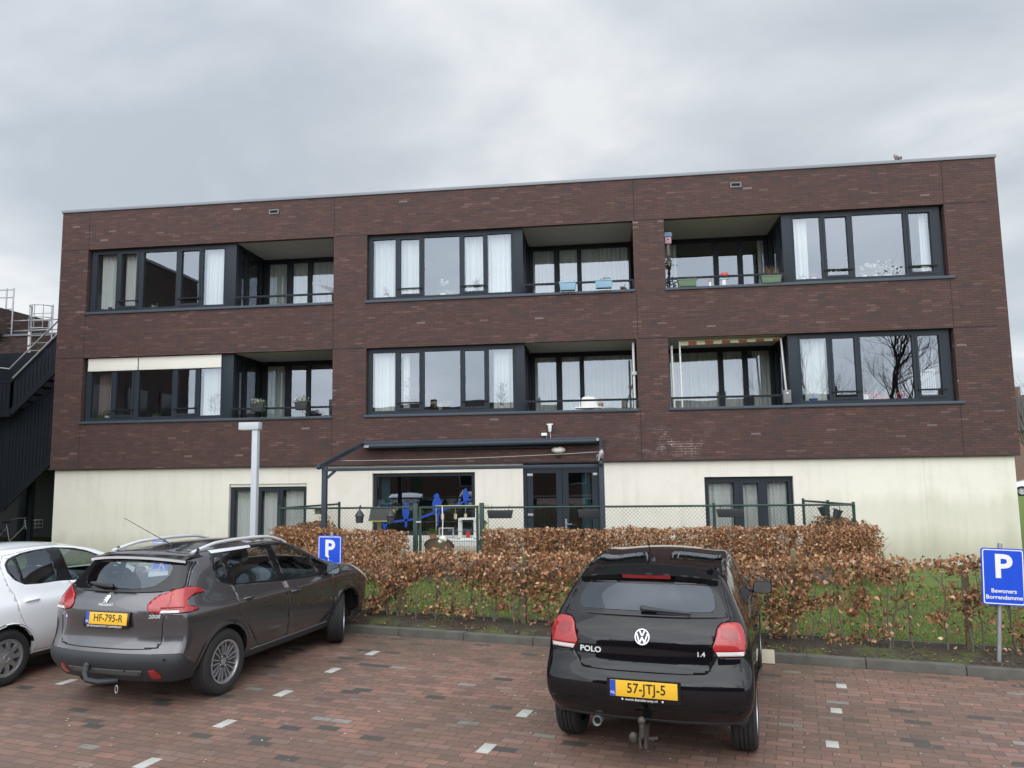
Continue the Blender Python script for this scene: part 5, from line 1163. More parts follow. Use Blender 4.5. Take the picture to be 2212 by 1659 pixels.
# grass: lawn blades and the tufts in the planting strip
def grass(name, n, area, hgt, mat, seed, z, clump=None):
    rg = np.random.default_rng(seed); a = rg.uniform(area[0], area[1], n); b = rg.uniform(area[2], area[3], n)
    if clump is not None:
        keep = np.array([vn(x*clump, y*clump, 3.0) for x, y in zip(a, b)])+rg.normal(0, .12, n) > 0.05; a, b = a[keep], b[keep]; n = len(a)
    X = CURB.x + E1.x*a + E2.x*b; Y = CURB.y + E1.y*a + E2.y*b; ang = rg.uniform(0, 6.28, n); hh = hgt*(0.5+rg.random(n)); wd = 0.004+0.003*rg.random(n); le = hh*rg.uniform(0.2, 0.9, n); la = rg.uniform(0, 6.28, n)
    B = np.stack([X, Y, np.full(n, z)], 1); W_ = np.stack([np.cos(ang)*wd, np.sin(ang)*wd, 0*wd], 1); T = B + np.stack([np.cos(la)*le, np.sin(la)*le, hh], 1)
    V = np.stack([B-W_, B+W_, T], 1).reshape(-1, 3); me = bpy.data.meshes.new(name); me.from_pydata(V.tolist(), [], np.arange(3*n).reshape(-1, 3).tolist()); me.materials.append(mat)
    return tag(link(name, me), 'short winter grass', None, None, 'stuff')
M_BLADE = leaf_mat('grass_blades', [(0.0, (0.09, 0.145, 0.03)), (0.5, (0.16, 0.23, 0.055)), (0.85, (0.23, 0.285, 0.09)), (1.0, (0.30, 0.28, 0.14))], 0.3)
g = grass('grass', 70000, (-5.5, 8.5, 1.12, 6.2), 0.045, M_BLADE, 4, 0.062); g['label'] = 'short winter lawn behind the kerbside hedge'
g = grass('grass', 9000, (-7, 8, 0.14, 1.08), 0.035, M_BLADE, 6, 0.09, 1.3); g['label'] = 'grass tufts in the planting strip'
def litter(name, n, area, mat, size, z, seed, label, curl=0.2):
    rnd = random.Random(seed); lv = Leaves()
    for _ in range(n):
        v = pk(rnd.uniform(area[0], area[1]), rnd.uniform(area[2], area[3]), z); lv.add(v, rnd.uniform(*size))
    o = lv.build(name, mat, None, seed, droop=0, curl=curl); me = o.data
    for v in me.vertices: v.co.z = z + abs(v.co.z - z)*0.35
    return tag(o, label, None, None, 'stuff')
litter('fallen_leaves', 1500, (-6, 8, 0.16, 1.05), M_BEECH, (0.035, 0.06), 0.115, 41, 'fallen beech leaves in the planting strip')
litter('fallen_leaves', 260, (-6, 8, -0.75, -0.02), M_BEECH, (0.025, 0.05), 0.006, 43, 'fallen beech leaves along the kerb')
M_CRUMB = plain('pale_crumbs', (0.62, 0.58, 0.50), 0.8, vary=0.25, scale=30)
litter('shell_grit', 620, (-4.5, 5, -5.6, -0.1), M_CRUMB, (0.010, 0.030), 0.005, 47, 'pale crumbs of shell grit scattered on the pavers')
litter('shell_grit', 60, (-5, 8, 0.18, 1.0), M_CRUMB, (0.025, 0.05), 0.115, 49, 'pale scraps in the planting strip')
# stakes and wires in the kerbside hedge
WF = thing('wire_fence', 'low wire fence on mossy wooden stakes inside the kerbside hedge', 'fence', pk(0, 0.70, 0.05))
for a in (-5.6, -2.55, -0.62, 2.98, 4.92, 7.6):
    v = pk(a, 0.70, 0.03); o = MB().box(-0.035, 0.035, -0.035, 0.035, 0, 1.08 if a != 2.98 else 1.22).build('stake', M_WOOD, WF, bevel=0.008); o.location = v - WF.location; o.rotation_euler = (R(1.5), R(random.uniform(-2.5, 2.5)), TH)
wm = MB()
for z in (0.22, 0.40, 0.58, 0.78, 0.96): wm.tube([pk(-6.5, 0.68, z)-WF.location, pk(8.5, 0.68, z)-WF.location], 0.0016, 4)
a = -6.5
while a < 8.5: wm.tube([pk(a, 0.68, 0.14)-WF.location, pk(a, 0.68, 0.98)-WF.location], 0.0009, 3); a += 0.15
wm.build('wire_mesh', plain('dull_wire', (0.14, 0.14, 0.135), 0.6, metal=0.3), WF)
litter('fallen_leaves', 420, (-5, 8, 1.2, 5.0), M_BEECH, (0.03, 0.06), 0.075, 45, 'fallen beech leaves on the lawn')
litter('shell_grit', 110, (-5, 8, 1.2, 4.5), M_CRUMB, (0.02, 0.04), 0.078, 46, 'pale scraps on the lawn')
# ------------------------------------------------------------------ garden fence, gate, awning, lamp
M_GREEN = plain('dark_green_coating', (0.020, 0.050, 0.040), 0.45, vary=0.15, scale=5)
M_NAVY = plain('slate_awning_metal', (0.035, 0.046, 0.062), 0.45, vary=0.08, scale=3, spec=0.3)
def chain_fence(runs, label, cut=()):
    t = thing('chain_link_fence', label, 'fence', (runs[0][0], runs[0][1], 0)); o0 = t.location
    for (x0, y0, x1, y1, zt, posts) in runs:
        A, B = Vector((x0, y0, 0)), Vector((x1, y1, 0)); L = (B-A).length; u = (B-A)/L
        for s_ in posts:
            p = A+u*s_-o0; MB().tube([p+Vector((0, 0.03, 0)), p+Vector((0, 0.03, zt+0.05))], 0.03, 10).build('post', M_GREEN, t, smooth=True, sharp=60)
        MB().tube([A+Vector((0, 0, zt))-o0, B+Vector((0, 0, zt))-o0], 0.021, 8).build('top_rail', M_GREEN, t, smooth=True, sharp=60)
        wm = MB(); w = 0.078; n = int(L/w); H = zt-0.28; k = H
        for i in range(-int(H/w)-1, n+1):
            for sg in (1, -1):
                s0, z0 = i*w, 0.28; s1, z1 = i*w+H, zt
                if sg < 0: s0, s1 = s1, s0
                pts = [(s0, z0), (s1, z1)]
                # clip to the run
                (a0, b0), (a1, b1) = sorted(pts)
                if a1 <= 0 or a0 >= L: continue
                if a0 < 0: b0 += (b1-b0)*(0-a0)/(a1-a0); a0 = 0
                if a1 > L: b1 = b0+(b1-b0)*(L-a0)/(a1-a0); a1 = L
                wm.tube([A+u*a0+Vector((0, 0, b0))-o0, A+u*a1+Vector((0, 0.004*sg, b1))-o0], 0.0023, 3, cap=False)
        wm.build('wire_mesh', M_GREEN, t)
    return t
chain_fence([(-6.95, -2.42, -4.0, -2.42, 1.545, (0, 2.95)), (-6.95, -2.42, -6.30, -0.6, 1.55, (1.93,)), ], 'dark green chain-link fence left of the garden gate')
chain_fence([(-2.55, -2.42, 4.72, -2.42, 1.53, (2.42, 4.62)), (4.72, -2.42, 4.22, -0.6, 1.53, (0.9, 1.88)), (4.72, -2.42, 4.73, -2.42, 1.53, (0,))], 'dark green chain-link fence right of the garden gate')
G = thing('garden_gate', 'dark green welded-mesh gate between two square posts', 'gate', (-3.28, -2.45, 0))
for x in (-3.98, -2.59): MB().box(x+3.28-0.045, x+3.28+0.045, -0.045, 0.045, 0, 1.63).build('post', M_GREEN, G, bevel=0.006)
gf = MB(); 
for x in (-0.60, 0.60): gf.box(x-0.025, x+0.025, -0.02, 0.02, 0.15, 1.57)
gf.box(-0.575, 0.575, -0.02, 0.02, 1.525, 1.57); gf.box(-0.575, 0.575, -0.02, 0.02, 0.15, 0.195); gf.build('gate_frame', M_GREEN, G)
gm = MB()
for i in range(24): gm.tube([(-0.575+0.05*i, 0, 0.19), (-0.575+0.05*i, 0, 1.53)], 0.0026, 4)
for i in range(7): 
    for dy in (-0.005, 0.005): gm.tube([(-0.575, dy, 0.2+0.2*i+0.05), (0.575, dy, 0.2+0.2*i+0.05)], 0.004, 4)
gm.build('wire_panel', M_GREEN, G)
MB().box(-0.68, -0.58, -0.05, -0.02, 1.23, 1.27).tube([(-0.66, -0.05, 1.25), (-0.66, -0.10, 1.25), (-0.56, -0.10, 1.25)], 0.01, 6).build('latch', M_STEEL, G, smooth=True)
AW = thing('terrace_awning', 'slate-blue awning frame with sloping arms, front beam and two posts over the terrace', 'awning', (-3.0, -1.4, 0)); ao = AW.location
mb = MB(); mb.box(-5.86, -0.14, -0.20, -0.002, 2.90, 3.02); mb.build('cassette', M_NAVY, AW, bevel=0.02, loc=-ao)
MB().tube([(-5.78, -0.24, 2.90), (-0.22, -0.24, 2.93)], 0.055, 12).build('fabric_roll', M_NAVY, AW, smooth=True, loc=-ao, sharp=60)
MB().box(-4.9, -1.15, -0.12, -0.03, 2.80, 2.84).build('rail', M_FRAMED, AW, loc=-ao)
MB().box(-5.80, -5.68, -0.31, -0.27, 2.87, 2.92).build('fixing_plate', M_STEEL, AW, loc=-ao); MB().box(-0.24, -0.18, -0.31, -0.27, 2.93, 2.99).build('fixing_plate', M_STEEL, AW, loc=-ao)
for a_, b_ in (((-5.88, -0.12, 2.97), (-5.93, -2.86, 2.405)), ((-0.14, -0.12, 3.0), (-0.13, -2.86, 2.40))):
    mb = MB(); mb.bar(a_, b_, 0.06, 0.09); mb.sphere(b_, 0.05, 10, 7); mb.build('arm', M_NAVY, AW, loc=-ao, smooth=True, sharp=40)
MB().box(-5.88, -0.08, -2.755, -2.665, 2.315, 2.385).build('front_beam', M_NAVY, AW, bevel=0.008, loc=-ao)
for x in (-5.85, -0.12): MB().box(x-0.05, x+0.05, -2.762, -2.658, 0.0, 2.41).build('post', M_NAVY, AW, bevel=0.008, loc=-ao)
MB().bar((-5.82, -2.71, 2.16), (-5.62, -2.71, 2.33), 0.05, 0.045, up=(0, 1, 0)).build('brace', M_NAVY, AW, loc=-ao)
MB().tube([(-5.9+5.76*t, -1.6, 2.55+0.10*t-0.16*t*(1-t)) for t in np.linspace(0, 1, 13)], 0.005, 5).build('cord', plain('pale_cord', (0.45, 0.44, 0.40), 0.8), AW, loc=-ao)
# lamp post
M_LAMPP = plain('pale_grey_coating', (0.50, 0.53, 0.58), 0.45, vary=0.06)
L = thing('street_lamp', 'square pale grey lamp post with a flat box head', 'street lamp', (-7.0, -3.5, 0)); MB().box(-0.055, 0.06, -0.06, 0.06, 0, 3.17).build('post', M_LAMPP, L, bevel=0.006); MB().box(-0.33, 0.09, -0.085, 0.085, 3.171, 3.32).build('lamp_head', M_LAMPP, L, bevel=0.008)
MB().box(-0.30, -0.02, -0.07, 0.07, 3.165, 3.172).build('lamp_glass', M_LETW, L)
# wall lamp and sensors
L = thing('wall_lamp', 'cream oval bulkhead lamp on the brick above the terrace doors', 'wall lamp', (-1.14, 0, 2.74)); prof = [(0.001, -0.12), (0.6, -0.115), (0.9, -0.09), (1.0, -0.05), (1.0, -0.002)]
M_ = Matrix.Diagonal((0.165, 1, 0.08, 1)) @ Matrix.Rotation(R(-90), 4, 'X')
MB().lathe(prof, 28, M_).build('housing', plain('cream_lamp', (0.66, 0.62, 0.50), 0.45, vary=0.08), L, smooth=True, sharp=50)
MB().lathe([(0.001, -0.127), (0.6, -0.124), (0.68, -0.11)], 24, Matrix.Diagonal((0.165, 1, 0.05, 1)) @ Matrix.Rotation(R(-90), 4, 'X')).build('lens', M_LETW, L, smooth=True); MB().box(-0.06, 0.06, -0.05, -0.002, -0.17, -0.07).build('bracket', M_FRAMED, L)
S = thing('weather_sensor', 'small white wind sensor on a bracket above the awning', 'sensor', (-1.33, -0.002, 3.25)); MB().lathe([(0.001, 0), (0.03, 0), (0.045, 0.10), (0.05, 0.16), (0.001, 0.165)], 12, Matrix.Translation((0, -0.10, -0.08))).build('housing', M_WHITE, S, smooth=True, sharp=50); MB().box(-0.07, 0.07, -0.13, -0.07, 0.085, 0.11).box(-0.015, 0.015, -0.08, 0, -0.01, 0.03).tube([(0, -0.06, -0.08), (0.01, -0.02, -0.22), (0.0, -0.01, -0.24)], 0.008, 5).build('bracket', M_WHITE, S)
S = thing('security_camera', 'small white box camera beside the wind sensor', 'camera', (-1.47, 0, 3.11)); MB().box(-0.06, 0.07, -0.16, -0.05, -0.035, 0.035).build('housing', M_WHITE, S, bevel=0.01); MB().tube([(0.04, -0.08, -0.03), (0.05, -0.02, -0.08), (0.05, -0.002, -0.08)], 0.012, 6).build('bracket', M_WHITE, S, smooth=True)
# traffic signs
M_SBLUE = plain('sign_blue', (0.008, 0.075, 0.62), 0.35, vary=0.05)
def sign(x, y, z0, w, h, label, lines, post_base, lean=(0.0, 0.0), roll=0.0, wheelchair=False, face=0.0, p_only=False):
    t = thing('parking_sign', label, 'sign', (x, y, 0), face)
    Mt = Matrix.Translation((0, 0, z0)) @ Matrix.Rotation(roll, 4, 'Y'); Mx = Mt @ Matrix.Rotation(R(90), 4, 'X')
    cor = round_poly([(-w/2, 0), (w/2, 0), (w/2, h), (-w/2, h)], 0.035, 5); bo = MB().prism(cor, 0.016, Mx).build('board', M_SBLUE, t)
    def ring(d, wd):
        o_ = round_poly([(-w/2+d, d), (w/2-d, d), (w/2-d, h-d), (-w/2+d, h-d)], 0.028, 5); i_ = round_poly([(-w/2+d+wd, d+wd), (w/2-d-wd, d+wd), (w/2-d-wd, h-d-wd), (-w/2+d+wd, h-d-wd)], 0.022, 5); n = len(o_)
        m = MB(); m.add([Mx @ Vector((a, b, 0.0172)) for a, b in o_+i_], [(i, (i+1) % n, n+(i+1) % n, n+i) for i in range(n)]); m.build('border', M_LETW, bo)
    ring(0.012, 0.011)
    for tx, sz, zz, bold in lines: text('lettering', tx, sz, M_LETW, bo, Mx @ Matrix.Translation((0, zz, 0.0172)), 0.0006, bold=bold)
    if wheelchair:
        wc = MB(); s_ = w*0.9; c0 = (0.0, 0.155*s_/0.36)
        def P(a, b): return Mx @ Vector((a*s_, b*s_+0.10, 0.018))
        def tube2(pts, r): wc.tube([P(*q) for q in pts], r*s_, 6)
        tube2([(0.02-0.15*math.cos(a_), 0.15-0.15*math.sin(a_)) for a_ in np.linspace(-0.9, 2.6, 18)], 0.022)
        tube2([(-0.05, 0.50), (-0.045, 0.30), (0.13, 0.30), (0.20, 0.10), (0.28, 0.10)], 0.026); tube2([(-0.05, 0.39), (0.12, 0.39)], 0.022); wc.sphere(P(-0.06, 0.57), 0.05*s_, 10, 6); wc.build('wheelchair_symbol', M_LETW, bo)
    b0 = Vector((post_base[0], 0.042, 0)); tp = Mt @ Vector((0, 0.042, h+0.05))
    MB().tube([b0, tp], 0.024, 10).build('post', M_STEEL, t, smooth=True, sharp=60)
    for q in (0.22, 0.78): MB().box(-0.05, 0.05, 0.001, 0.070, z0+h*q-0.012, z0+h*q+0.012).build('clamp', M_STEEL, t)
    return t
sign(4.345, -8.72, 0.725, 0.435, 0.625, 'blue parking sign with white letters on a leaning post at the right edge', [('P', 0.36, 0.415, 0.010), ('Bewoners', 0.063, 0.155, 0.0012), ('Borrendamme', 0.063, 0.085, 0.0012)], (-0.09, -0.05), roll=R(2.2), face=R(-6))
sign(-4.195, -6.78, 0.73, 0.40, 0.62, 'blue parking sign behind the bonnet of the grey crossover', [('P', 0.34, 0.42, 0.010)], (0, 0), wheelchair=True, face=R(-10))
sign(-7.26, -6.2, 0.62, 0.39, 0.60, 'blue disabled parking sign seen through the rear window of the grey crossover', [('P', 0.22, 0.45, 0.008)], (0, 0), wheelchair=True, face=R(-10))
# birds
def bird(p, h, label, body, head, breast, yaw):
    o = thing('wood_pigeon', label, 'bird', p, yaw); s = h/0.34
    # one skin: body, neck, head and tail grown along a spine
    me = bpy.data.meshes.new('body'); pts = [(0.0, 0.20, -0.02), (0.0, 0.12, 0.05), (0.0, 0.03, 0.12), (0.0, -0.05, 0.19), (0.0, -0.085, 0.25), (0.0, -0.095, 0.295), (0.0, -0.135, 0.292)]; rad = [0.022, 0.038, 0.070, 0.072, 0.042, 0.036, 0.007]
    me.from_pydata([tuple(c*s for c in q) for q in pts], [(i, i+1) for i in range(len(pts)-1)], []); ob = link('body', me, o); sk = ob.modifiers.new('k', 'SKIN')
    for v, r_ in zip(me.skin_vertices[0].data, rad): v.radius = (r_*s*0.92, r_*s)
    me.skin_vertices[0].data[3].use_root = True; sb_ = ob.modifiers.new('s', 'SUBSURF'); sb_.levels = sb_.render_levels = 2
    dg = bpy.context.evaluated_depsgraph_get(); m2 = bpy.data.meshes.new_from_object(ob.evaluated_get(dg)); ob.modifiers.clear(); ob.data = m2; m2.materials.clear()
    t = NT('pigeon_plumage'); sp2 = t.n('ShaderNodeSeparateXYZ', {0: t.obj()}); zz = t.math('MULTIPLY', sp2.outputs[2], 1/s)
    c = t.ramp(zz, [(0.0, body), (0.10, body), (0.17, breast), (0.225, breast), (0.245, (0.55, 0.55, 0.54)), (0.262, head), (0.3, head)]); c = t.mix(t.math('MULTIPLY', t.math('ADD', sp2.outputs[1], 0.02), 14, clamp=True), c, body); t.set(col=c, rough=0.8); m2.materials.append(t.m)
    for f in m2.polygons: f.use_smooth = True
    for sg in (1, -1): MB().sphere((sg*0.062*s, 0.06*s, 0.10*s), 0.085*s, 12, 8, sc=(0.28, 1.25, 0.85)).build('wing', plain('wing_grey', (0.16, 0.155, 0.16), 0.8), o, smooth=True)
    MB().tube([(0, -0.128*s, 0.294*s), (0, -0.165*s, 0.282*s)], [0.011*s, 0.003*s], 6).build('beak', plain('bird_beak', (0.30, 0.16, 0.09), 0.5), o, smooth=True)
    for sg in (1, -1):
        MB().tube([(sg*0.025*s, 0.02*s, 0.06*s), (sg*0.025*s, 0.01*s, 0.0), (sg*0.025*s, -0.03*s, -0.002)], [0.010*s, 0.006*s, 0.005*s], 5).build('leg', plain('bird_leg', (0.28, 0.10, 0.09), 0.6), o, smooth=True)
        MB().sphere((sg*0.030*s, -0.108*s, 0.302*s), 0.006*s, 6, 4).build('eye', M_INK, o, smooth=True)
    return o
bird((6.95, 0.12, ZT+0.002), 0.24, 'pigeon perched on the roof edge near the right-hand corner', (0.13, 0.10, 0.09), (0.17, 0.11, 0.09), (0.24, 0.15, 0.12), R(200))
bird((-0.13, -2.74, 2.455), 0.25, 'pigeon perched at the low end of the awning arm', (0.24, 0.22, 0.22), (0.20, 0.21, 0.24), (0.40, 0.31, 0.29), R(160))
# left-hand neighbours ------------------------------------------------
M_STAIR = plain('navy_steel', (0.009, 0.013, 0.021), 0.5, vary=0.2, scale=3)
M_BRICK2 = brick_mat('wing_brick', [(0.0, (0.045, 0.033, 0.032)), (0.4, (0.080, 0.046, 0.042)), (0.9, (0.115, 0.062, 0.052)), (1.0, (0.15, 0.09, 0.07))], (0.04, 0.03, 0.03), 0.225, 0.0578, 0.006, off=0.37)
B = thing('brick_wing', 'low dark brick wing behind the outside staircase with a flat roof', 'building', (-21, 5, 0)); bo = B.location
mb = MB(); mb.box(-30, -14.35, 5, 14, 2.5, 7.0); mb.build('wall', M_BRICK2, B, loc=-bo); MB().box(-30.04, -14.35, 4.96, 5.3, 7.0, 7.07).build('roof_edge', M_CAP, B, loc=-bo)
MB().box(-30, -20.12, 4.6, 7, 7.071, 7.95).build('roof_block', M_BRICK2, B, loc=-bo)
MB().box(-30, -14.35, 5.02, 5.05, 6.1, 6.28).build('lintel_band', plain('concrete_band', (0.2, 0.2, 0.19), 0.8), B, loc=-bo)
MB().box(-30, -14.35, 9.5, 10, -0.06, 2.5).build('rear_wall', M_STAIR, B, loc=-bo)  # near-black stair colour on this wall stands in for shade under the wing
for x in (-16.2, -19.2, -22.2, -25.2): MB().box(x-0.15, x+0.15, 5.1, 5.4, -0.06, 2.5).build('column', M_FRAMED, B, loc=-bo, bevel=0.01)
RR = thing('roof_railing', 'galvanised guard rail along the roof of the low brick wing', 'railing', (-19.4, 5.2, 7.07)); ro = RR.location
for z in (0.15, 0.50): MB().tube([(-20.3+19.4, 0, z), (-14.5+19.4, 0, z)], 0.022, 8).build('rail', M_STEEL, RR, smooth=True, sharp=60)
for x in (-18.66, -16.6, -14.7): MB().tube([(x+19.4, 0, 0), (x+19.4, 0, 0.52)], 0.024, 8).build('post', M_STEEL, RR, smooth=True, sharp=60)
LC = thing('cage_ladder', 'caged roof ladder with hoop rails beside the brick wing', 'ladder', (-18.6, 4.85, 6.2))
for z in (0.95, 1.32, 1.72):
    MB().tube([(0.38*math.cos(a_), -0.05-0.36*math.sin(a_), z) for a_ in np.linspace(0, math.pi, 15)], 0.016, 6).build('hoop', M_STEEL, LC, smooth=True)
for a_ in np.linspace(0.15, math.pi-0.15, 5): MB().tube([(0.38*math.cos(a_), -0.05-0.36*math.sin(a_), 0.9), (0.38*math.cos(a_), -0.05-0.36*math.sin(a_), 1.75)], 0.012, 5).build('cage_bar', M_STEEL, LC, smooth=True)
for x in (-0.38, 0.38): MB().tube([(x, -0.05, -0.6), (x, -0.05, 1.78)], 0.02, 6).build('stile', M_STEEL, LC, smooth=True)
for k in range(9): MB().tube([(-0.38, -0.05, -0.5+0.25*k), (0.38, -0.05, -0.5+0.25*k)], 0.012, 5).build('rung', M_STEEL, LC, smooth=True)
TR_ = thing('roof_rail_tower', 'tall galvanised rail frame at the left edge of the roof', 'railing', (-20.2, 5.1, 7.95))
for x in (-0.02, 0.24): MB().tube([(x, 0, -0.9), (x, 0, 0.75)], 0.025, 6).build('post', M_STEEL, TR_, smooth=True)
for z in (-0.62, -0.45, 0.05, 0.45, 0.72): MB().tube([(-1.5, 0, z), (0.24, 0, z-0.03)], 0.02, 6).build('rail', M_STEEL, TR_, smooth=True)
PP = thing('striped_pole', 'white pole with red bands leaning on the brick wing', 'pole', (-19.05, 4.85, 6.1)); MB().tube([(0, 0, 0), (-0.02, 0, 1.0)], 0.05, 12).build('pole', M_LETW, PP, smooth=True, sharp=60)
for z in (0.18, 0.52, 0.86): MB().lathe([(0.0515, z-0.03), (0.0515, z+0.03)], 12, Matrix.Translation((-0.02*z, 0, 0))).build('red_band', M_LAMP, PP, smooth=True)
# outside steel staircase
ST = thing('outside_staircase', 'dark navy steel outside staircase with barred sides at the left of the building', 'staircase', (-16.5, 2.0, 0)); so = ST.location
def slat_side(pts_top, pts_bot, y, name):
    """barred balustrade panel between an upper and a lower edge"""
    mb = MB(); n = max(4, int(abs(pts_top[1][0]-pts_top[0][0])/0.11))
    for i in range(n+1):
        t = i/n; x = pts_top[0][0]+(pts_top[1][0]-pts_top[0][0])*t; za = pts_top[0][1]+(pts_top[1][1]-pts_top[0][1])*t; zb_ = pts_bot[0][1]+(pts_bot[1][1]-pts_bot[0][1])*t
        mb.box(x-0.049, x+0.049, y-0.008, y+0.008, zb_, za)
    mb.bar((pts_top[0][0], y, pts_top[0][1]), (pts_top[1][0], y, pts_top[1][1]), 0.05, 0.06); mb.bar((pts_bot[0][0], y, pts_bot[0][1]), (pts_bot[1][0], y, pts_bot[1][1]), 0.05, 0.18)
    return mb.build(name, M_STAIR, ST, loc=-so)
slat_side(((-17.15, 5.09), (-15.5, 6.62)), ((-17.15, 4.15), (-15.5, 5.65)), 2.0, 'balustrade'); slat_side(((-21, 5.05), (-17.16, 5.05)), ((-21, 4.12), (-17.16, 4.12)), 2.0, 'balustrade')
slat_side(((-17.4, 3.95), (-15.3, 5.3)), ((-17.4, 1.45), (-15.3, 3.4)), 2.25, 'balustrade'); slat_side(((-21.5, 4.0), (-17.42, 4.0)), ((-21.5, -0.05), (-17.42, 1.4)), 2.3, 'balustrade')
MB().box(-22, -14.4, 2.6, 2.7, 2.55, 6.0).build('shade_panel', M_STAIR, ST, loc=-so)  # added dark sheet; its colour stands in for shade behind the bars
for k in range(8):
    x = -17.15+0.22*k; MB().box(x-0.02, x+0.27, 2.03, 2.55, 4.25+0.20*k, 4.29+0.20*k).build('tread', M_STAIR, ST, loc=-so)
for y in (1.97,):
    MB().tube([(-18.6, y, 5.60), (-17.25, y, 5.42), (-15.45, y, 7.1)], 0.024, 8).build('handrail', M_STEEL, ST, loc=-so, smooth=True); MB().tube([(-17.12, y, 5.14), (-15.48, y, 6.68)], 0.03, 8).build('handrail', M_STEEL, ST, loc=-so, smooth=True)
MB().tube([(-19.2, 1.97, 6.0), (-18.2, 1.97, 6.75)], 0.026, 8).build('handrail', M_STEEL, ST, loc=-so, smooth=True)
slat_side(((-19.6, 5.75), (-18.35, 6.5)), ((-19.6, 5.0), (-18.35, 5.0)), 1.98, 'balustrade')
for x in (-17.0, -15.0): MB().box(x-0.06, x+0.06, 2.75, 2.87, -0.06, 2.6).build('column', M_STAIR, ST, loc=-so)
# bicycle in the dark under the stairs
def bicycle(p, yaw, label):
    b = thing('bicycle', label, 'bicycle', p, yaw); fr = M_STEEL
    for x in (-0.52, 0.52):
        w = MB().lathe([(0.33, -0.015), (0.345, 0), (0.33, 0.015), (0.318, 0)], 28, Matrix.Translation((x, 0, 0.345)) @ Matrix.Rotation(R(90), 4, 'X'), closed=True); 
        for k in range(9): a_ = k*math.pi/9; w.tube([(x-0.32*math.cos(a_), 0, 0.345-0.32*math.sin(a_)), (x+0.32*math.cos(a_), 0, 0.345+0.32*math.sin(a_))], 0.002, 3)
        w.build('wheel', M_RUB, b, smooth=True)
    MB().tube([(-0.52, 0, 0.345), (-0.1, 0, 0.30), (-0.22, 0, 0.85)], 0.014, 6).tube([(-0.1, 0, 0.30), (0.36, 0, 0.80)], 0.018, 6).tube([(-0.52, 0, 0.345), (-0.20, 0, 0.75)], 0.010, 6).tube([(0.52, 0, 0.345), (0.36, 0, 0.80), (0.33, 0, 0.98)], 0.014, 6).build('bike_frame', fr, b, smooth=True)
    MB().tube([(0.10, 0.28, 1.0), (0.30, 0.12, 1.03), (0.33, 0, 1.0), (0.30, -0.12, 1.03), (0.10, -0.28, 1.0)], 0.012, 6).build('handlebar', fr, b, smooth=True); MB().sphere((-0.24, 0, 0.90), 0.11, 10, 6, sc=(1.2, 0.7, 0.35)).build('saddle', M_INK, b, smooth=True)
    ba = MB()
    for z in (0.72, 0.84, 0.95):
        for q in (((0.42, -0.18), (0.78, -0.18)), ((0.42, 0.18), (0.78, 0.18)), ((0.42, -0.18), (0.42, 0.18)), ((0.78, -0.18), (0.78, 0.18))): ba.tube([(*q[0], z), (*q[1], z)], 0.006, 4)
    for x in (0.42, 0.54, 0.66, 0.78):
        for y in (-0.18, 0.18): ba.tube([(x, y, 0.70), (x, y, 0.95)], 0.005, 4)
    ba.build('basket', fr, b); return b
bicycle((-18.2, 3.6, 0), R(8), 'bicycle with a wire front basket parked under the outside staircase')
def recolour(car, loc, rz, mat, name, label):
    c = copy_tree(car); c.name = name; c.location = loc; c.rotation_euler = (0, 0, rz); c['label'] = label
    for ch in c.children_recursive:
        if ch.type == 'MESH' and ch.data.materials and ch.data.materials[0] == M_WHITEP:
            ch.data = ch.data.copy(); ch.data.materials[0] = mat
    return c
recolour(CAR_W, (-16.75, 6.6, -0.05), R(-20), paint('dark_red_paint', (0.10, 0.012, 0.014)), 'parked_car', 'dark red car in the shadow under the brick wing')
recolour(CAR_W, (31.6, 39.0, -0.05), R(80), M_WHITEP, 'parked_car', 'white car in the distance past the right-hand corner')
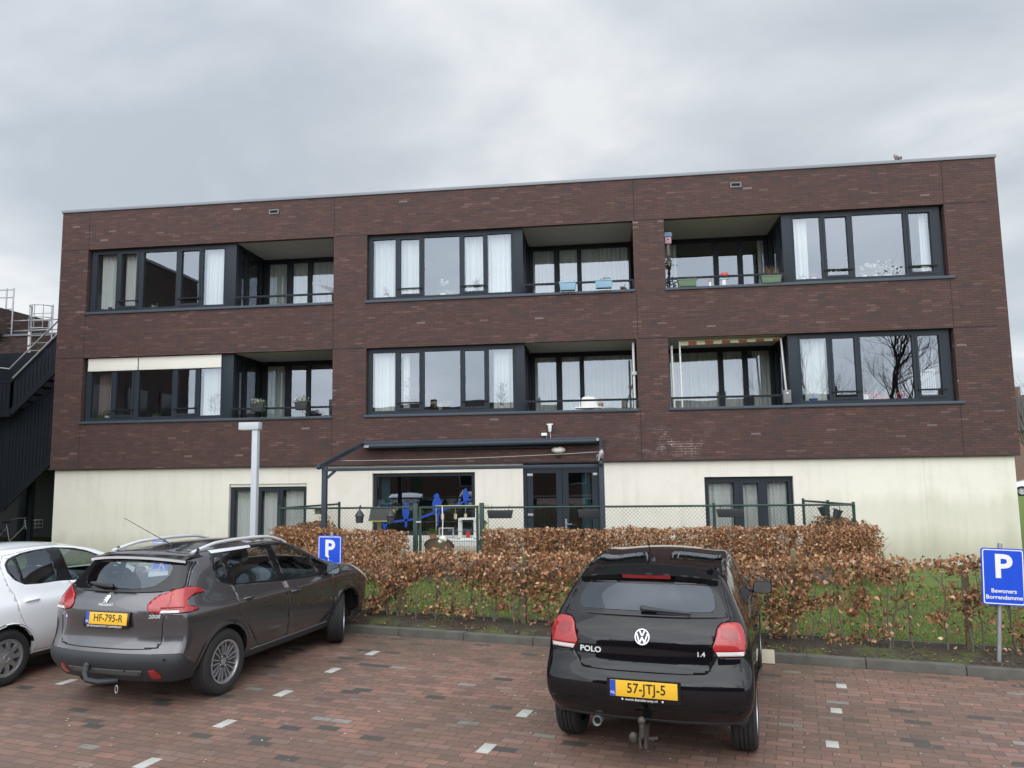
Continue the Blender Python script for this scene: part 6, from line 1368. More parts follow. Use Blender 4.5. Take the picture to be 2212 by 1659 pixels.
# far houses: beyond the right-hand corner and across the street behind the photographer
M_HBRICK = brick_mat('house_brick', [(0.0, (0.13, 0.065, 0.05)), (0.5, (0.18, 0.085, 0.062)), (1.0, (0.22, 0.11, 0.08))], (0.2, 0.18, 0.16), 0.22, 0.062, 0.010)
M_TILE2 = plain('roof_tiles', (0.055, 0.047, 0.045), 0.8, vary=0.25, scale=2)
def house(x0, x1, y0, depth, eave, ridge, label, face, group=None):
    """face = -1: front looks towards -y, +1: towards +y"""
    h = thing('terraced_house', label, 'house', ((x0+x1)/2, y0, 0), 0, group); w = (x1-x0)/2; ys = 0; ye = depth*(-face); a, b = min(ys, ye), max(ys, ye); yc = (a+b)/2
    mb = MB(); mb.box(-w+0.005, w-0.005, a, b, -0.06, eave); mb.add([(-w+.005, a, eave), (-w+.005, b, eave), (-w+.005, yc, ridge-0.1), (w-.005, a, eave), (w-.005, b, eave), (w-.005, yc, ridge-0.1)], [(0, 1, 2), (3, 5, 4)]); mb.build('wall', M_HBRICK, h)
    rf = MB(); rf.add([(-w, a-0.35, eave-0.15), (w, a-0.35, eave-0.15), (w, yc, ridge), (-w, yc, ridge), (-w, b+0.35, eave-0.15), (w, b+0.35, eave-0.15), (-w, a-0.35, eave-0.02), (w, a-0.35, eave-0.02), (w, yc, ridge+0.15), (-w, yc, ridge+0.15), (-w, b+0.35, eave-0.02), (w, b+0.35, eave-0.02)], [(0, 1, 2, 3), (3, 2, 5, 4), (6, 9, 8, 7), (9, 10, 11, 8), (0, 6, 7, 1), (4, 5, 11, 10)]); ro_ = rf.build('roof', M_TILE2, h); MB().box(w*0.5, w*0.5+0.6, yc-0.3, yc+0.3, ridge-0.5, ridge+0.9).build('chimney', M_HBRICK, ro_)
    yf = 0.0
    for xx, z0, z1, ww in ((-w*0.45, 0.9, 2.3, 1.8), (-w*0.45, 3.5, 4.8, 1.8), (w*0.5, 3.5, 4.8, 1.2)):
        fr = MB(); y1 = yf+face*0.04; fr.box(xx-ww/2-0.06, xx+ww/2+0.06, min(yf-face*0.05, y1), max(yf-face*0.05, y1), z0-0.06, z1+0.06); f_ = fr.build('window', M_WHITE, h); y2 = yf+face*0.045
        MB().quad((xx-ww/2, y2, z0), (xx+ww/2, y2, z0), (xx+ww/2, y2, z1), (xx-ww/2, y2, z1)).build('pane', plain('dark_pane', (0.02, 0.024, 0.028), 0.08), f_)
    MB().box(w*0.5-0.45, w*0.5+0.45, min(yf-face*0.05, yf+face*0.03), max(yf-face*0.05, yf+face*0.03), 0.02, 2.15).build('door', plain('house_door', (0.05, 0.09, 0.06), 0.5), h)
    return h
ct = ('leftmost of', 'second from the left in', 'third from the left in', 'fourth from the left in', 'third from the right in', 'second from the right in', 'rightmost of')
for k in range(7): house(-34+9.5*k, -24.5+9.5*k, -50, 9, 5.2, 8.6 if k % 3 else 7.8, 'brick terraced house across the street, %s the row' % ct[k], 1, 'terraced houses across the street')
house(28, 40, 52, 9, 5.0, 8.2, 'brick house in the distance past the right-hand corner of the block', -1)
# a taller wing of the home stands out of frame at the left and is mirrored in the left-hand windows
B = thing('brick_wing', 'taller brick wing standing forward at the left, mirrored in the windows', 'building', (-22, -9, 0)); bo = B.location
mb = MB(); mb.box(-30, -16.2, -9.7, -3.0, -0.06, 9.9); mb.build('wall', M_BRICK2, B, loc=-bo); MB().box(-30.05, -16.15, -9.75, -2.95, 9.9, 10.0).build('roof_edge', M_CAP, B, loc=-bo)
for y in (-8.3, -6.2, -4.4):
    for z in (1.0, 3.9, 6.8): f_ = MB().box(-16.2, -16.17, y-0.7, y+0.7, z, z+1.4).build('window', M_FRAME, B, loc=-bo); MB().quad((-16.165, y-0.62, z+0.08), (-16.165, y+0.62, z+0.08), (-16.165, y+0.62, z+1.32), (-16.165, y-0.62, z+1.32)).build('pane', plain('dark_pane', (0.02, 0.024, 0.028), 0.08), f_)
# ------------------------------------------------------------------ plants and small things
M_LEAFG = leaf_mat('green_leaves', [(0.0, (0.03, 0.06, 0.02)), (0.5, (0.07, 0.125, 0.035)), (1.0, (0.16, 0.20, 0.08))])
M_PETW = leaf_mat('white_petals', [(0.0, (0.62, 0.62, 0.58)), (1.0, (0.85, 0.85, 0.82))])
M_PETR = leaf_mat('red_petals', [(0.0, (0.45, 0.02, 0.05)), (1.0, (0.70, 0.08, 0.12))])
M_STRAW = leaf_mat('straw_blades', [(0.0, (0.35, 0.33, 0.22)), (1.0, (0.62, 0.60, 0.46))])
M_DRY = leaf_mat('dry_stalks', [(0.0, (0.14, 0.09, 0.05)), (1.0, (0.30, 0.20, 0.12))])
def colour(n, c, r=0.5): return plain(n, c, r, vary=0.08)
TERRA, CERW, ANTH = colour('terracotta', (0.32, 0.13, 0.07), 0.8), colour('white_ceramic', (0.75, 0.75, 0.72), 0.3), colour('black_planter', (0.035, 0.037, 0.042), 0.5)
PBLUE, PGREEN, RED = colour('light_blue_plastic', (0.26, 0.42, 0.56)), colour('olive_green_plastic', (0.12, 0.19, 0.12)), colour('red_glaze', (0.50, 0.045, 0.045), 0.3)
def potted(p, label, pot, r, h, kind, s=1.0, seed=1, cat='plant'):
    t = thing('potted_plant', label, cat, p); rnd = random.Random(seed)
    MB().lathe([(0.001, 0), (r*0.72, 0), (r, h), (r*0.9, h), (r*0.85, h*0.85), (0.001, h*0.85)], 16, None).build('pot', pot, t, smooth=True, sharp=40)
    if kind == 'orchid':
        st = MB(); fl = Leaves(); lf = Leaves()
        for q in range(2):
            a = rnd.uniform(0, 6.28); pts = [Vector((0.02*math.cos(a)*i + 0.05*(i/5)**2*s*2*(1 if q else -1), 0.01*math.sin(a)*i, h*0.8 + 0.085*s*i - 0.006*s*i*i)) for i in range(6)]; st.tube(pts, 0.004, 5)
            for k in range(7):
                c = pts[-1].lerp(pts[3], rnd.random()) 
                for _ in range(5): fl.add(c + Vector((rnd.uniform(-.03, .03), rnd.uniform(-.03, .03), rnd.uniform(-.03, .03)))*s, 0.05*s)
        for _ in range(10): lf.add((rnd.uniform(-.09, .09), rnd.uniform(-.04, .04), h+rnd.uniform(0, .05)), 0.12*s)
        st.build('stem', M_LEAFG, t); fl.build('flower', M_PETW, t, seed, droop=0); lf.build('leaves', M_LEAFG, t, seed)
    elif kind == 'twigs':
        for k in range(3):
            mb = twig_stem((0.03*k-0.03, 0, h*0.8), 0.75*s*rnd.uniform(0.8, 1.1), (rnd.uniform(-.14, .14)*s, rnd.uniform(-.05, .05)), rnd, 0.006, 20, 0.26*s); mb.build('stem', plain('dark_twigs', (0.062, 0.054, 0.046), 0.9), t)
        lf = Leaves()
        for _ in range(150): z = rnd.uniform(0.1, 0.75)*s; lf.add((rnd.gauss(0, 0.10*s), rnd.gauss(0, 0.06), h+z), 0.035)
        lf.build('leaves', plain('dark_twigs', (0.062, 0.054, 0.046), 0.9), t, seed, aspect=0.3)
    elif kind == 'grass':
        mb = MB()
        for _ in range(110):
            a = rnd.uniform(0, 6.28); ln = rnd.uniform(0.15, 0.36)*s; d = Vector((math.cos(a), math.sin(a)*0.6, 0)); mb.tube([Vector((0, 0, h*0.85)), Vector((0, 0, h+ln*0.65))+d*ln*0.4, Vector((0, 0, h+ln*0.55))+d*ln*1.0], [0.004, 0.004, 0.001], 3, cap=False)
        mb.build('leaves', M_STRAW, t)
    else:
        lf = Leaves(); fl = Leaves()
        for _ in range(int(130*s)): 
            v = Vector((rnd.gauss(0, 1), rnd.gauss(0, .7), abs(rnd.gauss(0, 1))))*r*0.75*s; lf.add((v.x, v.y, h*0.9+v.z), 0.05*s)
        lf.build('leaves', M_LEAFG, t, seed)
        if kind in ('white', 'red'):
            for _ in range(45): v = Vector((rnd.gauss(0, 1), rnd.gauss(0, .7), 0.7+abs(rnd.gauss(0, .8))))*r*0.85*s; fl.add((v.x, v.y, h*0.9+v.z), 0.045*s)
            fl.build('flower', M_PETW if kind == 'white' else M_PETR, t, seed, droop=0)
    return t
def trough(p, label, mat, w, h, d, hook=None, fill=None, seed=1, rz=0.0, name='planter_box'):
    t = thing(name, label, 'planter', p, rz); mb = MB(); n = 5
    V = [(-w*0.44, -d*0.4, 0), (w*0.44, -d*0.4, 0), (w*0.44, d*0.4, 0), (-w*0.44, d*0.4, 0), (-w/2, -d/2, h), (w/2, -d/2, h), (w/2, d/2, h), (-w/2, d/2, h), (-w*0.46, -d*0.42, h-0.03), (w*0.46, -d*0.42, h-0.03), (w*0.46, d*0.42, h-0.03), (-w*0.46, d*0.42, h-0.03)]
    mb.add(V, [(3, 2, 1, 0), (0, 1, 5, 4), (1, 2, 6, 5), (2, 3, 7, 6), (3, 0, 4, 7), (8, 9, 10, 11), (4, 5, 9, 8), (5, 6, 10, 9), (6, 7, 11, 10), (7, 4, 8, 11)]); mb.build('box', mat, t, bevel=0.006)
    MB().box(-w/2-0.01, w/2+0.01, -d/2-0.01, d/2+0.01, h-0.025, h+0.001).build('rim', mat, t, bevel=0.004) if hook != 'norim' else None
    if hook == 'hook':
        for x in (-w*0.36, w*0.36): MB().tube([(x, d*0.4, h-0.02), (x, d*0.4, h+0.07), (x, d*0.4+0.05, h+0.09), (x, d*0.4+0.08, h+0.05)], 0.012, 6).build('hook', mat, t, smooth=True)
    rnd = random.Random(seed)
    if fill == 'flowers':
        lf = Leaves(); fl = Leaves()
        for _ in range(170):
            x = rnd.gauss(0, w*0.27); tr_ = rnd.random() < 0.35; lf.add(((w*0.36+rnd.gauss(0, .04)) if tr_ else x, rnd.gauss(-0.06 if tr_ else 0, 0.06), h+(-abs(rnd.gauss(0, 0.16)) if tr_ else abs(rnd.gauss(0, .06)))), 0.045)
        for _ in range(70): fl.add((rnd.gauss(-w*0.15, w*0.2), rnd.gauss(0, 0.06), h+0.03+abs(rnd.gauss(0, .04))), 0.04)
        lf.build('leaves', M_LEAFG, t, seed); fl.build('flower', M_PETW, t, seed, droop=0)
    elif fill == 'stalks':
        mb = MB()
        for _ in range(34): x = rnd.uniform(-w*.4, w*.4); mb.tube([(x, 0, h-0.03), (x+rnd.uniform(-.04, .04), rnd.uniform(-.03, .03), h+rnd.uniform(.05, .14)), (x+rnd.uniform(-.1, .1), rnd.uniform(-.05, .05), h+rnd.uniform(.12, .28))], [0.005, 0.004, 0.002], 3, cap=False)
        mb.build('stalks', M_DRY, t)
    elif fill == 'tuft':
        lf = Leaves()
        for _ in range(50): lf.add((rnd.gauss(w*0.1, w*.13), rnd.gauss(0, .04), h+abs(rnd.gauss(0, .03))), 0.05)
        lf.build('leaves', M_DRY, t, seed)
    return t
# upper middle balcony
trough((-0.83, -0.06, 6.56), 'pale blue planter box hooked on the upper middle balcony rail, the left one', PBLUE, 0.40, 0.20, 0.20, 'hook')
trough((0.03, -0.06, 6.58), 'pale blue planter box with a dry tuft on the upper middle balcony rail', PBLUE, 0.41, 0.19, 0.20, 'hook', 'tuft', 4)
potted((0.49, 0.22, 6.545), 'little brown cone-shaped plant at the right end of the upper middle balcony', TERRA, 0.05, 0.05, 'bush', 0.9, 5)
# lower left balcony
trough((-8.60, -0.08, 3.82), 'black planter with trailing ivy on the lower left balcony rail, the left one', ANTH, 0.34, 0.20, 0.20, 'hook', 'flowers', 6)
trough((-7.46, -0.08, 3.83), 'black planter with white flowers on the lower left balcony rail, the right one', ANTH, 0.32, 0.20, 0.20, 'hook', 'flowers', 7)
t = thing('balcony_chair', 'dark chair back at the right end of the lower left balcony', 'chair', (-7.0, 0.9, 3.28)); MB().box(-0.22, 0.22, -0.22, 0.22, 0.42, 0.47).build('seat', ANTH, t, bevel=0.01); MB().box(-0.22, 0.22, 0.20, 0.235, 0.47, 0.92).build('backrest', ANTH, t, bevel=0.03)
for x in (-0.2, 0.2):
    for y in (-0.2, 0.2): MB().box(x-0.015, x+0.015, y-0.015, y+0.015, 0, 0.42).build('leg', ANTH, t)
t = thing('drying_rack', 'thin wire drying rack at the right end of the upper left balcony', 'drying rack', (-7.05, 0.5, 6.14))
rk = MB()
for k in range(9): rk.tube([(-0.30+0.05*k, -0.3+0.02*k, 0.98-0.012*k), (0.10+0.03*k, 0.3, 0.80)], 0.004, 4)
rk.build('wires', M_WHITE, t); MB().tube([(-0.3, -0.3, 0.98), (-0.3, 0.2, 0)], 0.01, 5).tube([(0.3, 0.3, 0.8), (0.25, -0.3, 0)], 0.01, 5).build('stand', M_WHITE, t)
# upper right balcony
trough((1.995, 0.02, 6.545), 'olive green planter box, left one on the upper right balcony sill', PGREEN, 0.44, 0.17, 0.19, None, 'tuft', 8)
trough((3.92, 0.02, 6.545), 'olive green planter box with dry stalks on the upper right balcony sill', PGREEN, 0.46, 0.17, 0.19, None, 'stalks', 9)
t = thing('flower_figure', 'red flower ball with a blue bow in a white vase on the upper right balcony', 'ornament', (2.85, 0.06, 6.545)); MB().lathe([(0.001, 0), (0.05, 0), (0.062, 0.13), (0.001, 0.13)], 14).build('vase', CERW, t, smooth=True, sharp=50)
bw = MB()
for sg in (-1, 1): bw.sphere((sg*0.055, -0.02, 0.16), 0.05, 10, 6, sc=(1.2, .5, .55))
bw.build('bow', PBLUE, t, smooth=True); MB().sphere((0.02, 0, 0.26), 0.085, 12, 8, sc=(1.15, .8, .75)).build('flower_ball', RED, t, smooth=True)
t = thing('garden_gnome', 'small white and orange figure beside the red flower ball', 'ornament', (2.53, 0.06, 6.545)); MB().lathe([(0.001, 0), (0.03, 0), (0.025, 0.11), (0.001, 0.115)], 10).build('body', CERW, t, smooth=True); MB().lathe([(0.001, 0.19), (0.035, 0.12), (0.001, 0.11)], 10).build('hat', colour('orange_hat', (0.6, 0.16, 0.08)), t, smooth=True)
t = thing('climbing_plant', 'dark bushy climber against the left pier of the upper right balcony', 'plant', (1.60, 0.25, 6.14)); lf = Leaves(); rnd = random.Random(2)
for _ in range(700):
    z = rnd.uniform(0.05, 1.25); w_ = 0.08+0.06*math.sin(z*14)+0.05*math.sin(z*5); lf.add((rnd.gauss(0, 1)*w_*0.6, rnd.gauss(0, .07), z), 0.06)
lf.build('leaves', leaf_mat('dark_leaves', [(0.0, (0.012, 0.014, 0.012)), (1.0, (0.06, 0.055, 0.045))]), t); MB().tube([(0, 0, 0), (0.01, 0, 1.3)], 0.015, 6).build('stem', M_BARK, t)
t = thing('bird_house', 'pink bird house with a blue roof on the left pier of the upper right balcony', 'bird house', (1.60, 0.20, 7.66)); MB().box(-0.075, 0.075, -0.07, 0.07, -0.0, 0.17).build('box', colour('pink_wood', (0.42, 0.22, 0.28)), t, bevel=0.004); MB().prism([(-0.10, 0), (0.10, 0), (0.08, 0.10), (-0.08, 0.10)], 0.18, Matrix.Translation((0, 0.09, 0.171)) @ Matrix.Rotation(R(90), 4, 'X')).build('roof', colour('blue_roof', (0.09, 0.16, 0.25)), t); MB().lathe([(0.001, 0), (0.022, 0)], 12, Matrix.Translation((0, -0.072, 0.10)) @ Matrix.Rotation(R(90), 4, 'X')).build('hole', M_INK, t); MB().box(-0.03, 0.03, -0.04, 0.04, -0.55, -0.001).build('post', M_BARK, t)
# lower right balcony: striped awning on white poles
t = thing('balcony_awning', 'red and cream striped awning on white poles in the lower right balcony', 'awning', (2.97, 0.3, 3.28)); ao = t.location
va = MB(); n = 12
for k in range(n):
    x0 = 1.80+2.34*k/n; x1 = 1.80+2.34*(k+1)/n
    va.box(x0, x1, 0.285, 0.30, 5.185+0.004*k, 5.275, k % 2)
va.build('valance', [colour('cream_stripe', (0.66, 0.63, 0.47), 0.8), colour('rust_stripe', (0.36, 0.10, 0.06), 0.8)], t, loc=-ao); MB().tube([(1.78, 0.35, 5.30), (4.15, 0.35, 5.30)], 0.035, 8).build('roller', colour('cream_stripe', (0.66, 0.63, 0.47), 0.8), t, loc=-ao, smooth=True)
for a_, b_, r_ in (((1.79, 0.3, 5.28), (1.80, 0.3, 3.40), 0.022), ((4.13, 0.28, 5.28), (4.20, 0.28, 3.85), 0.024), ((1.60, 0.35, 5.20), (1.62, 0.35, 3.30), 0.030)): MB().tube([a_, b_], r_, 8).build('pole', M_WHITE, t, loc=-ao, smooth=True, sharp=60)
t = thing('wall_box', 'grey electrical box on the lower right balcony rail', 'box', (4.13, -0.02, 3.72)); MB().box(-0.085, 0.085, -0.05, 0.03, 0, 0.30).build('box', colour('box_grey', (0.16, 0.165, 0.175)), t, bevel=0.008); MB().sphere((0, -0.055, 0.22), 0.025, 8, 6).build('lock', M_WHITE, t, smooth=True)
# lower middle balcony: parasol pole, chair and table
t = thing('parasol_pole', 'white folded parasol pole at the right end of the lower middle balcony', 'pole', (0.69, 0.22, 3.28)); MB().tube([(0, 0, 0), (0, 0, 2.0)], 0.032, 10).build('pole', M_WHITE, t, smooth=True, sharp=60); MB().box(-0.05, 0.06, -0.06, 0.0, 1.22, 1.30).build('clamp', M_STEEL, t); MB().tube([(-0.26, 0.05, 0.3), (-0.03, 0.02, 1.05)], 0.012, 6).build('strut', M_INK, t, smooth=True)
t = thing('balcony_chair', 'white moulded chair on the lower middle balcony', 'chair', (-0.42, 0.55, 3.28)); MB().box(-0.22, 0.22, -0.22, 0.22, 0.40, 0.44).build('seat', CERW, t, bevel=0.012); MB().prism(round_poly([(-0.19, 0), (0.19, 0), (0.16, 0.30), (-0.16, 0.30)], 0.09, 5), 0.03, Matrix.Translation((0, -0.20, 0.44)) @ Matrix.Rotation(R(90), 4, 'X')).build('backrest', CERW, t)
for x in (-0.2, 0.2):
    for y in (-0.2, 0.2): MB().box(x-0.02, x+0.02, y-0.02, y+0.02, 0, 0.40).build('leg', CERW, t)
t = thing('rail_table', 'white folding table hung on the lower middle balcony rail', 'table', (-0.42, 0.02, 3.70)); MB().box(-0.30, 0.32, -0.06, 0.28, 0.02, 0.045).build('table_top', CERW, t, bevel=0.004)
for x in (-0.2, 0.2): MB().tube([(x, 0.0, 0.04), (x, 0.0, 0.26), (x, 0.06, 0.27)], 0.010, 6).build('hook', M_WHITE, t, smooth=True)
potted((-0.12, 0.10, 3.746), 'tiny terracotta pot on the white rail table', TERRA, 0.07, 0.08, 'bush', 0.4, 12)
# behind the panes
ZU, ZL_ = 6.60, 3.74
for a in [((-5.44, 0.27, ZU), 'white orchid in the leftmost pane of the upper middle window', CERW, .06, .10, 'orchid', .9, 21), ((-3.98, 0.27, ZU-0.02), 'large white orchid in the wide pane of the upper middle window', CERW, .07, .12, 'orchid', 1.25, 22), ((-3.78, 0.30, ZU-0.05), 'pale feathery grass in the wide pane of the upper middle window', CERW, .08, .06, 'grass', .75, 23), ((-3.12, 0.27, ZU), 'terracotta pot with thin twigs in the upper middle window', TERRA, .09, .12, 'twigs', .35, 24),
          ((-4.78, 0.30, ZL_), 'tall dark twiggy plant in the second pane of the lower middle window', CERW, .08, .07, 'twigs', 1.05, 25), ((-4.05, 0.27, ZL_-0.05), 'pale tufted grass in the wide pane of the lower middle window', CERW, .10, .07, 'grass', 1.0, 26), ((-2.52, 0.28, ZL_), 'dark twiggy plant in the rightmost pane of the lower middle window', CERW, .08, .10, 'twigs', .75, 27),
          ((-9.98, 0.30, ZL_), 'bare twiggy plant in the right pane of the lower left window', CERW, .07, .10, 'twigs', .62, 28), ((-12.88, 0.27, ZL_), 'small green plant in a white pot in the lower left window', CERW, .09, .10, 'bush', 1.0, 29), ((-13.10, 0.27, ZL_), 'grey cactus cluster in the leftmost pane of the lower left window', TERRA, .09, .05, 'bush', .8, 30), ((-10.95, 0.30, ZL_), 'leafy plant row in the wide pane of the lower left window', TERRA, .12, .06, 'bush', .8, 31), ((-11.55, 0.30, ZL_), 'low leafy plant beside the mullion of the lower left window', TERRA, .10, .06, 'bush', .7, 32),
          ((-12.95, 0.27, ZU), 'black pot on the sill of the upper left window', ANTH, .06, .11, 'bush', .3, 33), ((-13.15, 0.27, ZU), 'shallow dark bowl on the sill of the upper left window', ANTH, .09, .06, 'bush', .3, 34), ((-11.72, 0.30, ZU), 'white flowers low in the wide pane of the upper left window', CERW, .08, .03, 'white', .7, 35),
          ((4.72, 0.27, ZU), 'white watering jug with leaves in the upper right window', CERW, .08, .10, 'bush', .6, 36), ((4.95, 0.27, ZU), 'pink flower pot in the upper right window', CERW, .07, .09, 'red', .8, 37), ((5.48, 0.30, ZU), 'white blossom in the second pane of the upper right window', CERW, .09, .10, 'white', 1.3, 38), ((6.10, 0.30, ZU), 'white orchid at the left of the wide upper right pane', CERW, .06, .10, 'orchid', .95, 39), ((6.35, 0.30, ZU), 'white orchid in the middle of the wide upper right pane', CERW, .06, .10, 'orchid', 1.05, 40), ((6.62, 0.30, ZU), 'white blossom bush at the right of the wide upper right pane', CERW, .10, .10, 'white', 1.5, 41),
          ((6.36, 0.27, ZL_), 'green and cream plant in a red and white pot in the lower right window', RED, .08, .13, 'bush', .9, 42)]: potted(*a)
def box_thing(name, label, cat, p, dims, mat, part='body', bevel=0.01):
    t = thing(name, label, cat, p); MB().box(-dims[0]/2, dims[0]/2, -dims[1]/2, dims[1]/2, 0, dims[2]).build(part, mat, t, bevel=bevel); return t
t = thing('bowl', 'bright blue bowl on the sill of the lower right window', 'bowl', (4.78, 0.25, ZL_)); MB().lathe([(0.001, 0), (0.06, 0), (0.10, 0.09), (0.09, 0.09), (0.05, 0.02), (0.001, 0.02)], 18).build('bowl', colour('bright_blue_glaze', (0.05, 0.14, 0.50), 0.3), t, smooth=True, sharp=50)
t = thing('heart_ornament', 'red heart-shaped ornament right of the red pot in the lower right window', 'ornament', (6.72, 0.26, ZL_)); MB().tube([(0.10*math.sin(a_)**3, 0, 0.10+0.085*(math.cos(a_)-0.35*math.cos(2*a_)-0.12*math.cos(3*a_))) for a_ in np.linspace(0, 2*math.pi, 26)], 0.018, 6).build('heart', RED, t, smooth=True); MB().box(-0.04, 0.04, -0.02, 0.02, 0, 0.012).build('foot', RED, t)
t = thing('letter_ornament', 'red A-shaped stand left of the red pot in the lower right window', 'ornament', (6.17, 0.26, ZL_)); MB().bar((-0.09, 0, 0), (0, 0, 0.25), 0.035).bar((0.09, 0, 0), (0, 0, 0.25), 0.035).build('legs', RED, t); MB().box(-0.05, 0.05, -0.015, 0.015, 0.07, 0.10).build('bar', RED, t)
t = thing('picture_frame', 'small red and white picture frame low in the lower right window', 'picture frame', (5.95, 0.28, ZL_)); fr = MB(); grid_holes(fr, -0.09, 0.09, 0, 0.20, [(-0.06, 0.06, 0.03, 0.17)], -0.01, 0.01, back=True); fr.build('frame', RED, t); MB().quad((-0.06, 0.0, 0.03), (0.06, 0.0, 0.03), (0.06, 0.0, 0.17), (-0.06, 0.0, 0.17)).build('picture', CERW, t)
t = thing('framed_picture', 'white hanging frame in the rightmost pane of the lower right window', 'picture frame', (7.33, 0.27, ZL_+0.14)); fr = MB(); grid_holes(fr, -0.15, 0.15, 0, 0.55, [(-0.135, 0.135, 0.015, 0.535)], -0.006, 0.006, back=True); fr.build('frame', CERW, t)
for x in (-0.12, 0.12): MB().tube([(x, 0, 0.55), (x, 0, 1.25)], 0.004, 4).build('string', CERW, t)
for k in range(5): MB().box(-0.10+0.05*k-0.012, -0.10+0.05*k+0.012, -0.004, 0.004, 0.05, 0.5).build('slat', M_STEEL, t)
# blue bird stickers on the big terrace window
DEC = plain('blue_window_film', (0.010, 0.062, 0.40), 0.4, vary=0.10)
def decal(poly, name='bird_sticker'): MB().prism(poly, 0.002, Matrix.Translation((0, 0.193, 0)) @ Matrix.Rotation(R(90), 4, 'X')).build(name, DEC, BIGW, loc=(0, -0.16, 0))
def bird_poly(x, z, s, f=1): return [(x+f*a*s, z+b*s) for a, b in ((-.085, .40), (-.05, .455), (0, .475), (.05, .455), (.08, .40), (.075, .345), (.12, .29), (.165, .18), (.17, .02), (.13, -.13), (.075, -.26), (.06, -.56), (.0, -.60), (-.035, -.56), (-.04, -.28), (-.11, -.14), (-.15, .0), (-.15, .15), (-.11, .27), (-.075, .33), (-.085, .355), (-.125, .365), (-.115, .39))]
decal(bird_poly(-4.13, 1.40, 0.74)); decal(bird_poly(-3.42, 1.64, 0.47)); decal(bird_poly(-4.90, 1.26, 0.55)); decal(bird_poly(-5.42, 1.08, 0.5, -1))
decal([(-5.60, 1.00), (-4.6, 1.12), (-3.7, 1.42), (-3.28, 1.59), (-3.27, 1.63), (-3.72, 1.47), (-4.62, 1.17), (-5.60, 1.06)], 'branch_sticker')
# terrace and fence things
for k, (x, z, lab) in enumerate(((-2.20, 1.32, 'grey trough planter hung on the fence just right of the gate'), (-0.37, 1.31, 'grey trough planter hung on the fence in front of the terrace doors'), (2.38, 1.30, 'grey trough planter hung on the fence in front of the right garden window'))):
    t = trough((x, -2.35 if k else -2.52, z), lab, ANTH, 0.52, 0.16, 0.17, 'norim')
    for q in (-0.18, 0.18): MB().tube([(q, 0, 0.15), (q, 0.05, 0.24), (q, 0.10, 0.25)] if not k else [(q, 0, 0.15), (q, -0.05, 0.24), (q, -0.10, 0.24)], 0.007, 5).build('hook', ANTH, t, smooth=True)
for x, lab in ((-5.17, 'dark lantern-shaped bird feeder on the fence, the one nearer the left post'), (-4.50, 'dark lantern-shaped bird feeder on the fence next to the garden gate')):
    t = thing('bird_feeder', lab, 'bird feeder', (x, -2.48, 1.24)); MB().lathe([(0.001, 0), (0.075, 0), (0.085, 0.14), (0.001, 0.14)], 14).build('cup', ANTH, t, smooth=True, sharp=50); MB().lathe([(0.105, 0.14), (0.06, 0.22), (0.018, 0.27), (0.018, 0.34), (0.001, 0.345)], 14).build('roof', ANTH, t, smooth=True, sharp=50); MB().tube([(0, 0, 0.33), (0, 0.06, 0.36), (0, 0.07, 0.31)], 0.01, 5).build('hook', ANTH, t, smooth=True)
t = thing('bird_house', 'grey roofed bird table standing behind the left fence', 'bird house', (-4.92, -1.9, 0.06)); MB().box(-0.04, 0.04, -0.04, 0.04, 0, 1.2).build('post', M_WOOD, t); MB().prism([(-0.28, 0), (0.28, 0), (0.20, 0.26), (-0.22, 0.30)], 0.03, Matrix.Translation((0.05, -0.02, 1.18)) @ Matrix.Rotation(R(90), 4, 'X')).build('roof', colour('slate_board', (0.10, 0.105, 0.105), 0.8), t)
ye = MB(); rnd = random.Random(4)
for k in range(22): ye.box(0.20+rnd.uniform(-.03, .12), 0.26+rnd.uniform(-.03, .12), -0.06, -0.052, 1.15+0.014*k, 1.17+0.014*k) if k % 2 else ye.box(-0.2+0.02*k, -0.17+0.02*k, -0.06, -0.052, 1.16, 1.19)
ye.build('yellow_edge', colour('yellow_flakes', (0.55, 0.50, 0.10), 0.8), t)
t = thing('bird_house', 'small straw bird nest pocket hung at the left awning post', 'bird house', (-5.91, -2.50, 1.33)); MB().lathe([(0.001, 0), (0.13, 0.0), (0.13, 0.03), (0.05, 0.10), (0.001, 0.12)], 12).build('nest', colour('straw', (0.42, 0.36, 0.24), 0.9), t, smooth=True, sharp=50); MB().tube([(0, 0, 0.1), (0, 0.06, 0.2)], 0.006, 5).build('hook', ANTH, t)
t = thing('bird_house', 'tiny dark bird house hung on the left fence return', 'bird house', (-6.12, -2.35, 1.42)); MB().box(-0.06, 0.06, -0.05, 0.05, 0, 0.08).build('box', M_WOOD, t); MB().prism([(-0.08, 0), (0.08, 0), (0, 0.05)], 0.12, Matrix.Translation((0, 0.06, 0.081)) @ Matrix.Rotation(R(90), 4, 'X')).build('roof', M_BARK, t)
def hang_pot(p, lab, tilt):
    t = thing('hanging_pot', lab, 'flower pot', p); M_ = Matrix.Rotation(R(tilt), 4, 'Y'); MB().lathe([(0.001, -0.18), (0.065, -0.18), (0.09, 0), (0.098, 0), (0.098, -0.02), (0.08, -0.02), (0.06, -0.16), (0.001, -0.16)], 16, M_).build('pot', ANTH, t, smooth=True, sharp=50); MB().tube([(0.03, 0, -0.01), (0.02, 0, 0.10), (-0.02, 0, 0.12)], 0.006, 5).build('hook', ANTH, t)
hang_pot((4.42, -1.3, 1.43), 'tilted black pot hung on the right fence return, nearer the wall', -14); hang_pot((4.60, -1.8, 1.40), 'tilted black pot hung on the right fence return, nearer the corner post', 18)
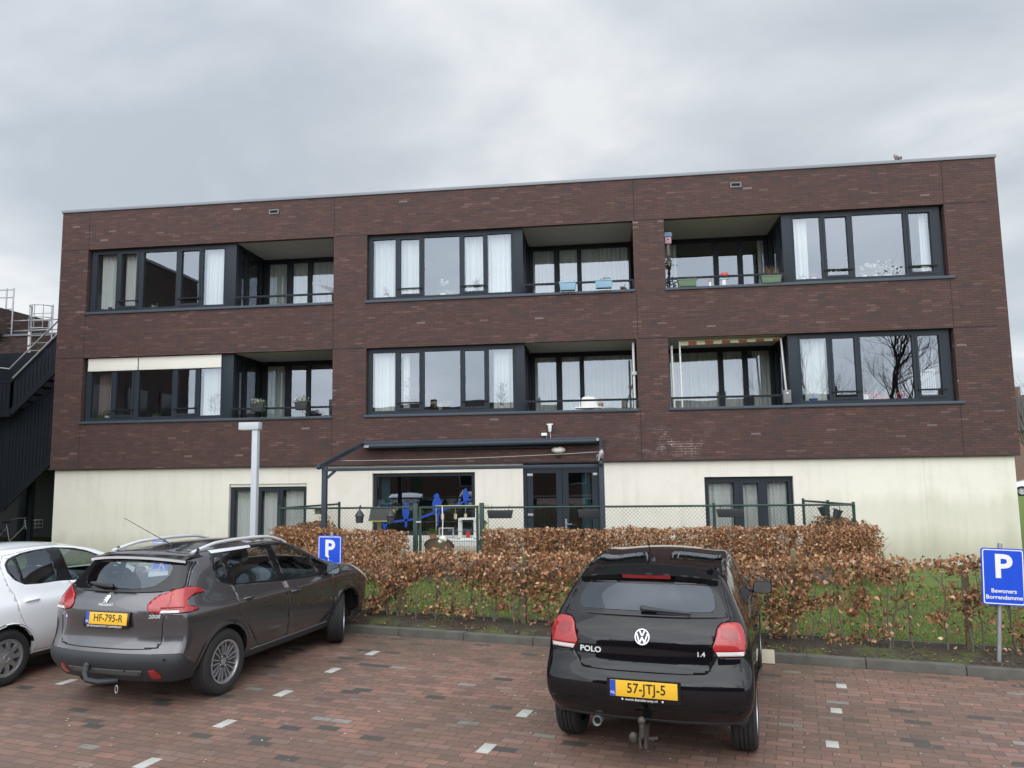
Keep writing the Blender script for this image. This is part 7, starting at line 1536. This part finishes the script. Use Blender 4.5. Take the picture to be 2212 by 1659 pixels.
def rattan(p, rz, lab):
    t = thing('rattan_chair', lab, 'chair', p, rz); m = plain('brown_rattan', (0.17, 0.115, 0.075), 0.7, vary=0.35, scale=60, bump=0.8)
    MB().box(-0.25, 0.25, -0.25, 0.25, 0.40, 0.45).build('seat', m, t, bevel=0.02)
    bk = MB(); n = 14; P0 = []
    for i in range(n+1):
        a_ = math.pi*i/n; P0.append((0.29*math.cos(a_), -0.10-0.17*math.sin(a_)))
    for i in range(n): 
        h0, h1 = 0.66+0.17*math.sin(math.pi*i/n), 0.66+0.17*math.sin(math.pi*(i+1)/n); bk.quad((*P0[i], 0.42), (*P0[i+1], 0.42), (*P0[i+1], h1), (*P0[i], h0))
    bk.build('backrest', m, t, smooth=True); MB().tube([(x, y, 0.66+0.17*math.sin(math.pi*i/n)) for i, (x, y) in enumerate(P0)], 0.022, 7).build('rim', m, t, smooth=True)
    for sx in (-1, 1):
        MB().tube([(sx*0.29, -0.1, 0.66), (sx*0.30, 0.15, 0.64), (sx*0.27, 0.22, 0.55)], 0.022, 7).build('armrest', m, t, smooth=True)
        for y in (-0.22, 0.22): MB().tube([(sx*0.23, y, 0.42), (sx*0.25, y*1.05, 0)], 0.018, 6).build('leg', m, t, smooth=True)
rattan((-3.62, -1.85, 0.06), R(8), 'brown rattan tub chair behind the garden gate'); rattan((-2.45, -1.75, 0.06), R(-12), 'brown rattan chair right of the gate, half behind the post')
t = thing('garden_table', 'white slatted garden table behind the gate', 'table', (-3.2, -1.05, 0.06)); tt = MB()
for k in range(7): tt.box(-0.85, 0.85, -0.42+0.12*k, -0.31+0.12*k, 0.70, 0.73)
tt.build('table_top', CERW, t); MB().box(-0.84, 0.84, -0.44, -0.40, 0.60, 0.695).build('apron', CERW, t)
for x in (-0.8, 0.8):
    for y in (-0.38, 0.38): MB().box(x-0.03, x+0.03, y-0.03, y+0.03, 0, 0.70).build('leg', CERW, t)
t = thing('lantern', 'white wooden lantern frame on the garden table', 'lantern', (-3.12, -1.15, 0.79)); lm = MB()
for x in (-0.17, 0.17):
    for y in (-0.12, 0.12): lm.box(x-0.02, x+0.02, y-0.02, y+0.02, 0, 0.42)
lm.box(-0.19, 0.19, -0.14, 0.14, 0.42, 0.45); lm.box(-0.19, 0.19, -0.14, 0.14, -0.001, 0.02); lm.build('frame', CERW, t); MB().lathe([(0.001, 0), (0.05, 0), (0.05, 0.14), (0.001, 0.14)], 12, Matrix.Translation((0, 0, 0.021))).build('candle', RED, t, smooth=True, sharp=50)
t = thing('small_stool', 'little dark frame beside the white lantern on the garden table', 'ornament', (-3.62, -1.1, 0.79)); fm = MB(); grid_holes(fm, -0.17, 0.17, 0, 0.24, [(-0.14, 0.14, 0.03, 0.21)], -0.02, 0.02, back=True); fm.build('frame', M_STEEL, t)
potted((-2.78, -1.1, 0.79), 'tall yellow-green grass pot on the garden table', colour('yellow_green_pot', (0.30, 0.34, 0.06)), 0.06, 0.34, 'bush', 0.9, 51); potted((-2.45, -0.95, 0.79), 'dark pot with a white lid at the right end of the garden table', ANTH, 0.09, 0.16, 'bush', 0.5, 52); potted((-3.95, -1.0, 0.79), 'green leafy plant at the left end of the garden table', TERRA, 0.09, 0.10, 'bush', 1.0, 53)
t = thing('hanging_ornament', 'white shell ornament hanging on a cord from the garden gate', 'ornament', (-3.40, -2.52, 1.55)); MB().tube([(0, 0, 0.02), (0.01, 0, -0.3), (0, 0, -0.62)], 0.012, 6).build('cord', CERW, t, smooth=True); sh = MB()
for k in range(6): a_ = k*1.05; sh.sphere((0.05*math.cos(a_), 0.02*math.sin(a_), -0.66+0.04*math.sin(a_*1.7)), 0.045, 8, 6)
sh.build('shells', colour('shell_white', (0.70, 0.66, 0.60)), t, smooth=True)
t = thing('tag_garland', 'row of small pale wooden tags hanging behind the gate', 'garland', (-3.3, -0.9, 1.50)); MB().tube([(-0.62, 0, 0), (0.62, 0, 0)], 0.012, 6).build('rod', colour('yellow_rod', (0.42, 0.40, 0.12)), t); 
for x in (-0.45, -0.15, 0.08, 0.38):
    MB().box(x-0.035, x+0.035, -0.006, 0.006, -0.30, -0.18).tube([(x, 0, -0.18), (x, 0, 0)], 0.004, 4).build('tag', colour('straw', (0.42, 0.36, 0.24), 0.9), t)
for x in (-0.6, 0.6): MB().tube([(x, 0, -1.44), (x, 0, 0.01)], 0.012, 6).build('stake', colour('yellow_rod', (0.42, 0.40, 0.12)), t)
# loose tile propped by the kerb right of the black car and a dead leaf heap at the kerb by the grey car
v = pk(2.66, -0.08, 0.0); o = MB().box(-0.11, 0.11, -0.02, 0.02, 0, 0.16).build('loose_slab', colour('sandstone_slab', (0.50, 0.44, 0.33), 0.9), None, bevel=0.004); o.location = v; o.rotation_euler = (R(-22), 0, TH+R(4)); tag(o, 'pale yellow slab leaning on the kerb right of the black hatchback', 'slab')
# ------------------------------------------------------------------ groups of like things
GROUPS = {'planter_box': 'planter boxes on the rails and fence', 'bird_feeder': 'bird feeders hung on the fence', 'bird_house': 'bird houses', 'hanging_pot': 'black pots hung on the fence return', 'parking_sign': 'blue parking signs',
          'bare_tree': 'bare winter trees', 'beech_hedge': 'brown beech hedges', 'chain_link_fence': 'green chain-link fences', 'wood_pigeon': 'perched pigeons', 'rattan_chair': 'rattan chairs on the terrace', 'balcony_chair': 'chairs on the balconies',
          'potted_plant': 'potted plants on sills and tables', 'parked_car': 'cars parked farther off', 'black_hatchback': 'cars parked on the brick pavers', 'grey_crossover': 'cars parked on the brick pavers', 'white_hatchback': 'cars parked on the brick pavers', 'brick_wing': 'neighbouring brick wings'}
for o in list(SC.objects):
    if o.parent is None and o.get('category') and not o.get('group'):
        g = GROUPS.get(o.name.split('.')[0])
        if g: o['group'] = g
